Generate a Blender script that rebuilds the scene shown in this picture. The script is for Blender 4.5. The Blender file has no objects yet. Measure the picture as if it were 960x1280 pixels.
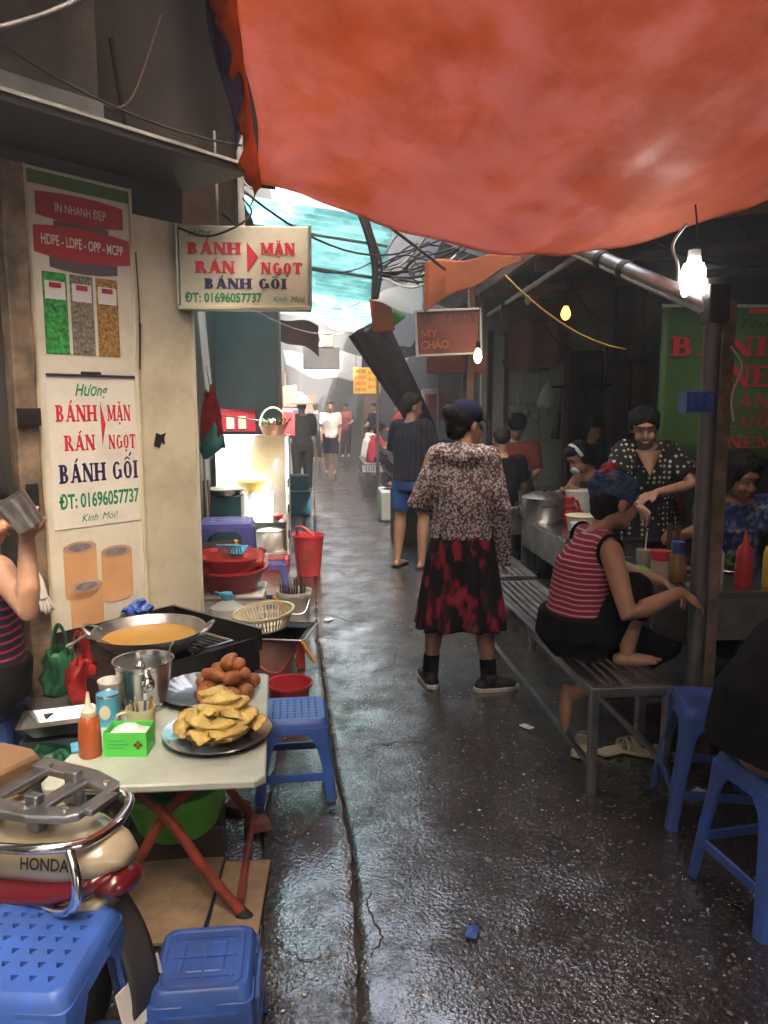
import bpy, bmesh, math, random
from mathutils import Vector, Matrix, noise
R = math.radians; V = Vector; PI = math.pi
rnd = random.Random(11)
SC = bpy.context.scene; COL = bpy.data.collections.new('place')      # linked to the scene at the end of the script

# ------------------------------------------------------------ camera, sky, sun, exposure
cd = bpy.data.cameras.new('camera'); cam = bpy.data.objects.new('camera', cd); COL.objects.link(cam)
cam.location = (0, 0, 1.55); cam.rotation_euler = (R(82), 0, -math.atan(80/960))
cd.sensor_fit = 'VERTICAL'; cd.sensor_height = 24; cd.lens = 18.0; cd.clip_start = .05; cd.clip_end = 400
SC.camera = cam; HAZE = 0.014
SUN = V((.29, -.44, .85)).normalized()
w = bpy.data.worlds.new('World'); SC.world = w; w.use_nodes = True
nt = w.node_tree; bg = nt.nodes['Background']
sky = nt.nodes.new('ShaderNodeTexSky'); sky.sky_type = 'NISHITA'; sky.sun_disc = False
sky.sun_elevation = math.asin(SUN.z); sky.sun_rotation = math.atan2(SUN.x, SUN.y)
sky.air_density = .9; sky.dust_density = 7.0; sky.ozone_density = .3
tint = nt.nodes.new('ShaderNodeMix'); tint.data_type = 'RGBA'; tint.blend_type = 'MULTIPLY'; tint.inputs[0].default_value = 1; tint.inputs[7].default_value = (1.07, .975, .84, 1)   # hazy, slightly warm summer sky
nt.links.new(sky.outputs[0], tint.inputs[6]); nt.links.new(tint.outputs[2], bg.inputs[0]); bg.inputs[1].default_value = .15
sd = bpy.data.lights.new('sun', 'SUN'); sd.energy = 4.6; sd.angle = R(.6); sd.color = (1, .95, .87)
so = bpy.data.objects.new('sun', sd); COL.objects.link(so); so.location = (0, -5, 20)
so.rotation_euler = SUN.to_track_quat('Z', 'Y').to_euler()
SC.view_settings.view_transform = 'Standard'; SC.view_settings.look = 'None'
SC.view_settings.exposure = 3.15; SC.view_settings.gamma = 1
SC.render.engine = 'CYCLES'; SC.cycles.use_denoising = True
SC.cycles.max_bounces = 10; SC.cycles.diffuse_bounces = 5; SC.cycles.transmission_bounces = 8; SC.cycles.glossy_bounces = 4
SC.cycles.transparent_max_bounces = 12; SC.cycles.sample_clamp_indirect = 6; SC.cycles.caustics_reflective = False; SC.cycles.caustics_refractive = False

# ------------------------------------------------------------ materials (all procedural)
MATS = {}
def newmat(name):
    m = bpy.data.materials.new(name); m.use_nodes = True
    nt = m.node_tree; b = nt.nodes['Principled BSDF']
    MATS[name] = m
    return m, nt, b, nt.nodes['Material Output']
def N(nt, t, **kw):
    n = nt.nodes.new(t)
    for k, v in kw.items(): setattr(n, k, v)
    return n
def noise_tex(nt, vec, scale, detail=4, rough=.6, w=None):
    n = N(nt, 'ShaderNodeTexNoise', noise_dimensions='4D' if w else '3D')
    n.inputs['Scale'].default_value = scale; n.inputs['Detail'].default_value = detail; n.inputs['Roughness'].default_value = rough
    if vec: nt.links.new(vec, n.inputs['Vector'])
    if w: nt.links.new(w, n.inputs['W'])
    return n
def ramp(nt, fac, stops):
    r = N(nt, 'ShaderNodeValToRGB'); e = r.color_ramp.elements
    while len(e) < len(stops): e.new(.5)
    for i, (p, c) in enumerate(stops):
        e[i].position = p; e[i].color = (*c, 1) if len(c) == 3 else c
    nt.links.new(fac, r.inputs[0]); return r
def mixc(nt, fac, a, b, mode='MIX'):
    m = N(nt, 'ShaderNodeMix', data_type='RGBA', blend_type=mode)
    for s, v in ((0, fac), (6, a), (7, b)):
        if isinstance(v, (int, float)): m.inputs[s].default_value = v
        elif isinstance(v, tuple): m.inputs[s].default_value = (*v[:3], 1)
        else: nt.links.new(v, m.inputs[s])
    return m.outputs[2]
def rand_w(nt):
    oi = N(nt, 'ShaderNodeObjectInfo'); mm = N(nt, 'ShaderNodeMath', operation='MULTIPLY'); mm.inputs[1].default_value = 40
    nt.links.new(oi.outputs['Random'], mm.inputs[0]); return mm.outputs[0]
def mat(name, col, rough=.55, metal=0, var=.14, vs=5, bump=.12, bs=70, dirt=None, dm=.5, ds=4, spec=.5, trans=0, coat=0, em=None, es=0, sss=0, alpha=1, glass=0, worlds=False):
    if name in MATS: return MATS[name]
    m, nt, b, out = newmat(name); L = nt.links.new
    tc = N(nt, 'ShaderNodeTexCoord').outputs['Object']
    if worlds: tc = N(nt, 'ShaderNodeNewGeometry').outputs['Position']
    W = rand_w(nt)
    n1 = noise_tex(nt, tc, vs, 5, .62, W)
    lo = tuple(max(0, c*(1-var*1.6)) for c in col); hi = tuple(min(1, c*(1+var*1.3)) for c in col)
    r = ramp(nt, n1.outputs[0], [(.3, lo), (.7, hi)]); c = r.outputs[0]
    if dirt:
        n2 = noise_tex(nt, tc, ds, 7, .7, W); r2 = ramp(nt, n2.outputs[0], [(.46, (0, 0, 0)), (.72, (dm, dm, dm))])
        c = mixc(nt, r2.outputs[0], c, tuple(dirt))
    L(c, b.inputs['Base Color'])
    rr = N(nt, 'ShaderNodeMapRange'); rr.inputs[3].default_value = max(.02, rough*.75); rr.inputs[4].default_value = min(1, rough*1.3)
    L(n1.outputs[0], rr.inputs[0]); L(rr.outputs[0], b.inputs['Roughness'])
    b.inputs['Metallic'].default_value = metal; b.inputs['Specular IOR Level'].default_value = spec
    b.inputs['Coat Weight'].default_value = coat; b.inputs['Coat Roughness'].default_value = .12
    if sss:
        b.inputs['Subsurface Weight'].default_value = sss; b.inputs['Subsurface Radius'].default_value = (.9, .35, .2); b.inputs['Subsurface Scale'].default_value = .01
    if glass:
        b.inputs['Transmission Weight'].default_value = glass; b.inputs['IOR'].default_value = 1.35
    if alpha < 1: b.inputs['Alpha'].default_value = alpha
    if em:
        b.inputs['Emission Color'].default_value = (*em, 1); b.inputs['Emission Strength'].default_value = es
    if bump:
        nb = noise_tex(nt, tc, bs, 5, .6); bp = N(nt, 'ShaderNodeBump'); bp.inputs['Strength'].default_value = bump; bp.inputs['Distance'].default_value = .01
        L(nb.outputs[0], bp.inputs['Height']); L(bp.outputs[0], b.inputs['Normal'])
    if trans:
        t = N(nt, 'ShaderNodeBsdfTranslucent'); L(c, t.inputs[0]); mx = N(nt, 'ShaderNodeMixShader'); mx.inputs[0].default_value = trans
        L(b.outputs[0], mx.inputs[1]); L(t.outputs[0], mx.inputs[2]); L(mx.outputs[0], out.inputs[0])
    return m
GR = (.035, .03, .025)
M = {}
def D(key, *a, **k): M[key] = mat(key, *a, **k)
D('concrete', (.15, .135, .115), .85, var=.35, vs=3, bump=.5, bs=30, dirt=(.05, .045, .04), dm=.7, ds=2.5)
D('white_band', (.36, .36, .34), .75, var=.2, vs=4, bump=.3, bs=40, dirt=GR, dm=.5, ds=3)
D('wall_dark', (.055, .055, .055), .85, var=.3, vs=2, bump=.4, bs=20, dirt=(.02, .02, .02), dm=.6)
D('wall_teal', (.05, .095, .11), .75, var=.22, vs=2.5, bump=.3, bs=25, dirt=(.02, .025, .03), dm=.6, ds=2)
D('wall_right', (.36, .37, .3), .6, var=.18, vs=2.5, bump=.15, bs=30, dirt=(.08, .07, .05), dm=.6, ds=2)
D('panel_white', (.66, .65, .56), .42, var=.08, vs=2, bump=.05, bs=15, dirt=(.2, .17, .12), dm=.45, ds=3)
D('panel_beige', (.62, .59, .45), .45, var=.08, vs=2, bump=.05, bs=15, dirt=(.2, .16, .1), dm=.5, ds=3.5)
D('poster', (.72, .73, .68), .38, var=.05, vs=2, bump=.04, bs=12, dirt=(.35, .32, .25), dm=.3, ds=5)
D('old_wood', (.2, .15, .105), .85, var=.45, vs=9, bump=.6, bs=40, dirt=GR, dm=.8, ds=7)
D('dark_wood', (.05, .03, .022), .6, var=.35, vs=6, bump=.3, bs=30)
D('brown_wood', (.16, .08, .045), .6, var=.3, vs=6, bump=.3, bs=40, dirt=GR, dm=.5)
D('plywood', (.36, .25, .155), .75, var=.25, vs=7, bump=.3, bs=60, dirt=(.06, .05, .04), dm=.75, ds=5)
D('card_brown', (.24, .145, .075), .8, var=.18, vs=4, bump=.15, bs=40, dirt=(.08, .05, .03), dm=.4)
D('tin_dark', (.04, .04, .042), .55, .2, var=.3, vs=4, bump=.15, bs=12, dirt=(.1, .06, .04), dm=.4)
D('sheet_brown', (.06, .046, .04), .8, var=.3, vs=2.5, bump=.4, bs=8, dirt=GR, dm=.6)
D('steel', (.62, .62, .62), .25, 1, var=.12, vs=6, bump=.06, bs=40, dirt=(.25, .22, .18), dm=.35, ds=8)
D('steel_dull', (.4, .4, .4), .38, 1, var=.25, vs=8, bump=.12, bs=50, dirt=(.1, .08, .06), dm=.5, ds=6)
D('chrome', (.75, .75, .76), .1, 1, var=.06, vs=8, bump=.03)
D('alloy', (.42, .43, .44), .36, 1, var=.18, vs=10, bump=.2, bs=90, dirt=(.16, .15, .14), dm=.4, ds=12)
D('galv', (.17, .17, .18), .55, .5, var=.3, vs=8, bump=.2, bs=50, dirt=(.1, .06, .04), dm=.5)
D('pipe_white', (.52, .52, .5), .45, var=.15, vs=6, dirt=GR, dm=.6, ds=6)
D('iron_black', (.018, .017, .017), .42, .3, var=.35, vs=7, bump=.25, bs=40, dirt=(.05, .035, .025), dm=.4)
D('black_plastic', (.01, .01, .012), .42, var=.3, vs=4, bump=.25, bs=14)
D('rubber', (.015, .015, .016), .7, var=.3)
D('blue_stool', (.05, .14, .54), .38, var=.2, vs=6, bump=.05, bs=30, dirt=(.09, .14, .33), dm=.6, ds=11)
D('blue_stool2', (.035, .1, .38), .33, var=.2, vs=5, bump=.08, bs=30, dirt=(.04, .055, .12), dm=.75, ds=9)
D('violet_stool', (.12, .13, .5), .4, var=.1, vs=5, bump=.05, dirt=(.05, .05, .12), dm=.5, ds=7)
D('blue_bucket', (.16, .2, .45), .45, var=.12, dirt=(.08, .08, .12), dm=.4)
D('blue_small', (.06, .13, .5), .4, var=.12)
D('sky_blue', (.09, .42, .66), .35, var=.1)
D('green_basin', (.11, .6, .06), .36, var=.1, vs=5, bump=.04, dirt=(.05, .2, .04), dm=.4)
D('green_box', (.1, .72, .1), .4, var=.05)
D('red_plastic', (.52, .035, .045), .38, var=.12, vs=5, dirt=(.22, .03, .03), dm=.4)
D('red_bright', (.68, .06, .07), .4, var=.1, vs=5, dirt=(.3, .05, .05), dm=.3)
D('red_bag', (.5, .04, .04), .35, var=.35, vs=14, bump=.8, bs=22, trans=.35)
D('green_bag', (.04, .19, .1), .35, var=.35, vs=14, bump=.8, bs=22, trans=.35)
D('teal_bag', (.1, .42, .42), .3, var=.25, vs=12, bump=.5, bs=25, trans=.35)
D('clear_bag', (.62, .64, .62), .22, var=.15, vs=14, bump=.6, bs=30, trans=.5)
D('tan_plastic', (.44, .24, .18), .45, var=.12, dirt=(.2, .1, .07), dm=.4)
D('cream_plastic', (.68, .63, .42), .42, var=.08, dirt=(.35, .25, .12), dm=.45, ds=7)
D('white_plastic', (.66, .66, .62), .42, var=.08, dirt=(.3, .28, .22), dm=.4)
D('orange_plastic', (.75, .3, .03), .4, var=.1)
D('yellow_plastic', (.72, .5, .05), .4, var=.1)
D('teal_plastic', (.03, .14, .19), .45, var=.15, dirt=GR, dm=.4)
D('sauce', (.52, .12, .03), .32, var=.1, vs=4, coat=.3, sss=.1)
D('nozzle', (.74, .68, .52), .45, var=.06)
D('tabletop', (.52, .58, .5), .3, var=.09, vs=3.5, bump=.05, bs=30, dirt=(.33, .35, .29), dm=.55, ds=4)
D('leg_red', (.3, .05, .028), .5, var=.35, vs=14, bump=.3, bs=70, dirt=(.06, .025, .02), dm=.7, ds=12)
D('dumpling', (.84, .6, .19), .45, var=.25, vs=22, bump=.8, bs=75, dirt=(.45, .21, .05), dm=.7, ds=12, spec=.5, sss=.12)
D('doughball', (.42, .15, .05), .42, var=.4, vs=14, bump=.4, bs=45, dirt=(.2, .05, .015), dm=.6, ds=10)
D('oil', (.45, .25, .04), .08, var=.15, vs=5, bump=.02)
D('tissue', (.8, .8, .8), .8, var=.04, bump=.4, bs=25)
D('paper_cup', (.7, .68, .62), .55, var=.06, dirt=(.3, .12, .1), dm=.3, ds=30)
D('bottle_clear', (.7, .75, .75), .12, var=.05, bump=.04, alpha=.55)
D('moto_cream', (.46, .4, .27), .22, var=.05, vs=3, bump=.01, coat=.6, dirt=(.35, .3, .2), dm=.3)
D('moto_red', (.16, .012, .02), .18, var=.08, vs=3, bump=.01, coat=.8)
D('moto_grey', (.04, .04, .043), .5, var=.2, dirt=GR, dm=.5)
D('plate_white', (.75, .75, .74), .4, var=.05)
D('lens_red', (.14, .01, .015), .15, var=.05, coat=.5)
D('ink_black', (.012, .012, .012), .5, var=.1, bump=0)
D('ink_red', (.62, .03, .055), .45, var=.08, bump=0)
D('ink_navy', (.022, .02, .1), .45, var=.08, bump=0)
D('ink_green', (.01, .24, .12), .45, var=.08, bump=0)
D('ink_dull', (.05, .035, .03), .5, var=.08, bump=0)
D('sign_face', (.64, .63, .52), .45, var=.06, vs=3, dirt=(.3, .27, .18), dm=.35, ds=5)
D('sign_green', (.06, .14, .035), .5, var=.12, vs=3, dirt=(.05, .09, .03), dm=.4)
D('sign_maroon', (.18, .05, .035), .6, var=.2, vs=3, dirt=(.07, .03, .025), dm=.5)
D('sign_yellow', (.75, .5, .07), .6, var=.08)
D('label_red', (.42, .02, .03), .4, var=.12, vs=6)
D('label_dark', (.1, .075, .1), .4, var=.15)
D('photo_green', (.03, .3, .06), .5, var=.7, vs=60, bump=.2, bs=90)
D('photo_grey', (.2, .18, .15), .5, var=.8, vs=70, bump=.2, bs=90)
D('photo_gold', (.34, .2, .05), .5, var=.7, vs=70, bump=.2, bs=90)
D('tape_side', (.58, .34, .17), .35, var=.12, vs=4)
D('tape_top', (.42, .3, .22), .4, var=.25, vs=14)
D('tape_core', (.2, .17, .2), .5, var=.3, vs=30)
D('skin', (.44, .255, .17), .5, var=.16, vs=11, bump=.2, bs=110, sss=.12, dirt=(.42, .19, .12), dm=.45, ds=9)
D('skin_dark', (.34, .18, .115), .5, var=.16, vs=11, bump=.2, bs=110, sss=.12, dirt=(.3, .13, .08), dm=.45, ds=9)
D('hair', (.007, .006, .006), .5, var=.4, vs=30, bump=.9, bs=120, spec=.22)
D('lip', (.34, .1, .08), .45, var=.1)
D('eye', (.02, .015, .012), .2, var=.1)
D('teeth', (.7, .66, .58), .3, var=.04)
D('cloth_black', (.006, .006, .0075), .85, var=.3, vs=5, bump=.35, bs=40, spec=.15)
D('cloth_navy', (.014, .017, .045), .85, var=.25, vs=5, bump=.35, bs=50, spec=.15)
D('cloth_blue', (.035, .1, .32), .85, var=.2, vs=5, bump=.35, bs=50, spec=.15)
D('cloth_white', (.75, .76, .78), .85, var=.08, vs=5, bump=.3, bs=40)
D('cloth_red', (.5, .045, .08), .85, var=.15, vs=5, bump=.3, bs=40, spec=.15)
D('cloth_rust', (.25, .06, .05), .85, var=.2, vs=5, bump=.3, bs=40, spec=.15)
D('cloth_grey', (.3, .31, .3), .85, var=.15, vs=5, bump=.3, bs=40)
D('cloth_dkgrey', (.035, .037, .043), .85, var=.2, vs=5, bump=.3, bs=40, spec=.15)
D('straw', (.66, .6, .46), .75, var=.15, vs=20, bump=.4, bs=80)
D('leaf', (.05, .13, .03), .55, var=.5, vs=20, bump=.3)
D('petal', (.6, .12, .2), .6, var=.3)
D('meat', (.34, .11, .07), .45, var=.4, vs=15, bump=.4)
D('food_orange', (.62, .2, .05), .5, var=.4, vs=20, bump=.4)
D('drink', (.75, .25, .03), .2, var=.08, coat=.4)
D('jar_tan', (.36, .22, .07), .25, var=.15, coat=.4)
D('jar_pale', (.55, .48, .4), .3, var=.12, coat=.3)
D('glass_pane', (.42, .47, .42), .18, var=.1, vs=2, bump=.02, dirt=(.25, .25, .2), dm=.4)
D('curtain', (.26, .13, .1), .85, var=.25, vs=3, bump=.3, bs=20, trans=.25)
D('tarp_grey', (.3, .31, .33), .6, var=.2, vs=3, bump=.3, bs=10, trans=.35)
D('tarp_dark', (.05, .055, .065), .65, var=.3, vs=3, bump=.3, bs=10)
D('tarp_white', (.78, .8, .82), .5, var=.06, vs=3, bump=.2, bs=10, trans=.6)
D('tarp_blue', (.04, .07, .17), .6, var=.25, vs=4, bump=.3, bs=12)
D('tarp_flap', (.55, .19, .09), .5, var=.15, vs=4, bump=.25, bs=10, trans=.5)
D('tarp_green', (.1, .4, .16), .5, var=.15, vs=4, trans=.5)
D('teal_roof', (.5, .86, .9), .35, var=.25, vs=2.5, bump=.1, bs=14, trans=.85, dirt=(.08, .35, .42), dm=.8, ds=2)
D('cable', (.012, .012, .013), .55, var=.3)
D('cable_pale', (.5, .5, .48), .5, var=.1)
D('wire_yellow', (.5, .33, .08), .5, var=.1)
D('brick', (.3, .09, .06), .85, var=.3, vs=10, bump=.5, dirt=(.2, .18, .16), dm=.6)
D('litter', (.6, .6, .57), .7, var=.3)
D('soil', (.06, .05, .04), .8, var=.3)
D('foot_black', (.012, .012, .014), .6, var=.25, bump=.3)
D('sole_white', (.7, .7, .68), .6, var=.08, dirt=GR, dm=.3)
D('slipper', (.62, .55, .4), .6, var=.12, dirt=GR, dm=.4)
D('ac_white', (.7, .72, .7), .5, var=.06, dirt=(.3, .3, .28), dm=.4)
D('far_bright', (.72, .72, .7), .7, var=.1)
D('bulb_warm', (.9, .7, .4), .3, em=(1, .34, .06), es=.9)
D('bulb_white', (.9, .9, .9), .3, em=(1, .98, .93), es=9)
D('bulb_soft', (.9, .85, .7), .3, em=(1, .85, .6), es=2)
# ------------------------------------------------------------ special procedural materials
def pos_tc(nt): return N(nt, 'ShaderNodeTexCoord').outputs['Object']
def math_n(nt, op, a, b=None):
    n = N(nt, 'ShaderNodeMath', operation=op)
    for i, v in enumerate((a, b)):
        if v is None: continue
        if isinstance(v, (int, float)): n.inputs[i].default_value = v
        else: nt.links.new(v, n.inputs[i])
    return n.outputs[0]
def voro(nt, vec, scale, feature='F1', rnds=1, w=None):
    v = N(nt, 'ShaderNodeTexVoronoi', feature=feature); v.inputs['Scale'].default_value = scale; v.inputs['Randomness'].default_value = rnds
    nt.links.new(vec, v.inputs['Vector']); return v
def add_bump(nt, b, h, s, d=.01, prev=None):
    bp = N(nt, 'ShaderNodeBump'); bp.inputs['Strength'].default_value = s; bp.inputs['Distance'].default_value = d
    nt.links.new(h, bp.inputs['Height'])
    if prev: nt.links.new(prev, bp.inputs['Normal'])
    nt.links.new(bp.outputs[0], b.inputs['Normal']); return bp.outputs[0]

def make_tarp():
    m, nt, b, out = newmat('tarp_orange'); L = nt.links.new; tc = pos_tc(nt)
    n1 = noise_tex(nt, tc, 1.5, 7, .66); n2 = noise_tex(nt, tc, 9, 6, .75); n3 = noise_tex(nt, tc, 3.1, 8, .72)
    c = ramp(nt, n1.outputs[0], [(.4, (.48, .19, .12)), (.48, (.52, .235, .17)), (.54, (.56, .28, .25)), (.62, (.57, .3, .28))]).outputs[0]
    c = mixc(nt, ramp(nt, n3.outputs[0], [(.52, (0, 0, 0)), (.74, (.5, .5, .5))]).outputs[0], c, (.38, .14, .09))
    c = mixc(nt, ramp(nt, n2.outputs[0], [(.5, (0, 0, 0)), (.8, (.4, .4, .4))]).outputs[0], c, (.56, .3, .26))
    mp = N(nt, 'ShaderNodeMapping'); mp.inputs['Scale'].default_value = (60, 60, 60); L(tc, mp.inputs[0])
    L(c, b.inputs['Base Color'])
    L(ramp(nt, n3.outputs[0], [(.35, (.38, .38, .38)), (.6, (.65, .65, .65))]).outputs[0], b.inputs['Roughness'])
    rg = noise_tex(nt, tc, 1.7, 3, .5); rg.noise_type = 'RIDGED_MULTIFRACTAL'
    h = add_bump(nt, b, rg.outputs[0], .3, .03); h = add_bump(nt, b, n2.outputs[0], .22, .02, h); add_bump(nt, b, noise_tex(nt, tc, 90, 3).outputs[0], .12, .004, h)
    t = N(nt, 'ShaderNodeBsdfTranslucent'); L(c, t.inputs[0]); mx = N(nt, 'ShaderNodeMixShader'); mx.inputs[0].default_value = .74
    L(b.outputs[0], mx.inputs[1]); L(t.outputs[0], mx.inputs[2]); L(mx.outputs[0], out.inputs[0])
    M['tarp_orange'] = m
make_tarp()

def make_floor(name, lo, hi, wet, chips):
    m, nt, b, out = newmat(name); L = nt.links.new
    tc = N(nt, 'ShaderNodeNewGeometry').outputs['Position']
    big = noise_tex(nt, tc, 1.1, 6, .65); med = noise_tex(nt, tc, 7, 6, .7); fine = noise_tex(nt, tc, 60, 5, .7)
    c = ramp(nt, med.outputs[0], [(.32, lo), (.68, hi)]).outputs[0]
    c = mixc(nt, ramp(nt, big.outputs[0], [(.42, (0, 0, 0)), (.66, (.75, .75, .75))]).outputs[0], c, tuple(v*.6 for v in lo))
    c = mixc(nt, ramp(nt, fine.outputs[0], [(.55, (0, 0, 0)), (.75, (.6, .6, .6))]).outputs[0], c, tuple(min(1, v*2.2) for v in hi))
    clus = math_n(nt, 'SUBTRACT', noise_tex(nt, tc, 2.3, 5, .7).outputs[0], .12)
    # embedded stone chips: voronoi cells, only some of them, with ragged outline
    for sc, th, col, cf in ((17, .15, (.24, .22, .19), .22), (42, .2, (.3, .275, .24), .5), (105, .24, (.2, .185, .165), .8)):
        d = N(nt, 'ShaderNodeVectorMath', operation='ADD'); L(tc, d.inputs[0])
        dn = noise_tex(nt, tc, sc*2.6, 3); dv = N(nt, 'ShaderNodeVectorMath', operation='SCALE'); dv.inputs['Scale'].default_value = .95/sc
        L(dn.outputs['Color'], dv.inputs[0]); L(dv.outputs[0], d.inputs[1])
        v = voro(nt, d.outputs[0], sc); sel = math_n(nt, 'GREATER_THAN', math_n(nt, 'ADD', N_sep(nt, v.outputs['Color']), math_n(nt, 'MULTIPLY', clus, chips*cf*2.2)), 1)
        f = math_n(nt, 'MULTIPLY', math_n(nt, 'LESS_THAN', v.outputs['Distance'], th*1.6), sel)
        c = mixc(nt, math_n(nt, 'MULTIPLY', f, math_n(nt, 'MULTIPLY', fine.outputs[0], 1.3)), c, col)
    L(c, b.inputs['Base Color'])
    wetm = ramp(nt, big.outputs[0], [(.42, (wet, wet, wet)), (.64, (.3, .3, .3))]).outputs[0]
    rr = math_n(nt, 'ADD', wetm, math_n(nt, 'MULTIPLY', math_n(nt, 'SUBTRACT', fine.outputs[0], .5), .2))
    L(rr, b.inputs['Roughness']); b.inputs['Specular IOR Level'].default_value = .9
    h = add_bump(nt, b, med.outputs[0], .3, .02); h = add_bump(nt, b, voro(nt, tc, 85, 'SMOOTH_F1').outputs['Distance'], .55, .012, h); h = add_bump(nt, b, noise_tex(nt, tc, 130, 4, .7).outputs[0], .45, .006, h)
    add_bump(nt, b, noise_tex(nt, tc, 34, 5, .65).outputs[0], .6, .014, h)
    cw = ramp(nt, noise_tex(nt, tc, 3.2, 8, .78).outputs[0], [(.4, (.15, .15, .15)), (.56, (1, 1, 1))]).outputs[0]; L(cw, b.inputs['Coat Weight'])
    b.inputs['Coat IOR'].default_value = 2.3
    L(math_n(nt, 'MULTIPLY', med.outputs[0], .13), b.inputs['Coat Roughness'])
    cb = N(nt, 'ShaderNodeBump'); cb.inputs['Strength'].default_value = .62; cb.inputs['Distance'].default_value = .006
    L(noise_tex(nt, tc, 72, 1.6, .55).outputs[0], cb.inputs['Height']); L(cb.outputs[0], b.inputs['Coat Normal'])
    L(ramp(nt, noise_tex(nt, tc, 2.4, 6, .7).outputs[0], [(.38, (.12, .12, .12)), (.6, (.85, .85, .85))]).outputs[0], cb.inputs['Strength'])
    M[name] = m
def N_sep(nt, col):
    s = N(nt, 'ShaderNodeSeparateColor'); nt.links.new(col, s.inputs[0]); return s.outputs[0]
make_floor('floor_wet', (.014, .0105, .0078), (.05, .038, .028), .13, .36)
make_floor('floor_slab', (.02, .016, .0125), (.07, .056, .044), .15, .22)

def cloth_mat(name, build, rough=.85, bump=.3, bs=60):
    m, nt, b, out = newmat(name); tc = pos_tc(nt)
    nt.links.new(build(nt, tc), b.inputs['Base Color']); b.inputs['Roughness'].default_value = rough
    b.inputs['Specular IOR Level'].default_value = .25
    add_bump(nt, b, noise_tex(nt, tc, bs, 4).outputs[0], bump); M[name] = m
def floral(nt, tc):
    d = N(nt, 'ShaderNodeVectorMath', operation='ADD'); nt.links.new(tc, d.inputs[0])
    dn = noise_tex(nt, tc, 90, 3, .6); s = N(nt, 'ShaderNodeVectorMath', operation='SCALE'); s.inputs['Scale'].default_value = .014
    nt.links.new(dn.outputs['Color'], s.inputs[0]); nt.links.new(s.outputs[0], d.inputs[1])
    v = voro(nt, d.outputs[0], 72); v2 = voro(nt, d.outputs[0], 150)
    base = ramp(nt, noise_tex(nt, tc, 40, 4).outputs[0], [(.4, (.07, .045, .05)), (.6, (.14, .085, .09))]).outputs[0]
    c = mixc(nt, ramp(nt, v2.outputs['Distance'], [(.3, (.75, .75, .75)), (.42, (0, 0, 0))]).outputs[0], base, (.4, .31, .29))
    c = mixc(nt, ramp(nt, v.outputs['Distance'], [(.4, (1, 1, 1)), (.54, (0, 0, 0))]).outputs[0], c, (.66, .62, .63))
    return mixc(nt, ramp(nt, v.outputs['Distance'], [(.09, (1, 1, 1)), (.15, (0, 0, 0))]).outputs[0], c, (.3, .2, .12))
cloth_mat('floral', floral)
def skirt_m(nt, tc):
    mp = N(nt, 'ShaderNodeMapping'); mp.inputs['Scale'].default_value = (1, 1, .5); nt.links.new(tc, mp.inputs[0])
    n = noise_tex(nt, mp.outputs[0], 15, 5, .6); n2 = noise_tex(nt, mp.outputs[0], 17, 3, .6)
    c = ramp(nt, n.outputs[0], [(.52, (.01, .008, .011)), (.57, (.25, .015, .035)), (.7, (.42, .04, .075))]).outputs[0]
    return mixc(nt, ramp(nt, n2.outputs[0], [(.62, (0, 0, 0)), (.66, (.8, .8, .8))]).outputs[0], c, (.07, .07, .08))
cloth_mat('skirt_print', skirt_m)
def stripes(a, b_, freq, th, axis):
    def f(nt, tc):
        s = N(nt, 'ShaderNodeSeparateXYZ'); nt.links.new(tc, s.inputs[0])
        wv = math_n(nt, 'ADD', math_n(nt, 'MULTIPLY', s.outputs[axis], freq), math_n(nt, 'MULTIPLY', noise_tex(nt, tc, 7, 2).outputs[0], .5))
        return mixc(nt, math_n(nt, 'LESS_THAN', math_n(nt, 'FRACT', wv), th), a, b_)
    return f
cloth_mat('stripe_maroon', stripes((.3, .02, .06), (.58, .42, .44), 46, .27, 2))
cloth_mat('pin_navy', stripes((.014, .016, .03), (.06, .07, .1), 24, .1, 0))
cloth_mat('tank_navy', stripes((.016, .016, .03), (.35, .03, .12), 32, .3, 2))
def polka(nt, tc):
    v = voro(nt, tc, 30, rnds=.3)
    return mixc(nt, ramp(nt, v.outputs['Distance'], [(.27, (1, 1, 1)), (.32, (0, 0, 0))]).outputs[0], (.013, .013, .015), (.62, .6, .5))
cloth_mat('polka', polka)
def wrap(nt, tc):
    n = noise_tex(nt, tc, 14, 3, .6); v = voro(nt, tc, 45)
    c = ramp(nt, n.outputs[0], [(.42, (.02, .04, .16)), (.5, (.05, .14, .2)), (.56, (.03, .05, .22)), (.66, (.2, .22, .2))]).outputs[0]
    return mixc(nt, ramp(nt, v.outputs['Distance'], [(.16, (.8, .8, .8)), (.24, (0, 0, 0))]).outputs[0], c, (.25, .28, .3))
cloth_mat('wrap_blue', wrap)
cloth_mat('print_blue', lambda nt, tc: ramp(nt, noise_tex(nt, tc, 26, 3).outputs[0], [(.45, (.015, .02, .08)), (.55, (.03, .08, .25)), (.7, (.35, .3, .1))]).outputs[0])

def evaluated(o):      # the scene holds nothing else while modifiers are evaluated, which keeps this quick
    SC.collection.objects.link(o); return bpy.data.meshes.new_from_object(o.evaluated_get(bpy.context.evaluated_depsgraph_get()))
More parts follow.
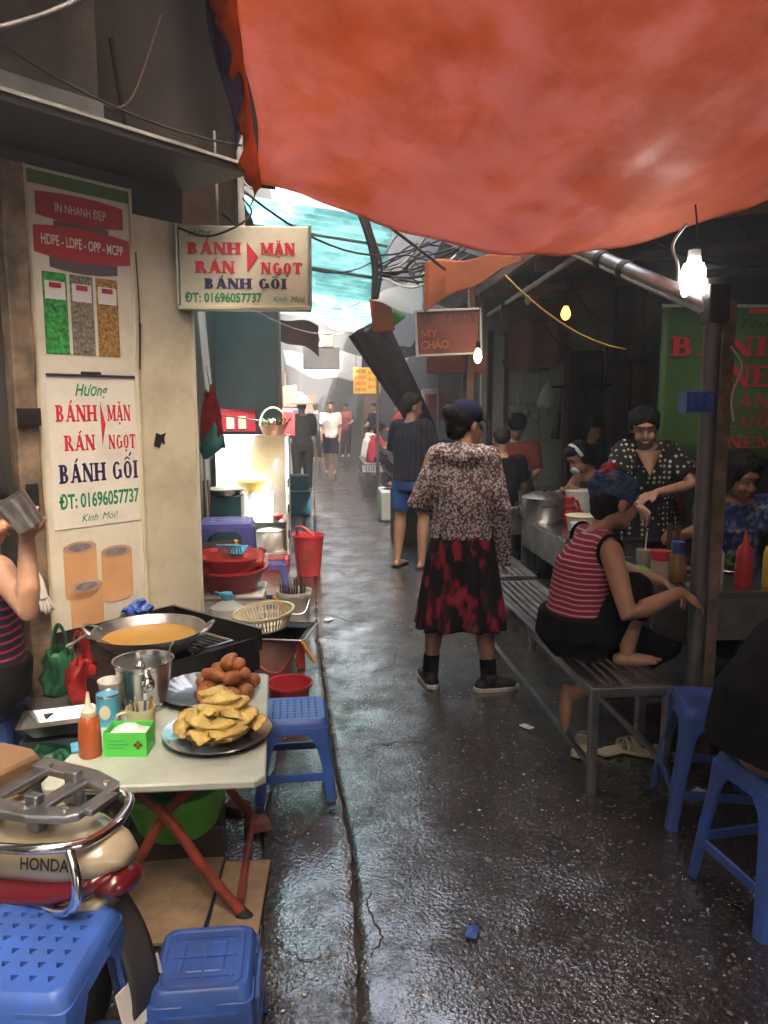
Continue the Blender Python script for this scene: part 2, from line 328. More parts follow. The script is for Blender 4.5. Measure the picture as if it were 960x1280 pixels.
# ------------------------------------------------------------ mesh helpers
class MB:
    def __init__(s): s.v = []; s.f = []
    def add(s, vs, fs, Mx=None):
        o = len(s.v); s.v += [(Mx @ V(p)) if Mx else V(p) for p in vs]; s.f += [tuple(i+o for i in f) for f in fs]; return s
    def box(s, c, d, rz=0, Mx=None, rx=0, ry=0):
        x, y, z = d[0]/2, d[1]/2, d[2]/2
        m = Matrix.Translation(c) @ Matrix.Rotation(rz, 4, 'Z') @ Matrix.Rotation(ry, 4, 'Y') @ Matrix.Rotation(rx, 4, 'X')
        if Mx: m = Mx @ m
        return s.add([(-x,-y,-z),(x,-y,-z),(x,y,-z),(-x,y,-z),(-x,-y,z),(x,-y,z),(x,y,z),(-x,y,z)],
                     [(0,3,2,1),(4,5,6,7),(0,1,5,4),(1,2,6,5),(2,3,7,6),(3,0,4,7)], m)
    def loft(s, rings, cap=True, closed=True, loop=False):
        n = len(rings[0]); vs = [p for r in rings for p in r]; fs = []
        for k in range(len(rings)-(0 if loop else 1)):
            k2 = (k+1) % len(rings)
            for i in range(n if closed else n-1):
                j = (i+1) % n; fs.append((k*n+i, k*n+j, k2*n+j, k2*n+i))
        if cap and not loop: fs += [tuple(range(n-1, -1, -1)), tuple((len(rings)-1)*n+i for i in range(n))]
        return s.add(vs, fs)
    def tube(s, pts, r, n=8, cap=True, loop=False, flat=None):
        pts = [V(p) for p in pts]; k = len(pts); rr = r if isinstance(r, (list, tuple)) else [r]*k
        ref = None; rings = []
        for i, p in enumerate(pts):
            a = pts[(i-1) % k if loop else max(i-1, 0)]; b = pts[(i+1) % k if loop else min(i+1, k-1)]
            t = (b-a).normalized() if (b-a).length > 1e-9 else V((0,0,1))
            if ref is None: ref = t.orthogonal().normalized() if not flat else (V(flat)-t*t.dot(V(flat))).normalized()
            ref = ref-t*ref.dot(t); ref = ref.normalized() if ref.length > 1e-6 else t.orthogonal().normalized()
            bi = t.cross(ref); q = rr[i]; q = q if isinstance(q, tuple) else (q, q)
            rings.append([p+ref*math.cos(2*PI*j/n)*q[0]+bi*math.sin(2*PI*j/n)*q[1] for j in range(n)])
        return s.loft(rings, cap, True, loop)
    def lathe(s, prof, n=24, c=(0,0,0), cap=False, wob=None):
        c = V(c)
        return s.loft([[c+V((r*math.cos(2*PI*j/n)*(wob(j, z) if wob else 1), r*math.sin(2*PI*j/n)*(wob(j, z) if wob else 1), z)) for j in range(n)] for r, z in prof], cap)
    def grid(s, fn, nu, nv):
        vs = [fn(i/nu, j/nv) for j in range(nv+1) for i in range(nu+1)]
        return s.add(vs, [(j*(nu+1)+i, j*(nu+1)+i+1, (j+1)*(nu+1)+i+1, (j+1)*(nu+1)+i) for j in range(nv) for i in range(nu)])
    def ell(s, c, r, n=14, m=8, rot=None):
        c = V(c); rot = rot or Matrix.Identity(3); r = (r,)*3 if isinstance(r, (int, float)) else r
        rings = []
        for k in range(m+1):
            a = -PI/2+PI*max(.02, min(.98, k/m)) if k in (0, m) else -PI/2+PI*k/m
            rings.append([c+rot @ V((r[0]*math.cos(a)*math.cos(2*PI*j/n), r[1]*math.cos(a)*math.sin(2*PI*j/n), r[2]*math.sin(a))) for j in range(n)])
        return s.loft(rings)
    def prism(s, poly, z0, z1, Mx=None):
        n = len(poly); vs = [(x, y, z0) for x, y in poly]+[(x, y, z1) for x, y in poly]
        fs = [tuple(range(n-1, -1, -1)), tuple(range(n, 2*n))]+[(i, (i+1) % n, n+(i+1) % n, n+i) for i in range(n)]
        return s.add(vs, fs, Mx)
    def mesh(s, name):
        me = bpy.data.meshes.new(name); me.from_pydata([tuple(p) for p in s.v], [], s.f); me.update(); return me
    def build(s, name, m, parent=None, smooth=40, bevel=0, solid=0, sub=0, loc=None):
        me = s.mesh(name)
        return finish(me, name, m, parent, smooth, bevel, solid, sub, loc)
def finish(me, name, m, parent=None, smooth=40, bevel=0, solid=0, sub=0, loc=None):
    bm = bmesh.new(); bm.from_mesh(me); bmesh.ops.recalc_face_normals(bm, faces=bm.faces); bm.to_mesh(me); bm.free()
    if smooth:
        me.shade_smooth()
        if smooth < 180: me.set_sharp_from_angle(angle=R(smooth))
    me.materials.append(M[m] if isinstance(m, str) else m)
    o = bpy.data.objects.new(name, me); COL.objects.link(o); o.parent = parent
    if loc: o.location = loc
    if solid: md = o.modifiers.new('solid', 'SOLIDIFY'); md.thickness = solid; md.offset = 0
    if bevel: md = o.modifiers.new('bevel', 'BEVEL'); md.width = bevel; md.segments = 2; md.limit_method = 'ANGLE'; md.angle_limit = R(50)
    if sub: md = o.modifiers.new('sub', 'SUBSURF'); md.levels = sub; md.render_levels = sub
    return o
def tag(o, label=None, cat=None, group=None, kind=None):
    for k, v in (('label', label), ('category', cat), ('group', group), ('kind', kind)):
        if v: o[k] = v
    return o
def thing(name, label, cat, loc=(0,0,0), rz=0, group=None, rx=0, ry=0):
    o = bpy.data.objects.new(name, None); COL.objects.link(o); o.empty_display_size = .1
    o.location = loc; o.rotation_euler = (rx, ry, rz); return tag(o, label, cat, group)
def struct(o): o['kind'] = 'structure'; return o
def copy_tree(o, parent=None):
    c = o.copy(); COL.objects.link(c); c.parent = parent
    for ch in [x for x in COL.objects if x.parent == o]: copy_tree(ch, c)
    return c
def dup(o, loc, rz, label=None, group=None):
    c = copy_tree(o); c.location = loc; c.rotation_euler = (0, 0, rz)
    return tag(c, label, None, group)
def sag(a, b, d, n=14):
    a, b = V(a), V(b); return [a.lerp(b, i/n)-V((0, 0, d*4*(i/n)*(1-i/n))) for i in range(n+1)]
def curve_pts(ctrl, n=8):
    p = [V(c) for c in ctrl]; p = [p[0]*2-p[1]]+p+[p[-1]*2-p[-2]]; out = []
    for i in range(1, len(p)-2):
        for k in range(n):
            t = k/n; a, b, c, d = p[i-1:i+3]
            out.append(.5*((2*b)+(c-a)*t+(2*a-5*b+4*c-d)*t*t+(3*b-a-3*c+d)*t**3))
    return out+[p[-2]]
def rough(me_v, amp, sc, seed=0):
    for i, p in enumerate(me_v): me_v[i] = p+V(noise.noise_vector(p*sc+V((seed, 0, 0))))*amp
# frame whose local x runs along a surface, y up, z out of it
def surf(origin, xdir, up=(0,0,1)):
    x = V(xdir).normalized(); y = V(up); z = x.cross(y).normalized()
    return Matrix.Translation(origin) @ Matrix((x, y, z)).transposed().to_4x4()

# ------------------------------------------------------------ lettering
def text(s, h, m, parent, Mx, x=0, y=0, width=None, shear=0, bold=0, align='LEFT', name='lettering'):
    cu = bpy.data.curves.new('t', 'FONT'); cu.body = s; cu.size = 1; cu.shear = shear; cu.offset = bold; cu.align_x = 'LEFT'; cu.resolution_u = 3
    o = bpy.data.objects.new('t', cu); me = evaluated(o)
    bpy.data.objects.remove(o); bpy.data.curves.remove(cu)
    xs = [v.co.x for v in me.vertices] or [0]; x0, x1 = min(xs), max(xs)
    k = h/.72; kx = width/(x1-x0) if width else k
    off = {'LEFT': 0, 'CENTER': -(x1-x0)*kx/2, 'RIGHT': -(x1-x0)*kx}[align]
    for v in me.vertices: v.co = Mx @ V(((v.co.x-x0)*kx+x+off, v.co.y*k+y, .0025))
    me.materials.clear(); me.materials.append(M[m])
    ob = bpy.data.objects.new(name, me); COL.objects.link(ob); ob.parent = parent; return ob
# heavy slab-serif capitals drawn from strokes; unit height 1
SL = {
 'B': (.8, [('v',.2,0,1),('a',.36,.74,.26,.26,-90,90),('a',.36,.27,.31,.27,-90,90)]),
 'A': (.9, [('d',.18,0,.43,1,.1),('d',.44,1,.72,0,.2),('h',.3,.28,.62),('s',.16,0,.24),('s',.72,0,.3)]),
 'N': (.92, [('v',.17,0,1,.1),('v',.75,0,1,.1),('d',.17,1,.75,0,.2)]),
 'H': (.95, [('v',.2,0,1),('v',.75,0,1),('h',.5,.2,.75)]),
 'R': (.86, [('v',.2,0,1),('a',.36,.73,.27,.27,-90,90),('d',.42,.48,.72,0,.18),('s',.72,0,.22)]),
 'M': (1.1, [('v',.17,0,1,.1),('v',.92,0,1),('d',.19,1,.52,.1,.18),('d',.88,1,.52,.1,.1)]),
 'G': (.92, [('a',.48,.5,.34,.5,45,320),('v',.76,.08,.45,.18),('s',.72,.45,.28)]),
 'O': (.9, [('a',.45,.5,.34,.5,0,360)]),
 'C': (.85, [('a',.46,.5,.34,.5,45,315)]),
 'U': (.9, [('v',.2,.3,1),('v',.72,.3,1,.1),('a',.46,.32,.26,.32,180,360)]),
 'T': (.85, [('v',.42,0,1),('h',.95,.06,.78),('d',.09,.98,.09,.74,.09),('d',.76,.98,.76,.74,.09)]),
 'I': (.42, [('v',.2,0,1)]),
 'E': (.8, [('v',.2,0,1),('h',.95,.2,.68),('h',.5,.2,.55),('h',.05,.2,.72),('d',.68,.98,.68,.75,.09),('d',.72,.02,.72,.26,.09)]),
 'Y': (.9, [('v',.45,0,.45),('d',.14,1,.45,.42,.2),('d',.76,1,.45,.42,.1),('s',.14,1,.3),('s',.76,1,.24)]),
 ' ': (.4, [])}
DIA = {'Á': ('A', 'a'), 'Ặ': ('A', 'u.'), 'Ọ': ('O', '.'), 'Ố': ('O', '^a'), 'Ằ': ('A', 'a')}
def slab(s, h, m, parent, Mx, x=0, y=0, width=None, align='LEFT', wt=1.0, name='lettering'):
    b = MB(); X = 0; zc = [0]
    def quad(ps):
        zc[0] = (zc[0]+1) % 9; z = .0024+zc[0]*.00006; b.add([(p[0], p[1], z) for p in ps], [tuple(range(len(ps)))])
    def seg(x0, y0, x1, y1, t):
        dx, dy = x1-x0, y1-y0; l = math.hypot(dx, dy); nx, ny = -dy/l*t/2, dx/l*t/2
        quad([(x0-nx, y0-ny), (x1-nx, y1-ny), (x1+nx, y1+ny), (x0+nx, y0+ny)])
    for ch in s:
        g, dia = DIA.get(ch, (ch, '')); wd, st = SL[g]
        for k in st:
            if k[0] == 'v':
                t = (k[4] if len(k) > 4 else .2)*wt; seg(X+k[1], k[2], X+k[1], k[3], t)
                for yy in (k[2], k[3]):
                    if yy in (0, 1): quad([(X+k[1]-t/2-.08, yy-(yy*.1)), (X+k[1]+t/2+.08, yy-(yy*.1)), (X+k[1]+t/2+.08, yy+.1-yy*.1), (X+k[1]-t/2-.08, yy+.1-yy*.1)])
            elif k[0] == 'h': seg(X+k[2], k[1], X+k[3], k[1], .11*wt)
            elif k[0] == 'd': seg(X+k[1], k[2], X+k[3], k[4], k[5]*wt)
            elif k[0] == 's': quad([(X+k[1]-k[3]/2, k[2]-(.1 if k[2] == 1 else 0)), (X+k[1]+k[3]/2, k[2]-(.1 if k[2] == 1 else 0)), (X+k[1]+k[3]/2, k[2]+(0 if k[2] == 1 else .1)), (X+k[1]-k[3]/2, k[2]+(0 if k[2] == 1 else .1))])
            elif k[0] == 'a':
                _, cx, cy, rx, ry, a0, a1 = k; n = 16; o = []; i_ = []
                for q in range(n+1):
                    a = R(a0+(a1-a0)*q/n); th = (.1+.12*abs(math.cos(a)))*wt
                    o.append((X+cx+math.cos(a)*rx, cy+math.sin(a)*ry)); i_.append((X+cx+math.cos(a)*(rx-th*.85), cy+math.sin(a)*(ry-.11*wt)))
                z = .0027; vs = [(p[0], p[1], z) for p in o+i_]
                b.add(vs, [(q, q+1, n+2+q, n+1+q) for q in range(n)])
                if k[1] == .36: seg(X+.2, cy+ry-.055*wt, X+.37, cy+ry-.055*wt, .11*wt); seg(X+.2, cy-ry+.055*wt, X+.37, cy-ry+.055*wt, .11*wt)
        cx = X+wd*.47
        if 'a' in dia:
            up = .2 if '^' in dia else 0; seg(cx+.02+up*.8, 1.08+up, cx+.2+up*.8, 1.28+up, .11)
        if '^' in dia: seg(cx-.2, 1.07, cx, 1.22, .09); seg(cx+.2, 1.07, cx, 1.22, .09)
        if 'u' in dia: seg(cx-.17, 1.24, cx-.08, 1.12, .08); seg(cx-.1, 1.12, cx+.1, 1.12, .08); seg(cx+.17, 1.24, cx+.08, 1.12, .08)
        if '.' in dia: quad([(cx-.09, -.24), (cx+.09, -.24), (cx+.09, -.08), (cx-.09, -.08)])
        X += wd
    kx = width/X if width else h; off = {'LEFT': 0, 'CENTER': -X*kx/2, 'RIGHT': -X*kx}[align]
    b.v = [Mx @ V((p.x*kx+x+off, p.y*h+y, p.z)) for p in b.v]
    me = b.mesh(name); me.materials.append(M[m]); o = bpy.data.objects.new(name, me); COL.objects.link(o); o.parent = parent; return o
# ============================================================ ground
def interp(tab, y):
    if y <= tab[0][0]: return tab[0][1]
    for (a, p), (b, q) in zip(tab, tab[1:]):
        if y <= b: return p+(q-p)*(y-a)/(b-a)
    return tab[-1][1]
CR = [(-6, .06), (1.7, .085), (2.5, .095), (3.1, .05), (4.95, -.03), (8, -.07), (12, -.1), (34, -.1)]
ED = [(-6, -.2), (1.7, -.19), (2.1, -.185), (2.65, -.225), (3.4, -.2), (4.95, -.16), (8, -.22), (34, -.3)]
def jag(y, s, amp=.012): return amp*(noise.noise((y*9, s, 0))+.6*noise.noise((y*27, s, 1)))
def hgt(x, y): return .006*noise.noise((x*2.2, y*2.2, 0))+.0035*noise.noise((x*7, y*7, 3))
ys = [-6+i*.6 for i in range(12)]+[1.2+i*.035 for i in range(140)]+[6.1+i*.12 for i in range(60)]+[13.4+i*.9 for i in range(24)]
def strip(name, lf, rf, nx, m, z=0, pw=1):
    b = MB(); n = len(ys)
    for y in ys:
        a, c = lf(y), rf(y)
        for i in range(nx+1):
            x = a+(c-a)*(i/nx)**pw; b.v.append(V((x, y, z+hgt(x, y)-(.006 if i in (0, nx) else 0))))
    b.f = [(j*(nx+1)+i, j*(nx+1)+i+1, (j+1)*(nx+1)+i+1, (j+1)*(nx+1)+i) for j in range(n-1) for i in range(nx)]
    return struct(b.build(name, m, smooth=180))
struct(MB().box((0, 60, -.06), (400, 400, .06)).build('ground', 'soil', smooth=0))
strip('alley_road', lambda y: interp(CR, y)+.006+jag(y, 1), lambda y: 6.5, 60, 'floor_wet', pw=1.6)
strip('gutter_strip', lambda y: interp(ED, y)+.005+jag(y, 5), lambda y: interp(CR, y)-.005+jag(y, 2), 8, 'floor_slab', z=-.002)
strip('pavement', lambda y: -4.5, lambda y: interp(ED, y)-.004+jag(y, 7), 30, 'floor_slab', z=.008, pw=.6)

road = [o for o in COL.objects if o.name == 'alley_road'][0]; gut = [o for o in COL.objects if o.name == 'gutter_strip'][0]
def crack(par, pts, w_, seed):
    c = curve_pts([(x, y, 0) for x, y in pts], 10); b = MB(); n = len(c)
    for i, p in enumerate(c):
        q = V((jag(i*.11, seed, .02), jag(i*.13, seed+3, .02), 0)); d = (c[min(i+1, n-1)]-c[max(i-1, 0)]).normalized(); s_ = V((-d.y, d.x, 0))*w_*(.3+.7*abs(noise.noise((i*.4, seed, 0)))+.4)*math.sin(PI*(i+.3)/(n-.4))
        for k in (-1, 1): pp_ = p+q+s_*k; b.v.append(V((pp_.x, pp_.y, hgt(pp_.x, pp_.y)+.0012)))
    b.f = [(2*i, 2*i+1, 2*i+3, 2*i+2) for i in range(n-1)]; b.build('crack', 'soil', par, 0)
crack(gut, [(-.21, 2.62), (-.14, 2.56), (-.09, 2.6), (-.03, 2.72), (.05, 2.8)], .004, 1); crack(gut, [(-.18, 2.1), (-.06, 1.98), (.07, 2.02)], .003, 2)
crack(road, [(.1, 1.95), (.16, 2.05), (.13, 2.2), (.17, 2.3)], .004, 3); crack(road, [(.1, 3.2), (.35, 3.35), (.6, 3.3)], .003, 4); crack(road, [(.3, 5.2), (.1, 5.5), (-.03, 5.6)], .006, 5); crack(road, [(.06, 4.2), (.4, 4.4), (.5, 4.9)], .003, 6)
# ============================================================ left building
FD = V((.692, .722, 0)); FN = V((.722, -.692, 0)); F0 = V((-1.14, 3.2, 0))
def F(u, off=0, z=0): return F0+FD*u+FN*off+V((0, 0, z))
def p2(v): return (v.x, v.y)
lb = thing('shop_building', 'old concrete shop building behind the white lettered panels', 'building')
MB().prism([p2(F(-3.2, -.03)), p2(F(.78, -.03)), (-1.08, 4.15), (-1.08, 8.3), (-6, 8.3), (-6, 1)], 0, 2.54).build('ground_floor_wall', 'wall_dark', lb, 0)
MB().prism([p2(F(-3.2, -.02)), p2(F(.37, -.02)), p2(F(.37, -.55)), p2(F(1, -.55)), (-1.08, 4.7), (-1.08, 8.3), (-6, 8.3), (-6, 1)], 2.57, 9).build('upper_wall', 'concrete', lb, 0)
SF = surf(F0, FD)
b = MB(); b.box((-1.41, 2.68, .0), (3.56, .2, .04)); o = b.build('painted_band', 'white_band', lb, 0, .006); o.matrix_local = SF
b = MB(); b.box((-1.12, 2.54, .18), (3.86, .03, .44)); b.box((-1.12, 2.543, .4), (3.86, .042, .03)); o = b.build('awning_slab', 'tin_dark', lb, 0, .004); o.matrix_local = SF
b = MB(); b.box((-1.12, 2.556, .42), (3.86, .012, .008)); o = b.build('awning_edge', 'white_band', lb, 0); o.matrix_local = SF
b = MB(); b.box((-1.9, 2.2, -.01), (3.2, .6, .03)); b.box((-.66, 1.1, -.015), (1.0, 2.2, .02)); o = b.build('shop_front', 'tarp_grey', lb, 0); o.matrix_local = SF
b = MB().grid(lambda u, v: F(.36+1.35*u, -.44+.05*math.sin(u*14+v*2)+.03*noise.noise((u*7, v*4, 1)), 2.78+1.3*v), 24, 24)
MB().box((-1.4, 3.42, .33), (3.5, .12, .78)).build('added_shade_slab', 'concrete', lb, 0).matrix_local = SF  # added above the view to shade the wall over the awning
MB().box((1.15, 4.25, -.12), (1.7, .12, 1.0)).build('added_shade_slab', 'concrete', lb, 0).matrix_local = SF  # second added slab, out of view, keeps sky light off the brown sheet
tag(b.build('hanging_sheet', 'sheet_brown', smooth=180, solid=.004), 'creased brown sheet hanging above the shop awning', 'sheet')
b = MB(); b.box(F(.9, -.46, 2.6), (1.1, .03, .46), math.atan2(FD.y, FD.x)); tag(b.build('dark_board', 'dark_wood', bevel=.004), 'dark wooden board under the creased brown sheet', 'board')
b = MB(); b.tube([F(.62, -.3, 3.2), F(.72, -.36, 2.84)], .014, 8); tag(b.build('short_pole', 'iron_black'), 'short dark pole leaning on the brown sheet above the awning', 'pole')
# the 45 degree panels
pa = thing('lettered_panel', 'white shop door panel with tape advertisement and red label shapes', 'panel', F(0, 0, 0)); pa.matrix_world = SF
MB().box((.235, 1.235, .012), (.47, 2.45, .03)).build('board', 'panel_white', pa, 0, .003)
for x in (.008, .463): MB().box((x, 1.235, .03), (.014, 2.45, .012)).build('edge_strip', 'panel_beige', pa, 0, .003)
I4 = Matrix.Translation((0, 0, .0275))
MB().box((.235, 2.42, .029), (.45, .05, .003)).build('green_band', 'sign_green', pa, 0)
def lens(cx, cy, w_, h_, bow):
    n = 14; top = [(cx-w_/2+w_*i/n, cy+h_/2+bow*4*(i/n)*(1-i/n)) for i in range(n+1)]
    bot = [(cx+w_/2-w_*i/n*1, cy-h_/2-bow*1.2*4*(i/n)*(1-i/n)) for i in range(n+1)]
    return top+bot
MB().prism(lens(.235, 2.325, .38, .085, .012)[::-1], .0275, .0295).build('red_label', 'label_red', pa, 0)
MB().prism(lens(.235, 2.255, .24, .03, .004)[::-1], .0275, .0285).build('label_shadow', 'label_dark', pa, 0)
MB().prism(lens(.24, 2.19, .42, .1, .016)[::-1], .0275, .0295).build('red_label', 'label_red', pa, 0)
MB().prism(lens(.24, 2.115, .3, .05, .012)[::-1], .0275, .0285).build('label_shadow', 'label_dark', pa, 0)
text('IN NHANH ĐẸP', .036, 'plate_white', pa, Matrix.Translation((0, 0, .0275)), .235, 2.305, .22, align='CENTER')
text('HDPE - LDPE - OPP - MCPP', .04, 'plate_white', pa, Matrix.Translation((0, 0, .0275)), .24, 2.175, .36, bold=.02, align='CENTER')
for i, k in enumerate(('photo_green', 'photo_grey', 'photo_gold')):
    MB().box((.105+i*.115, 1.91, .0285), (.1, .32, .002)).build('bead_photo', k, pa, 0)
    MB().box((.105+i*.115, 2.0, .03), (.085, .07, .002)).build('photo_tag', 'cloth_white', pa, 0)
    MB().box((.105+i*.115, 2.02, .0315), (.05, .02, .002)).build('photo_mark', 'label_red', pa, 0)
# poster on the panel
MB().box((.245, 1.35, .0285), (.4, .63, .003)).build('poster', 'poster', pa, 0)
MB().tube([(.045, 1.668, .034), (.445, 1.668, .034)], .005, 6).build('poster_rail', 'ink_navy', pa)
MB().box((.24, 1.678, .034), (.09, .012, .01)).build('poster_clip', 'iron_black', pa, 0, .003)
T = Matrix.Translation((0, 0, .0285))
text('Hương', .05, 'ink_green', pa, T, .24, 1.585, .15, shear=.35, bold=.02, align='CENTER')
slab('BÁNH', .068, 'ink_red', pa, T, .075, 1.478, .185, wt=1.2); slab('MẶN', .068, 'ink_red', pa, T, .305, 1.478, .115, wt=1.2)
slab('RÁN', .064, 'ink_red', pa, T, .105, 1.358, .14, wt=1.2); slab('NGỌT', .06, 'ink_red', pa, T, .305, 1.358, .135, wt=1.2)
MB().prism([(.275, 1.56), (.278, 1.375), (.297, 1.465)], .0285, .031, None).build('arrow_mark', 'ink_red', pa, 0)
slab('BÁNH GỐI', .078, 'ink_navy', pa, T, .075, 1.225, .37, wt=1.2)
text('ĐT: 01696057737', .06, 'ink_green', pa, T, .07, 1.12, .375, bold=.03)
text('Kính', .032, 'ink_green', pa, T, .165, 1.058, .075, shear=.35); text('Mòi!', .032, 'ink_green', pa, T, .26, 1.058, .075, shear=.35)
for x, y in ((.15, .85), (.32, .81), (.17, .68)):      # printed rolls of tape
    w_, h_ = .075, .2
    e = lambda k, y0: [(x+w_*math.cos(a), y0+.026*math.sin(a)) for a in [k+PI*i/12 for i in range(13)]]
    z = .0285+(.001 if y < .6 else 0)
    MB().prism(e(0, y+h_/2)+e(PI, y-h_/2), z, z+.001).build('tape_roll_print', 'tape_side', pa, 0)
    MB().prism([(x+w_*math.cos(2*PI*i/24), y+h_/2+.026*math.sin(2*PI*i/24)) for i in range(24)], z+.001, z+.0016).build('tape_end_print', 'tape_top', pa, 0)
    MB().prism([(x+.052*math.cos(2*PI*i/24), y+h_/2+.017*math.sin(2*PI*i/24)) for i in range(24)], z+.0016, z+.0022).build('tape_core_print', 'tape_core', pa, 0)
pb = thing('plain_panel', 'plain beige shop door panel with a torn black spot', 'panel'); pb.matrix_world = SF
MB().box((.632, 1.185, -.005), (.31, 2.36, .03)).build('board', 'panel_beige', pb, 0, .003)
MB().box((.783, 1.185, .0), (.012, 2.36, .045)).build('edge_strip', 'panel_white', pb, 0, .003)
MB().prism([(.545, 1.36), (.575, 1.35), (.585, 1.375), (.605, 1.365), (.6, 1.395), (.615, 1.42), (.585, 1.41), (.56, 1.42)], .0105, .0135).build('torn_spot', 'ink_black', pb, 0)
wp = thing('wood_post', 'rotten wooden post beside the lettered panel', 'post'); wp.matrix_world = SF
b = MB()
for z in [i*.08 for i in range(32)]: pass
b.loft([[V((-.055+dx*(.045+.008*noise.noise((z*6, dx, dz))), z, .03+dz*(.035+.006*noise.noise((z*7, dz, dx))))) for dx, dz in ((-1,-1),(1,-1),(1,1),(-1,1))] for z in [i*.05 for i in range(50)]])
b.build('timber', 'old_wood', wp, 30, .006)
MB().box((-.055, 1.5, .075), (.09, .07, .02)).build('iron_band', 'iron_black', wp, 0, .004)
MB().box((-.06, 1.18, .07), (.05, .12, .012)).build('iron_plate', 'iron_black', wp, 0, .004)
# hanging lightbox sign
hs = thing('hanging_sign', 'cream hanging sign with red and navy snack names over the stall', 'sign', (-.335, 3.68, 2.175), R(-1.5)); hs.scale = (.915,)*3
MB().box((0, .03, 0), (.645, .06, .39)).build('box', 'sign_face', hs, 0, .006)
MB().box((0, .02, -.205), (.66, .09, .02)).build('bottom_rail', 'panel_beige', hs, 0, .004)
for x in (-.328, .328): MB().box((x, .02, 0), (.012, .085, .4)).build('side_rail', 'alloy', hs, 0, .003)
MB().tube([(-.13, .03, .19), (-.13, .03, .42), (-.16, .2, .7)], .007, 6).build('hanger_rod', 'galv', hs)
T = surf((0, -.0015, 0), (1, 0, 0))
text('Hương', .04, 'ink_green', hs, T, -.27, .14, .11, shear=.35, bold=.02)
slab('BÁNH', .058, 'ink_red', hs, T, -.28, .055, .265, wt=1.5); slab('MẶN', .058, 'ink_red', hs, T, .08, .055, .175, wt=1.5)
slab('RÁN', .058, 'ink_red', hs, T, -.245, -.035, .2, wt=1.5); slab('NGỌT', .055, 'ink_red', hs, T, .08, -.037, .21, wt=1.5)
MB().prism([(.015, .115), (.015, -.03), (.07, .045)], .002, .004, T).build('arrow_mark', 'ink_red', hs, 0)
slab('BÁNH GỐI', .05, 'ink_navy', hs, T, -.2, -.11, .41, wt=1.5)
text('ĐT: 01696057737', .045, 'ink_green', hs, T, -.3, -.175, .385, bold=.03)
text('Kính', .028, 'ink_green', hs, T, .14, -.172, .07, shear=.35); text('Mòi!', .028, 'ink_green', hs, T, .23, -.172, .07, shear=.35)
# recess wall with pipe and the teal projecting wall
tw = thing('teal_wall', 'dark teal painted wall end behind the sunlit white stall', 'wall')
MB().box((-1.12, 8.85, 1.7), (1.35, 1.0, 3.4)).build('masonry', 'wall_teal', tw, 0, .01)
MB().box((-.43, 8.33, 1.5), (.03, .03, 3.0)).build('corner_batten', 'brown_wood', tw, 0, .003)
pp = thing('drain_pipe', 'dark drain pipe running up the recess wall', 'pipe', (-1.0, 5.0, 0))
MB().tube([(0, 0, 0), (0, 0, 3.4)], .045, 12).build('pipe', 'iron_black', pp)
for z in (.9, 1.9): MB().tube([(0, 0, z), (0, 0, z+.05)], .054, 12).build('clamp', 'galv', pp)
vp = MB().tube([(-.4, 4.3, 2.3), (-.4, 4.3, 4.6)], .018, 10).build('thin_post', 'pipe_white'); tag(vp, 'thin pale post rising behind the hanging sign', 'post')
# far left wall
fl = thing('far_left_building', 'dim building lining the far left side of the alley', 'building')
MB().box((-3.0, 21, 2.6), (4.4, 23, 5.2)).build('wall', 'wall_dark', fl, 0)
for i, y in enumerate((11, 13.4, 16.2, 19)): MB().box((-.785, y, 1.3), (.05, 1.5, 2.2)).build('shutter', ('wall_teal', 'dark_wood', 'tin_dark', 'brown_wood')[i], fl, 0, .01)

bl = thing('unseen_left_building', 'unseen grey building added on the left behind the viewpoint to narrow the sky', 'building')  # added out of view so less open sky lights the foreground
MB().box((-4.6, -5.5, 4.5), (5.6, 11, 9)).build('wall', 'concrete', bl, 0)
bk2 = thing('unseen_rear_building', 'unseen grey building added across the alley behind the viewpoint to narrow the sky', 'building')  # added out of view to cut the fill light from behind
MB().box((0, -11.5, 5), (14, 1, 10)).build('wall', 'concrete', bk2, 0)
# ============================================================ right building
rb = thing('tall_building', 'tall grey building over the food stalls, its unseen heights shaped to steer the sun', 'building')
MB().box((6.2, -3.55, 8.0), (7.6, 8.9, 10)).build('unseen_floors', 'concrete', rb, 0)  # unseen blocks; heights stepped to shade the alley but let sun reach the stall
MB().box((6.2, 2.2, 5.8), (7.6, 2.58, 5.6)).build('unseen_floors', 'concrete', rb, 0)
MB().box((6.2, 6.3, 5.0), (7.6, 4.0, 4.0)).build('unseen_floors', 'concrete', rb, 0)
MB().box((6.2, 3.9, 7.75), (7.6, .79, 9.5)).build('added_sun_block', 'concrete', rb, 0)  # added out of view to stop sun reaching the teal wall
MB().box((6.2, 9.45, 6.2), (7.6, 2.28, 6.4)).build('unseen_floors', 'concrete', rb, 0)
MB().box((6.2, 11.2, 4.2), (7.6, 1.2, 2.4)).build('unseen_floors', 'concrete', rb, 0)
MB().box((6.2, 21.7, 5.5), (7.6, 19.8, 5)).build('unseen_floors', 'concrete', rb, 0)
MB().box((4.3, 3.5, 1.5), (.2, 13, 3)).build('ground_floor_wall', 'wall_dark', rb, 0)
MB().box((2.35, .2, 1.5), (.15, 2.6, 3)).build('added_shade_wall', 'concrete', rb, 0)  # added out of view to block sky light on the right front
rr_ = thing('stall_roof', 'low dark roof of sheet iron over the food stalls', 'roof')
def roofz(x): return 2.62+.1*(x-1.3)
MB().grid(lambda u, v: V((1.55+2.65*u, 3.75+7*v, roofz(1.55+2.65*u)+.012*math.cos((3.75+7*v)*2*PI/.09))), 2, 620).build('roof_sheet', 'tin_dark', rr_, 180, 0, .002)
for y in (4.2, 5.6, 7.0, 8.4): MB().box((2.85, y, 2.66), (2.6, .05, .07), ry=R(-5.7)).build('rafter', 'brown_wood', rr_, 0, .004)
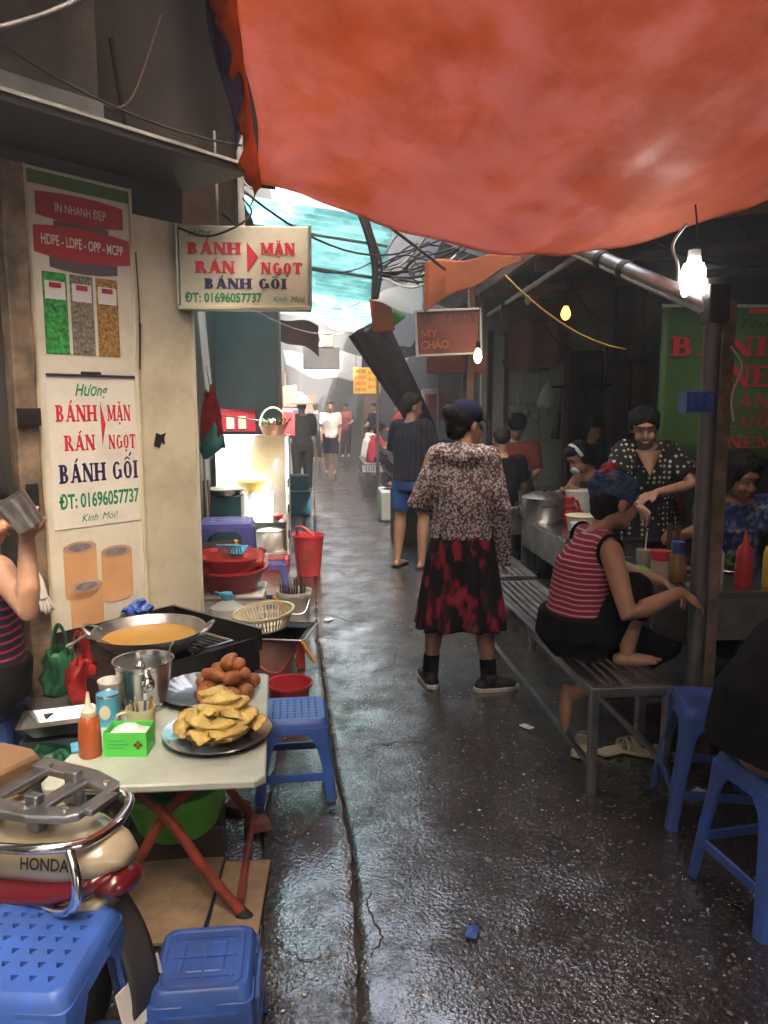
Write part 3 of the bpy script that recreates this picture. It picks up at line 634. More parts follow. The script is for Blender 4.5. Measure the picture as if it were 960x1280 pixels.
MB().box((1.52, 7.0, 2.6), (.05, 6.4, .07)).build('edge_beam', 'brown_wood', rr_, 0, .004)
for x_, y in ((1.36, 6.95), (1.62, 8.6)): MB().box((x_, y, 1.3), (.06, .06, 2.6)).build('roof_post', 'brown_wood', rr_, 0, .004)
# kitchen back wall with glazed screens
bw = thing('kitchen_wall', 'pale stained back wall of the food stall kitchen', 'wall')
MB().box((3.0, 8.1, 1.4), (2.6, .1, 2.8)).build('masonry', 'wall_right', bw, 0)
for i in range(3):
    for k in range(4): MB().box((2.0+i*.215, 8.04, .55+k*.4), (.205, .02, .385)).build('tile', 'glass_pane', bw, 0, .003)
for x in (1.78, 1.95): MB().box((x, 8.02, 1.15), (.05, .05, 2.3)).build('screen_post', 'dark_wood', bw, 0, .004)
MB().box((1.866, 8.02, 1.15), (.12, .015, 2.2)).build('glass_panel', 'glass_pane', bw, 0)
MB().box((2.15, 8.0, 1.95), (.5, .04, .05), ry=R(8)).build('screen_rail', 'dark_wood', bw, 0, .004)
dr = thing('kitchen_door', 'dark panelled wooden door in the kitchen back wall', 'door', (2.8, 8.02, 0))
MB().box((0, 0, 1.05), (.36, .05, 2.1)).build('leaf', 'dark_wood', dr, 0, .005)
for x in (-.085, .085):
    for z, h_ in ((1.55, .7), (.6, .8)): MB().box((x, -.03, z), (.13, .02, h_)).build('door_panel', 'tin_dark', dr, 0, .008)
for x in (-.2, .2): MB().box((x, -.01, 1.06), (.04, .08, 2.16)).build('jamb', 'brown_wood', dr, 0, .004)
MB().ell((.14, -.05, 1.0), .02).build('knob', 'steel', dr)
wd = thing('dark_pillar', 'dark brown timber pillar between the door and the green banner', 'pillar', (3.0, 7.4, 0))
MB().box((-.06, 0, 1.35), (.14, .12, 2.7)).build('upright', 'dark_wood', wd, 0, .006); MB().box((.1, .02, 1.35), (.12, .1, 2.7)).build('upright', 'brown_wood', wd, 0, .006)
MB().box((.02, -.04, 1.95), (.3, .06, .05)).build('crosspiece', 'iron_black', wd, 0, .004)
b = MB().grid(lambda u, v: V((1.86+.62*u, 7.6+.03*math.sin(u*14), 2.5-.62*v+.1*u-.04*math.sin(u*PI))), 30, 10); tag(b.build('reddish_curtain', 'curtain', smooth=180, solid=.003), 'faded reddish curtain hanging in front of the kitchen wall', 'curtain')
hk = thing('kitchen_rail', 'iron rail with bags hanging in front of the kitchen door', 'rail', (2.7, 7.7, 1.72)); MB().tube([(-.38, 0, 0), (.42, 0, .03)], .012, 8).build('bar', 'iron_black', hk)
MB().box((.02, -.02, .07), (.14, .1, .16)).build('bracket', 'iron_black', hk, 0, .01)
b = MB(); b.lathe([(.005, .2), (.02, .18), (.07, .1), (.1, .02), (.09, -.06), (.03, -.1), (.002, -.1)], 18); rough(b.v, .02, 12); o = b.build('hanging_white_bag', 'clear_bag', loc=(2.27, 7.6, 1.58)); tag(o, 'full white bag hanging from the kitchen rail', 'bag')
b = MB(); b.tube([(2.4, 7.6, 1.5), (2.36, 7.6, 1.2)], [.02, .05], 10); b.tube([(2.4, 7.6, 1.5), (2.42, 7.6, 1.72)], .008, 6); tag(b.build('folded_umbrella', 'black_plastic'), 'furled black umbrella hanging below the white bag', 'umbrella')
# pale strip at the far right of kitchen
MB().box((3.62, 7.2, 1.3), (.3, .05, 2.6)).build('side_panel', 'wall_right', bw, 0, .005)
# far right side
fr = thing('far_right_building', 'dim building behind the far right stalls', 'building')
MB().box((4.6, 20, 2.6), (4.6, 22, 5.2)).build('wall', 'wall_dark', fr, 0)
ew = thing('end_wall', 'dim building closing the far end of the alley', 'building')
MB().box((0, 31, 3), (12, .5, 6)).build('wall', 'wall_dark', ew, 0)
for i in range(5): MB().box((-1.2+i*.8, 30.6, 1.4), (.6, .2, 1.0)).build('shutter', ('wall_teal', 'brown_wood', 'tin_dark')[i % 3], ew, 0)

# ============================================================ tarps and roofs over the alley
def tz(x, y):
    u = (x+.22)/2.45; e = 2.47+.3*max(-.3, 3.45-y)
    s = -.3*math.sin(PI*min(1, max(0, u)))**1.1*max(0, min(1, (y+.3)/3.2)) + .06*u
    for cx, cy in ((-.23, 3.46), (2.3, 3.46), (-.23, 1.2)):
        d = math.hypot(x-cx, y-cy); s += .022*math.exp(-d*1.3)*min(1, d*6)*(1-abs(math.sin(6*math.atan2(y-cy, x-cx)+2.2*noise.noise((x*1.4, y*1.4, 7)))))
    return e+s+.02*noise.noise((x*1.7, y*1.7, 0))+.012*noise.noise((x*5, y*2.5, 4))+.006*math.sin(x*16+y*9+3*noise.noise((x*2, y*2, 9)))
mt = thing('orange_awning', 'large orange red tarpaulin awning sagging overhead', 'awning')
b = MB().grid(lambda u, v: V((-.23+2.56*u+.012*math.sin(v*30)*(u < .02), -.2+3.66*v, tz(-.23+2.56*u, -.2+3.66*v))), 90, 110)
b.build('sheet', 'tarp_orange', mt, 180, 0, .002)
def hem(v, k):
    y = -.2+3.68*v; w_ = .009*math.sin(y*17)+.006*math.sin(y*41); return V((-.235-.05*k+w_*k*1.6, y, tz(-.27, y)-.05*k*k+.02*k*math.sin(y*25)-.015*k))
MB().grid(lambda u, v: hem(v, u), 8, 160).build('ragged_hem', 'tarp_flap', mt, 180, 0, .003)
b = MB().grid(lambda u, v: V((-.26-.13*u*(1-.75*v)-.012*math.sin(v*26), .8+2.3*v, tz(-.27, .8+2.3*v)+.02-.1*u+.02*math.sin(v*19))), 8, 60)
b.build('blue_lining', 'tarp_blue', mt, 180, 0, .003)
b = MB().grid(lambda u, v: V((-.23+2.5*u, 3.46+.03*math.sin(PI*v), tz(-.23+2.5*u, 3.46)-.0+.03*v)), 60, 4); b.build('rolled_edge', 'tarp_orange', mt, 180, 0, .002)
ra = thing('added_rear_shade', 'unseen dark canvas added behind the viewpoint to cut sky light on the right', 'awning')  # added behind the camera to darken the right side
MB().grid(lambda u, v: V((-.3+2.7*u, -6.5+6.25*v, 2.75+.12*math.sin(v*17)*.3-.12*math.sin(PI*u))), 10, 20).build('canvas', 'tarp_dark', ra, 180, 0, .003)
for k in range(7): y = .9+k*.4; MB().tube([V((-.262, y, tz(-.23, y)-.02))+V((.002*0, .011*math.cos(a), .011*math.sin(a))) for a in [2*PI*i/12 for i in range(12)]], .003, 6, loop=True).build('eyelet', 'steel', mt, 180)
MB().tube(sag((-.25, 3.45, 2.46), (-.4, 4.3, 2.75), .03), .004, 6).build('tie_rope', 'cable_pale', mt, 180); MB().tube(sag((2.2, 3.45, 2.5), (1.75, 3.75, 2.62), .03), .004, 6).build('tie_rope', 'cable_pale', mt, 180)
# diagonal pipe and post at the right
po = thing('awning_post', 'grey steel post with a diagonal brace carrying the awning', 'post', (1.6, 3.07, 0))
MB().tube([(0, 0, 0), (-.005, 0, 2.05)], .034, 16).build('post', 'galv', po)
MB().box((.065, .02, .98), (.05, .06, 1.96)).build('timber_batten', 'old_wood', po, 0, .004)
MB().tube([(-.31, .92, 2.35), (.0, 0, 1.93)], .04, 14).build('brace', 'steel_dull', po)
for t in (.25, .42): MB().tube([V((-.31, .92, 2.35)).lerp(V((0, 0, 1.93)), t), V((-.31, .92, 2.35)).lerp(V((0, 0, 1.93)), t+.03)], .046, 14).build('wire_tie', 'cable', po)
MB().box((0, 0, 1.95), (.085, .08, .15)).build('bracket', 'iron_black', po, 0, .006)
MB().tube(curve_pts([(.05, -.05, 1.78), (.1, -.05, 1.7), (.06, -.06, 1.58), (.08, -.05, 1.48)]), .004, 6).build('loose_wire', 'cable_pale', po)
# teal translucent corrugated roof
te = thing('teal_roof', 'translucent turquoise corrugated roof sheet over the middle of the alley', 'roof')
MB().grid(lambda u, v: V((-1.05+1.75*u, 7.15+3.1*v, 3.42-.62*v-.24*u+.016*math.sin(v*2*PI*24))), 8, 300).build('corrugated_sheet', 'teal_roof', te, 180, 0, .002)
MB().tube([(-1.05, 8.5, 3.12), (.7, 8.5, 2.88)], .018, 8).build('batten', 'galv', te)
MB().tube([(-1.05, 7.7, 3.3), (.7, 7.7, 3.06)], .015, 8).build('batten', 'galv', te)
def patch(name, label, m, fn, nu=16, nv=16): return tag(MB().grid(fn, nu, nv).build(name, m, smooth=180, solid=.003), label, 'awning')
patch('dark_awning', 'dark tarpaulin awning beyond the turquoise roof', 'tarp_dark', lambda u, v: V((-1.0+1.0*u, 10.4+.9*v, 2.85-.3*u-.35*v+.05*math.sin(u*9)+.12*math.sin(PI*u)*v)))
patch('added_shade_awning', 'dark sheet added behind the hanging sign to keep sun off the recess wall', 'tarp_dark', lambda u, v: V((-1.07+.6*u, 4.6+2.3*v, 2.92-.06*u+.02*math.sin(v*14))))  # added only to shade the recess wall from the sun
patch('grey_awning', 'grey tarpaulin awning behind the tangled cables', 'tarp_grey', lambda u, v: V((1.05+1.0*u, 6.7+1.8*v, 2.92-.12*u-.2*v-.1*math.sin(PI*u))))
patch('orange_flap', 'small orange tarpaulin flap hanging beside the white sheet', 'tarp_flap', lambda u, v: V((.81+.74*u, 6.0-.25*u, 2.62-.36*v*(1-.93*u)+.03*u+.015*math.sin(u*12+v*5))))
patch('white_sheet', 'bright white plastic sheet drooping below the tangled cables', 'tarp_white', lambda u, v: V((.5+.46*u, 7.0+.3*v, 2.5+.2*u-v*(.36*u)+.015*math.sin(u*8))))
patch('striped_flap', 'orange flap with a green border hanging from the white sheet', 'tarp_flap', lambda u, v: V((.47+.2*u+.04*(1-v), 7.3, 2.2+.31*v-.02*u+.05*u*(1-v)+.012*math.sin(v*7))))
patch('green_flap', 'narrow green strip of cloth beside the orange flap', 'tarp_green', lambda u, v: V((.69+.12*u, 7.32, 2.26+.2*v+.09*u)))
patch('white_awning', 'sunlit white awning swooping across the far alley', 'tarp_white', lambda u, v: V((-1.0+3.1*u, 18.0+1.4*v, 2.7-.15*v-.42*math.sin(PI*u)*v+.06*math.sin(u*17))), 30, 10)
patch('pale_awning', 'pale sheet awning over the middle distance of the alley', 'tarp_white', lambda u, v: V((.0+.8*u, 10.4+.5*v, 2.75-.45*v*u-.06*math.sin(u*7))))
patch('low_dark_awning', 'dark canvas awning hanging low over the far right stalls', 'tarp_dark', lambda u, v: V((1.45+1.2*u, 11.2+5*v, 2.5+.35*u-.1*v+.03*math.sin(v*22))))
patch('blue_striped_awning', 'far awning with pale and dark stripes', 'tarp_blue', lambda u, v: V((.9+.9*u, 16.2+.4*v, 2.75-.5*v*(1-u*.6))))
# dark signboard-like box and air conditioner far over the alley
ac = thing('air_conditioner', 'white air conditioner unit fixed above the far alley', 'air conditioner', (.02, 12.4, 2.55))
MB().box((0, 0, 0), (.42, .25, .25)).build('casing', 'ac_white', ac, 0, .02); MB().tube([(-.08, -.128, 0), (-.08, -.135, 0)], .09, 20).build('fan_grille', 'tin_dark', ac)
db = MB().box((.05, 15.0, 2.42), (.7, .12, .42)).build('dark_signboard', 'tin_dark', bevel=.01); tag(db, 'dark blank board hanging across the far alley', 'board')
# black duct of furled tarpaulin
def duct(t, a):
    p = V((.5, 8.1, 2.35)).lerp(V((1.12, 8.1, 1.25)), t); ax = V((.62, 0, -1.1)).normalized(); s = V((ax.z*-1, 0, ax.x))
    r = (.2-.085*t)*(1+.09*math.sin(5*a+2*t)+.05*math.sin(9*a)); return p+s*math.cos(a)*r+V((0, 1, 0))*math.sin(a)*r
tag(MB().loft([[duct(i/16, 2*PI*j/28) for j in range(28)] for i in range(17)]).build('furled_tarpaulin', 'black_plastic', smooth=180), 'thick furled black tarpaulin slanting down beside the stalls', 'tarpaulin')
# cables
def cable(label, pts, r=.008, m='cable', n=6, name='cable'): return tag(MB().tube(pts, r, n).build(name, m, smooth=180), label, 'cable')
tr = thing('cable_tangle', 'thick tangle of black cables hanging above the alley', 'cable')
for k in range(7):
    o_ = V((rnd.uniform(-.03, .03), rnd.uniform(-.03, .03), 0))
    MB().tube(curve_pts([V((.3, 6.6, 3.35))+o_*2, V((.42, 6.6, 2.98))+o_, V((.5, 6.6, 2.7))+o_*1.4, V((.48, 6.6, 2.42))+o_*.8]), rnd.uniform(.009, .016), 6).build('strand', 'cable', tr, 180)
for k in range(12):
    a = V((.5, 6.6, rnd.uniform(2.6, 2.72))); c = V((rnd.uniform(.8, 1.35), 6.4+rnd.uniform(-.2, .2), rnd.uniform(2.66, 2.95)))
    m_ = a.lerp(c, .5)+V((0, rnd.uniform(-.1, .1), rnd.uniform(-.18, .1)))
    MB().tube(curve_pts([a, m_, c]), rnd.uniform(.006, .012), 6).build('strand', 'cable' if k % 4 else 'cable_pale', tr, 180)
for k in range(6):
    c = V((rnd.uniform(.65, .95), 6.5, rnd.uniform(2.58, 2.75))); r_ = rnd.uniform(.06, .12)
    MB().tube([c+V((math.cos(2*PI*i/16)*r_, rnd.uniform(-.01, .01), math.sin(2*PI*i/16)*r_*.7)) for i in range(15)], .006, 6).build('coil', 'cable', tr, 180)
cable('black cable strung across from the hanging sign to the tangle', sag((-.38, 4.3, 2.66), (.9, 6.4, 2.85), .2), .007)
cable('second black cable sagging under the turquoise roof', sag((-.5, 4.3, 2.55), (.45, 6.6, 2.72), .18), .006)
cable('pale wire sagging below the hanging sign', sag((-.4, 5.2, 2.15), (.55, 7.6, 2.35), .14), .005, 'cable_pale')
cable('pale looped wire under the turquoise roof', sag((-.35, 6.2, 2.6), (.4, 7.4, 2.5), .16), .006, 'cable_pale')
cable('slim pale pole slanting below the orange awning edge', [(.0, 4.2, 2.75), (.95, 5.9, 2.55)], .011, 'galv', name='slanting_pole')
cable('thick grey cable looping across the concrete wall', curve_pts([(-1.3, 2.55, 2.62), (-.98, 2.65, 2.7), (-.7, 2.72, 2.85), (-.5, 2.75, 3.05)]), .011, 'galv')
cable('thin dark cable running along the awning edge', sag((-1.05, 2.72, 2.72), (-.3, 3.3, 2.58), .06), .004)
cable('thin rusty wire on the brown sheet', curve_pts([F(.3, -.1, 2.92), F(.5, -.2, 2.86), F(.72, -.3, 2.98), F(.9, -.3, 3.4)]), .005, 'brown_wood')
cable('tangled black wire around the hanging sign', curve_pts([(-.62, 3.64, 2.33), (-.5, 3.66, 2.3), (-.37, 3.65, 2.34), (-.3, 3.72, 2.42), (-.38, 4.2, 2.6)]), .005)
cable('yellow wire drooping from the awning to the brown pillar', sag((.98, 4.1, 2.22), (1.75, 4.35, 1.86), .07), .005, 'wire_yellow')
cable('thin wire running up the panel joint', curve_pts([F(.475, .04, 2.2), F(.48, .04, 1.95), F(.47, .04, 1.7), F(.485, .04, 1.9)]), .003)
# ============================================================ plastic stools
def rsq(h, r, z, n=5):
    out = []
    for q, (sx, sy) in enumerate(((1, 1), (-1, 1), (-1, -1), (1, -1))):
        for i in range(n+1):
            a = PI/2*q+PI/2*i/n; out.append(V((sx*(h-r)+r*math.cos(a), sy*(h-r)+r*math.sin(a), z)))
    return out
def stool(name, label, loc, rz, ht, top, m, holes=6, group=None, splay=.03, tri=True, solid=False):
    t = thing(name, label, 'stool', loc, rz, group)
    b = MB(); g = top*.8; n = max(holes, 1)
    if holes:
        c = 2*g/n
        for i in range(n):
            for j in range(n):
                x, y = -g+c*(i+.5), -g+c*(j+.5); q = c/2; k = c*.2
                o_ = [(x-q, y-q, ht), (x+q, y-q, ht), (x+q, y+q, ht), (x-q, y+q, ht)]
                i_ = [(x-k*.25, y-k*1.1, ht-.001), (x+k*.25, y-k*1.1, ht-.001), (x+k*1.2, y+k*.9, ht-.001), (x-k*1.2, y+k*.9, ht-.001)] if tri else [(x-k, y-k, ht-.001), (x+k, y-k, ht-.001), (x+k, y+k, ht-.001), (x-k, y+k, ht-.001)]
                d_ = [(p[0], p[1], ht-.014) for p in i_]
                b.add(o_+i_+d_, [(a, (a+1) % 4, 4+(a+1) % 4, 4+a) for a in range(4)]+[(4+a, 4+(a+1) % 4, 8+(a+1) % 4, 8+a) for a in range(4)])
        b.loft([rsq(g, .0005, ht), rsq(top*.95, .03, ht+.001), rsq(top, .03, ht-.006), rsq(top+.006, .03, ht-.02), rsq(top+.012, .03, ht-.055), rsq(top+.006, .028, ht-.055), rsq(top*.97, .028, ht-.02)], cap=False)
    else:
        b.loft([rsq(.005, .002, ht-.001), rsq(g*.5, .01, ht-.001), rsq(g*.52, .01, ht-.003), rsq(g*.56, .01, ht-.003), rsq(g*.58, .01, ht), rsq(g, .02, ht), rsq(g*1.02, .02, ht-.003), rsq(g*1.06, .02, ht), rsq(top*.95, .03, ht), rsq(top, .03, ht-.006), rsq(top+.008, .03, ht-.04), rsq(top+.012, .03, ht-.06), rsq(top+.006, .028, ht-.06), rsq(top*.95, .028, ht-.02)], cap=False)
        for a in (-g*.75, 0, g*.75):
            b.box((a, 0, ht+.0005), (.006, g*1.7, .003)); b.box((0, a, ht+.0008), (g*1.7, .006, .003))
    b.build('seat', m, t, 40)
    W = top*.6; th = .014; bt = top+.012+splay
    for sx in (1, -1):
        for sy in (1, -1):
            rings = []
            for z, o_, wd in ((ht-.03, top+.009, W*1.25), (ht-.07, top+.0115, W*1.05), (ht-.095, top+.013, W*.8), (ht-.13, top+.015, W*.66), (ht*.4, top+.012+splay*.55, W*.58), (.012, bt, W*.52), (0, bt+.002, W*.54)):
                L_ = [(o_-wd, o_), (o_-.018, o_), (o_-.005, o_-.005), (o_, o_-.018), (o_, o_-wd), (o_-th, o_-wd), (o_-th, o_-th), (o_-wd, o_-th)]
                rings.append([V((sx*x, sy*y, z)) for x, y in L_])
            lb_ = MB().loft(rings); lb_.build('leg', m, t, 40, .002)
    zs = ht*.3; o_ = top+.012+splay*.68-.008
    for a in range(4):
        Mx = Matrix.Rotation(PI/2*a, 4, 'Z'); MB().box((0, o_, zs), (2*(o_-W*.35), .012, .032), Mx=Mx).build('stretcher', m, t, 0, .003)
    if solid:
        for a in range(4):
            Mx = Matrix.Rotation(PI/2*a, 4, 'Z'); MB().prism([(-top*.75, ht-.05), (top*.75, ht-.05), (top*.78, ht*.36), (top*.45, ht*.36), (top*.35, ht*.55), (-top*.35, ht*.55), (-top*.45, ht*.36), (-top*.78, ht*.36)], -.004, .004, Mx @ Matrix.Translation((0, top+.014, 0)) @ Matrix.Rotation(PI/2, 4, 'X')).build('side_panel', m, t, 0)
    return t
stool('plastic_stool', 'blue perforated plastic stool beside the folding snack table', (-.115, 3.0, 0), R(2), .325, .125, 'blue_stool', 7, splay=.022)
stool('plastic_stool', 'tall bright blue perforated stool in front of the motorbike', (-.6, 1.47, 0), R(-7), .47, .135, 'blue_stool', 6, splay=.03)
stool('plastic_stool', 'low dark blue stool with a closed embossed top beside the plywood', (-.285, 1.69, 0), R(1), .25, .11, 'blue_stool2', 0, splay=.012, solid=True)
stool('plastic_stool', 'blue plastic stool at the end of the steel bench', (1.47, 2.66, 0), R(-14), .45, .125, 'blue_stool', 0, splay=.045)
stool('plastic_stool', 'blue plastic stool under the person in black', (1.41, 2.13, 0), R(8), .45, .135, 'blue_stool', 0, splay=.035)
stool('plastic_stool', 'tall violet blue stool behind the bundle of chopsticks', (-.74, 6.1, 0), R(3), .64, .2, 'violet_stool', 0, splay=.03)
stool('plastic_stool', 'violet blue stool with a red sheet on top', (-.36, 5.45, 0), R(5), .46, .1, 'violet_stool', 0, splay=.05)

# ============================================================ folding table
TZ = .5
ft = thing('folding_table', 'pale green folding table with rusty red crossed legs', 'table', (-.47, 2.5, 0))
MB().loft([[V((p.x*.0+q[0], q[1], z)) for q in [(-.24, -.44), (.275, -.44), (.305, -.41), (.26, .42), (.24, .44), (-.17, .44), (-.2, .42), (-.32, -.4), (-.3, -.44)] for p in (V((0, 0, 0)),)] for z in (TZ-.026, TZ)]).build('top', 'tabletop', ft, 30, .006)
MB().box((-.02, 0, TZ-.04), (.4, .7, .025)).build('under_frame', 'leg_red', ft, 0, .003)
for yy in (-.3, .22):
    MB().tube(curve_pts([(-.13, yy, TZ-.05), (.0, yy-.01, .33), (.13, yy-.03, .14), (.23, yy-.05, .02)], 6), .016, 10).build('leg', 'leg_red', ft)
    MB().tube(curve_pts([(.13, yy+.03, TZ-.05), (.0, yy+.025, .33), (-.12, yy+.005, .14), (-.24, yy-.01, .02)], 6), .016, 10).build('leg', 'leg_red', ft)
    for x in (.232, -.242): MB().tube([(x-.02*(1 if x > 0 else -1), yy-.045+(.035 if x < 0 else 0), .035), (x+.01*(1 if x > 0 else -1), yy-.05+(.035 if x < 0 else 0), .008)], .02, 10).build('rubber_foot', 'rubber', ft)
MB().tube([(.0, -.3, .33), (.0, .22, .33)], .008, 8).build('pivot_rod', 'leg_red', ft)
MB().tube([(.21, -.32, .05), (.21, .18, .05)], .012, 8).build('foot_bar', 'leg_red', ft)
pw = [((-.62, 2.14, .014), (.36, .3, .012), R(3)), ((-.285, 2.21, .016), (.2, .38, .013), R(-2))]
pw = thing('plywood_sheet', 'dirty plywood offcut lying on the pavement under the table legs', 'board', (-.42, 2.24, .012))
MB().box((-.1, .02, .008), (.34, .42, .012), R(-3)).build('plank', 'plywood', pw, 0, .002); MB().box((.155, .0, .006), (.15, .4, .01), R(-2)).build('plank', 'plywood', pw, 0, .002)
# green basin under the table
def basin(name, label, loc, r, h, m, group=None, tilt=0, rzz=0, lip=.02, cat='basin', wall=.006, base=.66, parts=None):
    b = MB(); b.lathe([(.002, .004), (r*base, .004), (r*(base+.04), .02), (r*.92, h*.8), (r, h), (r+lip, h+.002), (r+lip, h-.012), (r+.002, h-.012), (r*.93, h*.75), (r*(base+.06), .012), (r*base, 0), (.002, 0)], 40)
    o = b.build(name, m, smooth=50); o.location = loc; o.rotation_euler = (tilt, 0, rzz); return tag(o, label, cat, group)
basin('green_basin', 'lime green basin tucked under the folding table', (-.5, 2.52, .13), .19, .2, 'green_basin', tilt=R(6))
ck = MB(); ck.box((0, 0, .06), (.3, .2, .12), R(5)); o = ck.build('wooden_crate', 'dark_wood', bevel=.004, loc=(-.5, 2.56, .008)); tag(o, 'low dark crate carrying the green basin', 'crate')
for i, (x, y, rz) in enumerate(((-.245, 2.66, 20), (-.33, 2.78, -30))):
    b = MB().box((0, 0, .02), (.09, .065, .04)); rough(b.v, .014, 20, i); o = b.build('broken_brick', 'brick', bevel=.006); o.location = (x, y, .006); o.rotation_euler.z = R(rz); tag(o, ('broken red brick beside the table foot', 'broken red brick lying behind the table legs')[i], 'brick')

# ============================================================ things on the table
def lathe_thing(name, label, cat, loc, prof, m, n=28, group=None, smooth=45):
    o = MB().lathe(prof, n).build(name, m, smooth=smooth, loc=loc); return tag(o, label, cat, group)
pl = lathe_thing('steel_plate', 'round steel plate heaped with yellow fried dumplings', 'plate', (-.335, 2.36, TZ), [(.002, .006), (.12, .006), (.135, .012), (.165, .024), (.172, .026), (.173, .022), (.136, .006), (.12, 0), (.002, 0)], 'steel', 48)
ptr = MB().lathe([(.002, .006), (.1, .006), (.115, .014), (.155, .03), (.166, .036), (.168, .031), (.12, .008), (.1, 0), (.002, 0)], 72, wob=lambda j, z: 1+(.035*abs(math.sin(j*PI/72*24)) if z > .012 else 0))
o = ptr.build('scalloped_tray', 'steel', smooth=60, loc=(-.42, 2.71, TZ)); tag(o, 'scalloped steel tray holding brown fried dough balls', 'tray')
# half moon dumplings
def dumpling_mesh(seed):
    b = MB(); nu, nv = 18, 8
    def top(u, v, s):
        a = PI*u; r = v; x = .056*math.cos(a)*(r*.96+.04); y = .06*math.sin(a)*r-.02
        hh = .026*(1-r**2.6)*(.35+.65*math.sin(a)**.7 if math.sin(a) > 0 else .35)*s
        cr = .0035*math.sin(u*nu*PI)*(r > .95); return V((x, y, hh+cr+.004*noise.noise((x*50+seed, y*50, s))))
    b.grid(lambda u, v: top(u, v, 1), nu, nv); b.grid(lambda u, v: top(u, v, -.75), nu, nv)
    me = b.mesh('dumpling'); bm = bmesh.new(); bm.from_mesh(me); bmesh.ops.remove_doubles(bm, verts=bm.verts, dist=.0012); bm.to_mesh(me); bm.free(); return me
DM = [dumpling_mesh(i*7.3) for i in range(4)]; first = {}
def inst(me, name, m, loc, rot, scale, label, cat, group):
    if me.name not in first: first[me.name] = finish(me, name, m, smooth=180); o = first[me.name]
    else: o = first[me.name].copy(); COL.objects.link(o)
    o.location = loc; o.rotation_euler = rot; o.scale = (scale,)*3; return tag(o, label, cat, group)
rd = random.Random(5)
for L_, (nn, rad, z, tl) in enumerate(((8, .1, .036, .4), (7, .075, .066, .5), (5, .05, .098, .45), (2, .02, .128, .3))):
    for k in range(nn):
        a = 2*PI*k/nn+L_*.6+rd.uniform(-.2, .2); rr_2 = rad*rd.uniform(.88, 1.05)
        inst(DM[rd.randrange(4)], 'fried_dumpling', 'dumpling', (-.325+math.cos(a)*rr_2, 2.365+math.sin(a)*rr_2*.95, TZ+z+rd.uniform(-.004, .005)), (tl*rd.uniform(.3, 1.2), rd.uniform(-.25, .25), a+rd.choice((-1, 1))*PI/2+rd.uniform(-.6, .6)), rd.uniform(1.1, 1.3), 'golden half moon dumpling in the heap on the steel plate', 'dumpling', 'fried dumplings heaped on the steel plate')
def ball_mesh(seed, l):
    b = MB(); b.ell((0, 0, 0), (.028+l, .028, .027), 16, 10)
    for i, p in enumerate(b.v): b.v[i] = p*(1+.06*noise.noise(p*40+V((seed, 0, 0))))
    return b.mesh('dough_ball')
BM_ = [ball_mesh(i*3.1, (.0, .01, .03, .036)[i]) for i in range(4)]
bp = [(.0, .0, 0, 2), (.06, -.02, 0, 1), (.11, .02, 0, 0), (.04, .055, 0, 2), (.095, .07, 0, 3), (-.03, .05, 0, 0), (-.01, -.055, 0, 3), (.075, -.07, 0, 2), (.13, -.045, 0, 1), (.145, .05, 0, 0), (.02, .0, .04, 3), (.09, .03, .042, 2), (.085, -.03, .04, 3), (.03, .06, .04, 1), (.12, .0, .04, 0), (.065, .04, .072, 3), (.07, .0, .075, 0), (.1, .01, .07, 1)]
for i, (x, y, z, k) in enumerate(bp):
    inst(BM_[k], 'dough_ball', 'doughball', (-.41+x*1.06, 2.71+y*1.06, TZ+.036+z*1.12), (rd.uniform(-.3, .3), rd.uniform(-.2, .2), rd.uniform(0, 3)), rd.uniform(.88, 1.02), 'round brown dough ball piled on the scalloped tray' if k < 2 else 'long brown dough roll piled on the scalloped tray', 'dough ball' if k < 2 else 'dough roll', 'fried dough balls on the tray' if k < 2 else 'fried dough rolls on the tray')
# steel bucket pot
st = thing('steel_pot', 'tall steel ice bucket standing at the corner of the snack table', 'pot', (-.62, 2.63, TZ))
MB().lathe([(.002, .006), (.07, .006), (.082, .08), (.094, .155), (.099, .172), (.105, .174), (.106, .169), (.096, .155), (.084, .08), (.073, 0), (.002, 0)], 36).build('body', 'steel', st)
MB().lathe([(.092, .15), (.0965, .153), (.092, .157)], 36).build('rib', 'steel', st); MB().lathe([(.0745, .02), (.078, .024), (.0755, .028)], 36).build('rib', 'steel', st)
for a in (-70, 110): MB().ell((.098*math.cos(R(a)), .098*math.sin(R(a)), .115), (.024, .024, .024), 14, 8).build('knob', 'chrome', st)
MB().tube([(.05, .03, .02), (.085, .05, .2), (.095, .06, .215)], .004, 6).build('ladle_handle', 'steel', st)
sb = thing('sauce_bottle', 'orange chilli sauce squeeze bottle with a pale nozzle', 'bottle', (-.7, 2.26, TZ))
MB().lathe([(.002, 0), (.03, 0), (.0335, .006), (.033, .06), (.031, .105), (.024, .125), (.02, .128)], 24).build('body', 'sauce', sb)
MB().lathe([(.0215, .124), (.023, .128), (.023, .142), (.016, .15), (.008, .162), (.0045, .195), (.003, .2), (.0005, .2)], 20).build('nozzle', 'nozzle', sb)
tb = thing('tissue_box', 'bright green open tissue box with white tissues', 'box', (-.59, 2.285, TZ), R(-4))
for c, d in (((0, -.044, .038), (.13, .003, .075)), ((0, .044, .038), (.13, .003, .075)), ((-.0635, 0, .038), (.003, .085, .075)), ((.0635, 0, .038), (.003, .085, .075)), ((0, 0, .002), (.124, .085, .003))): MB().box(c, d).build('side', 'green_box', tb, 0, .001)
b = MB().grid(lambda u, v: V((-.058+.116*u, -.038+.076*v, .055+.03*math.sin(PI*u)*math.sin(PI*v)+.008*noise.noise((u*5, v*5, 0)))), 16, 12); b.build('tissue', 'tissue', tb, 180, 0, .003)
T = surf((0, -.0455, .038), (1, 0, 0))
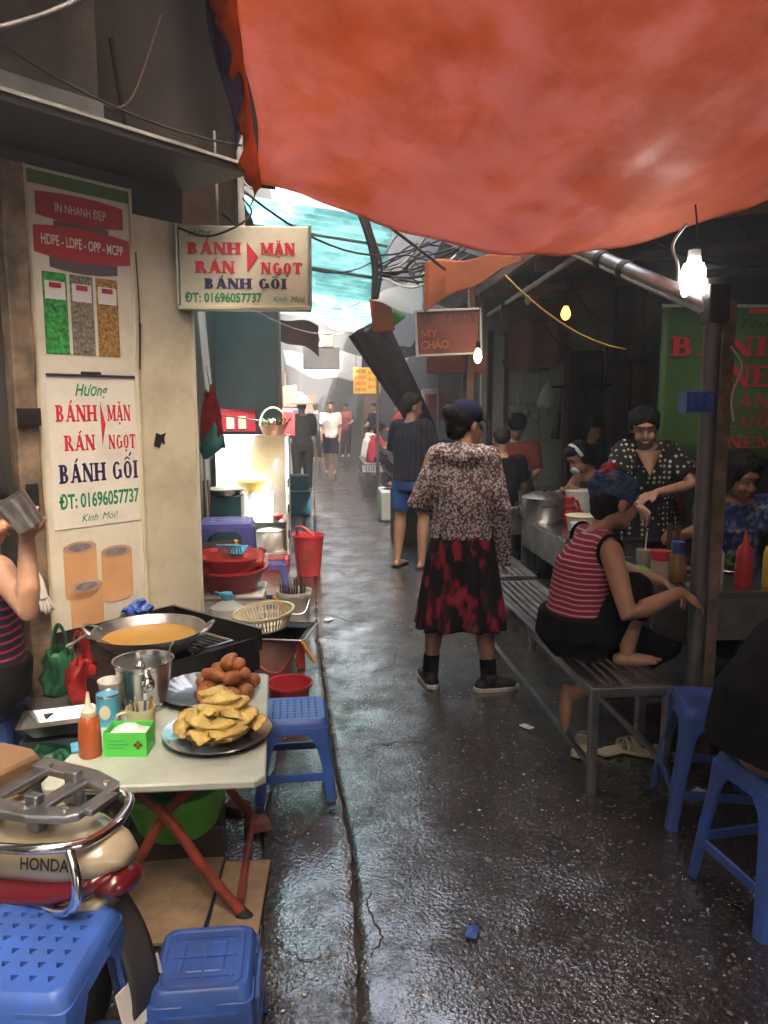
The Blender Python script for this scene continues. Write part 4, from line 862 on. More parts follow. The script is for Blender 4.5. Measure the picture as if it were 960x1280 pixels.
for i, w_ in enumerate((.05, .06, .045)): MB().prism([(-.05, .012-.011*i), (-.05+w_, .012-.011*i), (-.05+w_, .0135-.011*i), (-.05, .0135-.011*i)], .0022, .0026, T).build('print_line', 'ink_green', tb, 0)
for a in range(4): MB().prism([(0, .002), (.006, .008), (0, .014), (-.006, .008)], .002, .003, T @ Matrix.Translation((.04, 0, 0)) @ Matrix.Rotation(PI/2*a, 4, 'Z')).build('flower_mark', 'leg_red', tb, 0)
mg = thing('cream_mug', 'cream plastic mug holding pens and spoons', 'mug', (-.585, 2.42, TZ))
MB().lathe([(.002, .005), (.036, .005), (.041, .04), (.044, .085), (.0465, .085), (.043, .03), (.039, 0), (.002, 0)], 26).build('cup', 'cream_plastic', mg)
MB().tube(curve_pts([(-.042, -.01, .07), (-.068, -.02, .065), (-.07, -.02, .035), (-.042, -.01, .02)]), .0055, 8).build('handle', 'cream_plastic', mg)
for i, (x, y, h_, m_) in enumerate(((.012, .0, .135, 'blue_small'), (-.014, .012, .115, 'steel'), (-.02, -.004, .11, 'steel'), (.022, .014, .11, 'jar_tan'))): MB().tube([(x*.6, y*.6, .01), (x*1.4, y*1.4, h_)], [.004, .005], 8).build('pen' if i == 0 else 'spoon', m_, mg)
MB().lathe([(.0, .108), (.0065, .108), (.0055, .13), (.0, .132)], 10, (.016, 0, 0)).build('pen_cap', 'plate_white', mg)
cn = thing('blue_tin', 'sky blue tin can between the sauce bottle and the pot', 'tin', (-.71, 2.5, TZ))
MB().lathe([(.002, 0), (.037, 0), (.037, .1), (.034, .102), (.002, .1)], 26).build('tin_body', 'sky_blue', cn); MB().lathe([(.0375, .095), (.0395, .1), (.0375, .105), (.035, .1)], 26).build('rim', 'steel', cn)
MB().prism([(.018*math.cos(2*PI*i/16), .05+.024*math.sin(2*PI*i/16)) for i in range(16)], .037, .0385, surf((0, 0, 0), (1, 0, 0))).build('label_mark', 'nozzle', cn, 0)
for i, (x_, y_, l_) in enumerate(((-.725, 2.6, 'printed paper cup beside the steel ice bucket'), (-.69, 2.76, 'paper cup filled with crumpled tissue behind the ice bucket'))):
    pc = thing('paper_cup', l_, 'cup', (x_, y_, TZ))
    MB().lathe([(.002, .004), (.028, .004), (.041, .11), (.044, .113), (.045, .109), (.042, .105), (.029, 0), (.002, 0)], 24).build('cup', 'paper_cup', pc)
    if i:
        b = MB(); b.ell((0, 0, .12), (.04, .036, .03), 24, 16); rough(b.v, .018, 40); b.build('crumpled_tissue', 'tissue', pc, 180)
    for k in range(5): a = -PI/2+(k-2)*.42; MB().prism([(.005*math.cos(q*PI/3), .005*math.sin(q*PI/3)) for q in range(6)], 0, .0012, Matrix.Translation((.0355*math.cos(a), .0355*math.sin(a), .05+.016*(k % 2))) @ Matrix.Rotation(a+PI/2, 4, 'Z') @ Matrix.Rotation(PI/2, 4, 'X')).build('printed_flower', 'label_red', pc, 0)
rg = MB().box((-.755, 2.3, TZ+.008), (.03, .06, .014), R(20)).build('blue_cloth', 'sky_blue', bevel=.005); tag(rg, 'small folded sky blue cloth on the table corner', 'cloth')

# ============================================================ stove, wok and surroundings
SRZ = math.atan2(FD.y, FD.x)
sv = thing('stove_cart', 'black iron stove box standing behind the snack table', 'stove', (-.69, 3.2, 0), SRZ)
MB().box((-.03, 0, .47), (.66, .6, .1)).build('top_box', 'iron_black', sv, 0, .004)
for c, d in (((.3, 0, .555), (.012, .62, .09)), ((-.03, .3, .555), (.66, .012, .09)), ((-.03, -.3, .54), (.66, .012, .06))): MB().box(c, d).build('splash_guard', 'iron_black', sv, 0, .002)
MB().box((.3, 0, .603), (.016, .625, .006)).build('bright_edge', 'steel', sv, 0, .001)
MB().box((-.03, .3, .604), (.66, .016, .006)).build('bright_edge', 'steel', sv, 0, .001)
for x in (-.32, .27):
    for y in (-.26, .26): MB().box((x, y, .21), (.035, .035, .42)).build('leg', 'iron_black', sv, 0, .003)
MB().lathe([(.1, .52), (.12, .53), (.12, .56), (.1, .56)], 24, (.02, -.08, 0)).build('burner_ring', 'iron_black', sv)
wk = thing('wok', 'wide iron wok of hot frying oil on the stove', 'wok', (-.69, 3.05, .545), 0)
MB().lathe([(.002, .004), (.07, .012), (.14, .045), (.19, .085), (.215, .115), (.222, .116), (.218, .11), (.194, .08), (.142, .036), (.07, .004), (.002, 0)], 44).build('pan', 'steel_dull', wk)
MB().lathe([(.0005, .082), (.183, .082)], 44).build('oil', 'oil', wk)
for s in (-1, 1): MB().tube(curve_pts([(s*.2, -.05*s, .1), (s*.245, -.03*s, .125), (s*.25, .03*s, .13), (s*.205, .05*s, .1)]), .008, 8).build('handle', 'steel', wk)
MB().tube([(-.1, -.1, .07), (-.2, -.16, .14), (-.26, -.2, .11)], .007, 8).build('ladle', 'steel', wk)
rk = thing('draining_rack', 'steel draining rack standing in the stove box beside the wok', 'rack', (-.52, 3.12, .53), SRZ)
for i in range(7): MB().tube([(-.09+.03*i, -.1, .05), (-.09+.03*i, .1, .05)], .003, 6).build('bar', 'steel', rk)
MB().tube([(-.1, -.11, .05), (.1, -.11, .05), (.1, .11, .05), (-.1, .11, .05)], .005, 6, loop=True).build('frame', 'steel', rk)
for x in (-.1, .1):
    for y in (-.11, .11): MB().tube([(x, y, 0), (x, y, .05)], .005, 6).build('foot', 'steel', rk)
bb = thing('blue_tub', 'lidded violet blue tub beside the green plastic net', 'tub', (-1.14, 3.05, 0))
MB().lathe([(.002, 0), (.11, 0), (.135, .3), (.002, .3)], 32).build('tub', 'blue_bucket', bb); MB().lathe([(.002, .325), (.12, .322), (.145, .31), (.147, .29), (.137, .29)], 32).build('lid', 'blue_bucket', bb)
tr2 = thing('steel_tray', 'rectangular steel tray propped beside the blue tub', 'tray', (-.93, 2.72, .4), R(15), rx=R(-8))
MB().loft([rsq(.1, .02, 0), rsq(.13, .02, .04), rsq(.145, .02, .042), rsq(.13, .02, .036), rsq(.098, .02, -.004)]).build('tray', 'steel_dull', tr2)
MB().box((.18, .06, .03), (.12, .1, .05)).build('side_box', 'iron_black', tr2, 0, .004)
bx = MB().box((0, 0, .185), (.22, .2, .37)).build('tray_crate', 'wall_teal', bevel=.004, loc=(-.95, 2.74, .01)); tag(bx, 'dark teal crate supporting the steel tray', 'crate')
def bag(name, label, m, loc, r, h, handles=2, seed=0, flat=.6):
    t = thing(name, label, 'bag', loc, rnd.uniform(0, 1))
    b = MB(); b.lathe([(.002, 0), (r*.7, .005), (r*.95, h*.1), (r, h*.2), (r*1.02, h*.3), (r*.9, h*.4), (r*.92, h*.48), (r*.7, h*.56), (r*.72, h*.6), (r*.5, h*.66)], 40, wob=lambda j, z: 1+.07*math.sin(j*1.1+z*60+seed)+.08*math.sin(j*2.3-z*35)); b.v = [V((p.x, p.y*flat, p.z)) for p in b.v]; rough(b.v, .022, 20, seed); rough(b.v, .01, 55, seed); b.build('sack', m, t, 180)
    for s in range(handles):
        y = (-.5+s)*r*.5
        MB().tube(curve_pts([(-r*.45, y, h*.58), (-r*.25, y, h*.9), (0, y, h), (r*.25, y, h*.88), (r*.4, y, h*.58)], 5), [(.011, .003)]*21, 8).build('handle', m, t, 180)
    return t
bag('plastic_bag', 'red plastic bag with upright handles by the stove', 'red_bag', (-.92, 2.92, .41), .065, .28, 2, 1)
bag('plastic_bag', 'dark green plastic bag beside the red bag', 'green_bag', (-1.03, 3.02, .41), .07, .28, 2, 4)
bag('plastic_bag', 'crumpled green plastic bag hanging off the steel tray', 'green_bag', (-.93, 2.56, .28), .09, .16, 0, 7)
bg2 = MB().box((0, 0, .2), (.3, .2, .4)).build('bag_crate', 'wall_dark', bevel=.004, loc=(-.99, 2.98, .01)); bg2.rotation_euler.z = SRZ; tag(bg2, 'dark box carrying the red and green bags', 'crate')
b = MB(); b.ell((0, 0, 0), (.045, .03, .028), 40, 30); b.ell((.04, .01, .014), (.03, .02, .034), 36, 26); rough(b.v, .03, 26); rough(b.v, .02, 60, 4); o = b.build('blue_bag', 'blue_small', smooth=30, loc=F(.37, .06, .63)); tag(o, 'crumpled blue plastic bag tucked behind the wok', 'bag')
gv = thing('rubber_glove', 'white rubber glove hanging on the wooden post', 'glove', F(-.07, .1, .84), SRZ)
b = MB(); b.tube(curve_pts([(-.02, 0, .05), (.0, 0, 0), (.012, 0, -.06)]), [(.022, .012)]*17, 10, flat=(1, 0, 0))
b.build('palm', 'tissue', gv, 180)
for i in range(4): MB().tube(curve_pts([(-.004+.01*i, 0, -.05), (0+.014*i, -.004, -.085), (.004+.016*i, 0, -.11-.012*(i in (1, 2)))], 4), .0065, 8).build('finger', 'tissue', gv, 180)
b = MB().grid(lambda u, v: V((-1.33+.16*u, 2.9+.03*math.sin(u*9), 1.62-.55*v+.02*math.sin(u*7))), 12, 14); tag(b.build('red_clear_bag', 'red_bag', smooth=180, solid=.002), 'red plastic sheet hanging at the shop opening', 'bag')

# ============================================================ motorbike (tail towards the alley)
HX = V((-.9, .43, 0)).normalized()     # heading; local x = heading, y = its left
mb = thing('motorbike', 'cream and burgundy motorbike with an alloy rear rack', 'motorbike', (-.44, 1.6, 0), math.atan2(HX.y, HX.x)); mb.scale = (.9,)*3
def bodyring(x, w_, z0, z1): return [V((x, w_*math.cos(a)*(.8+.2*abs(math.cos(a))), (z0+z1)/2+(z1-z0)/2*math.sin(a))) for a in [2*PI*i/20 for i in range(20)]]
MB().loft([bodyring(-.02, .035, .62, .66), bodyring(.03, .075, .58, .69), bodyring(.12, .105, .55, .71), bodyring(.3, .12, .52, .72), bodyring(.5, .12, .5, .7), bodyring(.6, .1, .48, .66)]).build('tail_cowl', 'moto_cream', mb, 180)
MB().loft([bodyring(.0, .05, .575, .635), bodyring(.06, .095, .53, .62), bodyring(.16, .118, .5, .6), bodyring(.32, .128, .47, .575), bodyring(.5, .126, .45, .545), bodyring(.6, .105, .44, .52)]).build('side_cover', 'moto_red', mb, 180)
MB().loft([bodyring(.03, .06, .5, .56), bodyring(.12, .1, .47, .55), bodyring(.35, .11, .43, .52), bodyring(.58, .1, .41, .49)]).build('lower_trim', 'moto_cream', mb, 180)
T = surf((.3, .1265, .605), (-1, 0, .05), (0, .28, 1)); text('HONDA', .03, 'ink_black', mb, surf((.2, .119, .628), (-1, -.16, .07), (0, -.12, 1)), 0, 0, .13, bold=.02)
MB().loft([[V((x, y, z)) for y, z in ((-w_, .7), (w_, .7), (w_+.01, zt-.025), (w_-.01, zt), (0, zt+.006), (-w_+.01, zt), (-w_-.01, zt-.025))] for x, w_, zt in ((.36, .11, .785), (.39, .125, .795), (.5, .135, .79), (.85, .1, .77), (.92, .07, .755))]).build('saddle', 'card_brown', mb, 30, .008)
# alloy rack
rkz = .77
for s in (-1, 1):
    MB().loft([[V((x, s*y, z)) for y, z in ((yo-.015, rkz), (yo+.04, rkz), (yo+.04, rkz-.02), (yo-.015, rkz-.02))] for x, yo in ((.06, .03), (.08, .055), (.17, .085), (.36, .095))]).build('rack_rail', 'alloy', mb, 0, .005)
    MB().box((.2, s*.065, .745), (.04, .03, .09)).build('rack_leg', 'alloy', mb, 0, .006)
for x, w_ in ((.065, .1), (.18, .2), (.32, .22)): MB().box((x, 0, rkz-.01), (.045, w_, .016)).build('rack_bar', 'alloy', mb, 0, .005)
for s in (-1, 1):
    for x in (.1, .2, .3): MB().tube([(x, s*(.07+.02*(x > .15)), rkz), (x, s*(.07+.02*(x > .15)), rkz+.006)], .008, 8).build('bolt', 'chrome', mb)
MB().tube(curve_pts([(.33, .13, .6), (.27, .15, .68), (.13, .14, .705), (.045, .07, .7), (.04, -.05, .7), (.1, -.14, .705), (.27, -.15, .68), (.33, -.13, .6)], 6), .0125, 12).build('grab_rail', 'chrome', mb, 180)
MB().tube(curve_pts([(.07, .1, .7), (.03, .12, .64), (.045, .12, .57), (.11, .105, .53), (.2, .08, .52)], 6), .0125, 12).build('grab_rail', 'chrome', mb, 180)
MB().loft([bodyring(-.03, .03, .56, .59), bodyring(-.015, .055, .54, .61), bodyring(.03, .07, .53, .62)]).build('tail_light', 'lens_red', mb, 180)
MB().grid(lambda u, v: V((.3-.35*math.cos(R(-15+95*(1-u))), (v-.5)*.11*(1-.15*u), .28+.33*math.sin(R(-15+95*(1-u))))), 16, 6).build('mudguard', 'moto_grey', mb, 180, 0, .006)
pt = MB().box((-.04, -.0, .27), (.006, .16, .12), ry=R(14)).build('number_plate', 'plate_white', mb, 0, .01)
text('8', .06, 'ink_black', pt, surf((-.0435, -.03, .265), (0, -1, 0), (.24, 0, .97)), 0, -.03, bold=.02)
for x in (.34, 1.55):
    wh = MB().tube([(x+.24*math.cos(2*PI*i/36), 0, .28+.24*math.sin(2*PI*i/36)) for i in range(36)], .038, 10, loop=True).build('tyre', 'rubber', mb, 180)
    MB().tube([(x+.2*math.cos(2*PI*i/36), 0, .28+.2*math.sin(2*PI*i/36)) for i in range(36)], .014, 8, loop=True).build('rim', 'chrome', mb, 180)
    MB().tube([(x, -.06, .28), (x, .06, .28)], .04, 14).build('hub', 'alloy', mb)
    for k in range(16): MB().tube([(x, .02*(-1)**k, .28), (x+.2*math.cos(2*PI*k/16), 0, .28+.2*math.sin(2*PI*k/16))], .002, 5).build('spoke', 'chrome', mb)
for s in (-1, 1): MB().tube([(.34, s*.1, .3), (.28, s*.11, .52)], [.028, .024], 12).build('shock_absorber', 'moto_grey', mb)
MB().box((.7, 0, .33), (.36, .2, .2)).build('engine', 'alloy', mb, 0, .04); MB().tube([(.6, -.13, .24), (.3, -.14, .24), (.12, -.15, .26)], [.03, .045, .042], 14).build('exhaust', 'chrome', mb)
MB().loft([bodyring(1.1, .16, .3, .36), bodyring(1.2, .2, .45, .55), bodyring(1.3, .19, .68, .78), bodyring(1.35, .1, .85, .93)]).build('leg_shield', 'moto_cream', mb, 180)
MB().tube([(1.42, -.06, .9), (1.55, -.06, .28)], .02, 10).build('fork', 'moto_grey', mb); MB().tube([(1.42, .06, .9), (1.55, .06, .28)], .02, 10).build('fork', 'moto_grey', mb)
MB().tube(curve_pts([(1.3, -.33, 1.0), (1.38, -.1, 1.0), (1.38, .1, 1.0), (1.3, .33, 1.0)]), .012, 10).build('handlebar', 'chrome', mb)
MB().ell((1.45, 0, .95), (.09, .1, .08)).build('headlight', 'chrome', mb)
MB().box((.85, 0, .5), (.7, .07, .07), ry=R(-8)).build('frame_tube', 'moto_grey', mb, 0, .02)
# ============================================================ buckets and basins along the gutter
basin('red_tub', 'red plastic tub on the ground behind the perforated blue stool', (-.165, 3.72, 0), .105, .17, 'red_plastic', base=.8, lip=.012, cat='tub')
tbk = thing('tan_bucket', 'translucent tan bucket with a red handle under the black tray', 'bucket', (-.28, 4.12, 0))
MB().lathe([(.002, .004), (.105, .004), (.14, .3), (.147, .3), (.147, .28), (.139, .28), (.106, 0), (.002, 0)], 34).build('pail', 'tan_plastic', tbk)
MB().tube(curve_pts([(-.14, -.03, .27), (-.05, -.15, .17), (.06, -.155, .14), (.145, -.03, .26)]), .006, 8).build('handle', 'red_bright', tbk)
bt = thing('black_tray', 'black enamel tray resting across the tan bucket', 'tray', (-.28, 4.12, .302), R(-12))
b = MB(); b.loft([rsq(.17, .02, 0), rsq(.2, .02, .02), rsq(.215, .02, .021), rsq(.2, .02, .016), rsq(.168, .02, -.0)]); b.v = [V((p.x*1.05, p.y*.8, p.z)) for p in b.v]; b.build('tray', 'iron_black', bt, 40)
b = MB().tube([p for p in rsq(.213, .02, .022)], .004, 6, loop=True); b.v = [V((p.x*1.05, p.y*.8, p.z)) for p in b.v]; b.build('rim', 'steel', bt)
co = thing('colander', 'cream plastic colander basket tilted on the black tray', 'colander', (-.31, 4.16, .325), 0, rx=R(3), ry=R(-6))
MB().lathe([(.002, .004), (.115, .004), (.12, .01)], 40).build('base', 'cream_plastic', co)
for k in range(48):
    a = 2*PI*k/48; MB().tube([(.12*math.cos(a), .12*math.sin(a), .005), (.158*math.cos(a), .158*math.sin(a), .085)], [(.0055, .003)]*2, 6).build('slat', 'cream_plastic', co)
for r_, z in ((.14, .046),): MB().tube([(r_*math.cos(2*PI*i/48), r_*math.sin(2*PI*i/48), z) for i in range(48)], .003, 6, loop=True).build('ring', 'cream_plastic', co)
MB().lathe([(.156, .08), (.158, .1), (.172, .1), (.172, .088), (.163, .08)], 48).build('rim', 'cream_plastic', co)
wb = thing('water_bottle', 'large clear water bottle with a blue cap behind the colander', 'bottle', (-.56, 4.5, 0))
MB().lathe([(.002, 0), (.11, 0), (.12, .03), (.12, .12), (.114, .14), (.12, .16), (.12, .3), (.1, .36), (.03, .4), (.028, .43), (.002, .43)], 30).build('jug', 'bottle_clear', wb); MB().lathe([(.034, .405), (.034, .445), (.002, .45)], 20).build('cap', 'sky_blue', wb)
MB().tube(curve_pts([(-.03, -.02, .43), (-.06, -.05, .46), (.02, -.08, .45), (.05, -.02, .43)]), .006, 8).build('carry_loop', 'sky_blue', wb)
cbx = thing('foam_box', 'white foam box carrying the stacked red basins', 'box', (-.6, 4.92, 0)); MB().box((0, 0, .17), (.46, .36, .34)).build('box', 'white_plastic', cbx, 0, .015); MB().box((0, 0, .352), (.48, .38, .03)).build('lid', 'white_plastic', cbx, 0, .012)
basin('red_basin', 'wide red basin on the white foam box', (-.585, 4.9, .367), .225, .15, 'red_plastic', lip=.018)
basin('red_basin', 'brighter red basin stacked in the wide basin', (-.58, 4.9, .455), .2, .13, 'red_bright', lip=.018, tilt=R(-4))
b = MB(); b.grid(lambda u, v: V((-.82+.46*u, 4.76+.25*v, .6+.05*math.sin(PI*u)*math.sin(PI*v)-.06*(v < .2)*(1-v*5)+.03*noise.noise((u*6, v*6, 0))-.1*max(0, .15-v)*5*math.sin(PI*u)**2)), 30, 20); tag(b.build('red_plastic_bag', 'red_bag', smooth=180, solid=.002), 'crumpled red plastic bag over the stacked basins', 'bag')
bs = thing('blue_basket', 'small sky blue mesh basket on the red bag', 'basket', (-.55, 4.84, .64), R(-20), rx=R(25))
MB().box((0, 0, 0), (.16, .1, .006)).build('base', 'sky_blue', bs, 0, .002)
for i in range(9): MB().box((-.075+.019*i, -.05, .03), (.006, .006, .06)).build('slat', 'sky_blue', bs, 0)
MB().box((0, -.05, .062), (.17, .012, .012)).build('rim', 'sky_blue', bs, 0, .003)
ch = thing('chopstick_bundle', 'bundle of dark chopsticks with red bands on the pale crate', 'chopsticks', (-.76, 5.45, .5), R(12))
tag(MB().box((-.76, 5.48, .245), (.42, .3, .49)).build('pale_crate', 'white_plastic', bevel=.01), 'pale crate under the bundle of chopsticks', 'crate')
rd = random.Random(9)
for k in range(26):
    y, z = rd.uniform(-.06, .06), rd.uniform(0, .05); a = MB().tube([(-.2, y*1.3, z+.004), (.2+rd.uniform(-.02, .02), y*.8, z+.03)], [.0035, .0055], 6).build('chopstick', 'dark_wood', ch)
    MB().tube([(.15, y*.82, z+.028), (.17, y*.815, z+.0287)], .006, 6).build('end_band', 'orange_plastic', a)
pk = MB().box((-.42, 5.3, .475), (.1, .02, .09), R(10)).build('milk_carton', 'plate_white', bevel=.003); tag(pk, 'small white carton beside the blue basket', 'carton')
rs = MB().grid(lambda u, v: V((-.46+.2*u, 5.35+.2*v, .465+.006*noise.noise((u*5, v*5, 0)))), 12, 12).build('red_sheet', 'red_bag', smooth=180, solid=.003); tag(rs, 'glossy red sheet lying on the small violet stool', 'sheet')
pb_ = thing('paint_bucket', 'white paint bucket full of dark chopsticks', 'bucket', (-.19, 5.28, 0))
MB().lathe([(.002, .004), (.1, .004), (.115, .26), (.122, .262), (.123, .24), (.117, .235), (.12, .225), (.113, .215), (.102, 0), (.002, 0)], 32).build('pail', 'white_plastic', pb_)
for k in range(34):
    a, r_ = rd.uniform(0, 6.28), .09*math.sqrt(rd.random()); MB().tube([(r_*.8*math.cos(a), r_*.8*math.sin(a), .05), (r_*1.15*math.cos(a), r_*1.15*math.sin(a), .29+rd.uniform(0, .06))], .004, 5).build('chopstick', 'dark_wood', pb_)
MB().tube(curve_pts([(-.118, 0, .24), (-.1, -.13, .16), (.06, -.14, .13), (.118, 0, .24)]), .004, 6).build('handle', 'steel', pb_)
bst = thing('red_dustpan', 'red and yellow plastic scoop leaning behind the tan bucket', 'dustpan', (-.13, 4.42, .0), R(10))
MB().box((0, 0, .12), (.05, .03, .24), rx=R(-10)).build('blade', 'red_bright', bst, 0, .006); MB().tube([(-.14, .1, .42), (.03, -.04, .12), (.07, -.1, .06)], .012, 8).build('handle', 'orange_plastic', bst)
rbk = thing('red_bucket', 'tall red bucket with a gold emblem standing in the alley', 'bucket', (-.115, 6.95, 0))
MB().lathe([(.002, .004), (.105, .004), (.14, .37), (.15, .372), (.15, .355), (.14, .35), (.107, 0), (.002, 0)], 34).build('pail', 'red_bright', rbk)
MB().tube(curve_pts([(-.1, .05, .36), (-.1, -.02, .44), (-.05, -.06, .45), (.02, -.09, .4), (.06, -.12, .37)]), .012, 8).build('handle', 'red_bright', rbk)
def on_pail(x, z, r=.1245): return V((x, -math.sqrt(max(.001, (r+(z-.19)*.095)**2-x*x))-.002, z))
MB().tube([on_pail(-.02+.062*math.cos(2*PI*i/28), .19+.062*math.sin(2*PI*i/28)) for i in range(28)], .003, 6, loop=True).build('emblem_ring', 'jar_tan', rbk)
for k in range(5): MB().tube([on_pail(-.05+.012*k+.01*math.sin(q*2+k), .16+.013*q) for q in range(5)], .003, 5).build('emblem_stroke', 'jar_tan', rbk)

# ============================================================ sunlit white stall
ws = thing('white_stall', 'sunlit white snack stall cabinet at the left wall', 'stall', (-.66, 7.75, 0))
MB().box((0, .12, .62), (.7, .03, 1.2)).build('back_panel', 'far_bright', ws, 0, .004)
MB().box((.34, -.08, .62), (.025, .5, 1.22)).build('side_panel', 'far_bright', ws, 0, .004); MB().box((-.34, -.0, .62), (.025, .35, 1.2)).build('side_panel', 'far_bright', ws, 0, .004)
MB().box((0, -.05, .42), (.66, .45, .03)).build('shelf', 'far_bright', ws, 0, .004); MB().box((0, -.05, .1), (.66, .45, .03)).build('shelf', 'far_bright', ws, 0, .004); MB().box((0, .15, 1.23), (.72, .1, .025)).build('top', 'far_bright', ws, 0, .004)
for z in (.3, .55, .8): MB().box((.353, -.33, z), (.012, .02, .08)).build('hinge', 'iron_black', ws, 0)
lathe_thing('yellow_bowl', 'yellow plastic bowl on the sunlit stall', 'bowl', (-.68, 7.62, .7), [(.002, .004), (.08, .004), (.15, .1), (.16, .105), (.155, .1), (.09, 0), (.002, 0)], 'yellow_plastic'); 
pt_ = lathe_thing('white_tub', 'white plastic tub under the yellow bowl', 'tub', (-.6, 7.66, .435), [(.002, .0), (.13, .0), (.15, .26), (.002, .262)], 'white_plastic')
lathe_thing('small_pot', 'pale enamel pot on the lower stall shelf', 'pot', (-.5, 7.6, .116), [(.002, 0), (.13, 0), (.15, .2), (.155, .2), (.1, .23), (.002, .24)], 'white_plastic')
lathe_thing('red_dish', 'small red dish on the stall shelf edge', 'dish', (-.42, 7.5, .436), [(.002, 0), (.04, 0), (.06, .04), (.062, .04), (.04, .045), (.002, .06)], 'red_bright')
bsin = MB().box((0, 0, .06), (.3, .2, .12)).build('red_crate', 'red_bright', bevel=.015, loc=(-.45, 7.2, 0)); tag(bsin, 'low red crate at the foot of the stall', 'crate')
fb = thing('flower_basket', 'wicker basket with a round handle and green leaves on the stall', 'basket', (-.46, 7.75, 1.245))
MB().lathe([(.002, 0), (.1, 0), (.14, .1), (.145, .1), (.1, .01), (.002, .01)], 26).build('wicker', 'tan_plastic', fb)
MB().tube([(.13*math.cos(a), 0, .1+.17*math.sin(a)) for a in [PI*i/20 for i in range(21)]], .009, 8).build('hoop_handle', 'straw', fb)
for k in range(30):
    a, r_ = rd.uniform(0, 6.28), rd.uniform(.02, .13); p = V((r_*math.cos(a), r_*math.sin(a), .08)); q = p+V((math.cos(a)*.06, math.sin(a)*.06, rd.uniform(.05, .11)))
    MB().tube([p, p.lerp(q, .5)+V((0, 0, .02)), q], [(.004, .002), (.011, .002), (.001, .001)], 6).build('leaf', 'leaf', fb, 180)
for k in range(8): MB().ell((rd.uniform(-.06, .06), rd.uniform(-.08, .05), rd.uniform(.11, .15)), .02, 8, 6).build('blossom', 'plate_white' if k % 2 else 'petal', fb, 180)
fp = thing('frying_pan', 'shallow round pan on the blue stand by the stall', 'pan', (-.86, 7.05, .74)); MB().lathe([(.002, 0), (.14, 0), (.175, .05), (.182, .05), (.145, -.004), (.002, -.004)], 34).build('pan', 'steel_dull', fp); MB().lathe([(.002, .06), (.15, .055), (.172, .045)], 34).build('pale_cover', 'white_plastic', fp)
bst2 = MB().box((0, 0, .37), (.3, .28, .73)).build('blue_stand', 'teal_plastic', bevel=.01, loc=(-.86, 7.06, 0)); tag(bst2, 'dark blue stand holding the shallow pan', 'stand')
rc = thing('red_cabinet', 'dark red shelf box on the wall above the stall', 'cabinet', (-.86, 8.2, 1.38)); MB().box((0, 0, 0), (.4, .2, .24)).build('box', 'moto_red', rc, 0, .01)
for x in (-.06, .06): MB().box((x, -.105, -.02), (.08, .01, .13)).build('carton', 'tan_plastic', rc, 0, .003)
hb = thing('hanging_bag', 'red and teal plastic bag bundle hanging on the recess wall', 'bag', (-.77, 5.6, 1.2))
b = MB().grid(lambda u, v: V(((u-.5)*(.06+.1*math.sin(min(1, v*1.6)*PI/2)), .03*math.sin(u*9+v*4)+.02*noise.noise((u*4, v*6, 2)), .46-.36*v-.03*math.sin(u*7))), 16, 20); b.build('red_sack', 'red_bag', hb, 180)
b = MB().lathe([(.03, .2), (.07, .14), (.09, .05), (.07, .0), (.005, -.02)], 18, wob=lambda j, z: 1+.2*math.sin(j*1.7+z*40)); b.v = [V((p.x, p.y*.5, p.z+.04*math.sin(p.x*30))) for p in b.v]; rough(b.v, .03, 14); b.build('teal_sack', 'teal_bag', hb, 180)
MB().tube([(0, 0, .46), (-.03, .05, .62)], .004, 6).build('string', 'cable_pale', hb)
br = thing('broom', 'broom with a pale handle leaning in the recess', 'broom', (-.92, 6.4, 0)); MB().tube([(0, 0, .2), (-.04, .05, 1.15)], .012, 8).build('handle', 'cable_pale', br); MB().tube([(0, 0, 0), (0, 0, .25)], [(.07, .03), (.02, .02)], 10).build('bristle_head', 'leaf', br)
pk_ = MB().box((-.98, 6.7, .45), (.05, .1, .9)).build('timber_plank', 'brown_wood', bevel=.004); tag(pk_, 'reddish plank leaning in the recess wall corner', 'plank')
cable('pale taut string from the hanging bag to the flower basket', [(-.7, 5.6, 1.47), (-.52, 7.7, 1.38)], .006, 'cable_pale', name='taut_string')
# teal crate and dark box by the conical hat person
tcx = thing('teal_crate', 'teal plastic crate standing at the foot of the far left wall', 'crate', (-.34, 10.9, 0)); MB().box((0, 0, .17), (.4, .42, .34)).build('crate_body', 'teal_plastic', tcx, 0, .02); MB().box((0, 0, .335), (.43, .45, .03)).build('crate_rim', 'teal_plastic', tcx, 0, .01)
gb = MB().box((-.34, 11.0, .45), (.36, .36, .2)).build('grey_box', 'wall_teal', bevel=.015); tag(gb, 'grey blue box on top of the teal crate', 'box')

# litter
rd = random.Random(3)
lit = MB()
for k in range(900):
    x, y = rd.uniform(-.15, 2.2), 1.3+4.5*rd.random()**1.3; s = rd.uniform(.0015, .005)*(1.8 if rd.random() < .06 else 1); a0 = rd.uniform(0, 6)
    lit.add([(x+s*math.cos(a0+i*1.25)*rd.uniform(.6, 1.3), y+s*math.sin(a0+i*1.25)*rd.uniform(.6, 1.3), hgt(x, y)+.0015) for i in range(5)], [(0, 1, 2, 3, 4)])
o = lit.build('ground_grit', 'litter', smooth=0); o['kind'] = 'stuff'; o['label'] = 'pale stone chips and grit bedded in the wet alley floor'; o['category'] = 'grit'
def scrap(name, label, m, x, y, s, seed):
    b = MB().grid(lambda u, v: V(((u-.5)*s*1.6, (v-.5)*s, .006+.008*noise.noise((u*3, v*3, seed)))), 6, 5); o = b.build(name, m, smooth=180, solid=.001, loc=(x, y, hgt(x, y)+.004)); o.rotation_euler.z = seed; tag(o, label, 'litter')
scrap('blue_wrapper', 'crumpled blue wrapper on the open wet floor', 'blue_small', .43, 2.04, .035, 1.2)
scrap('paper_scrap', 'white paper scrap beside the steel bench', 'tissue', .98, 3.46, .04, 2.2)
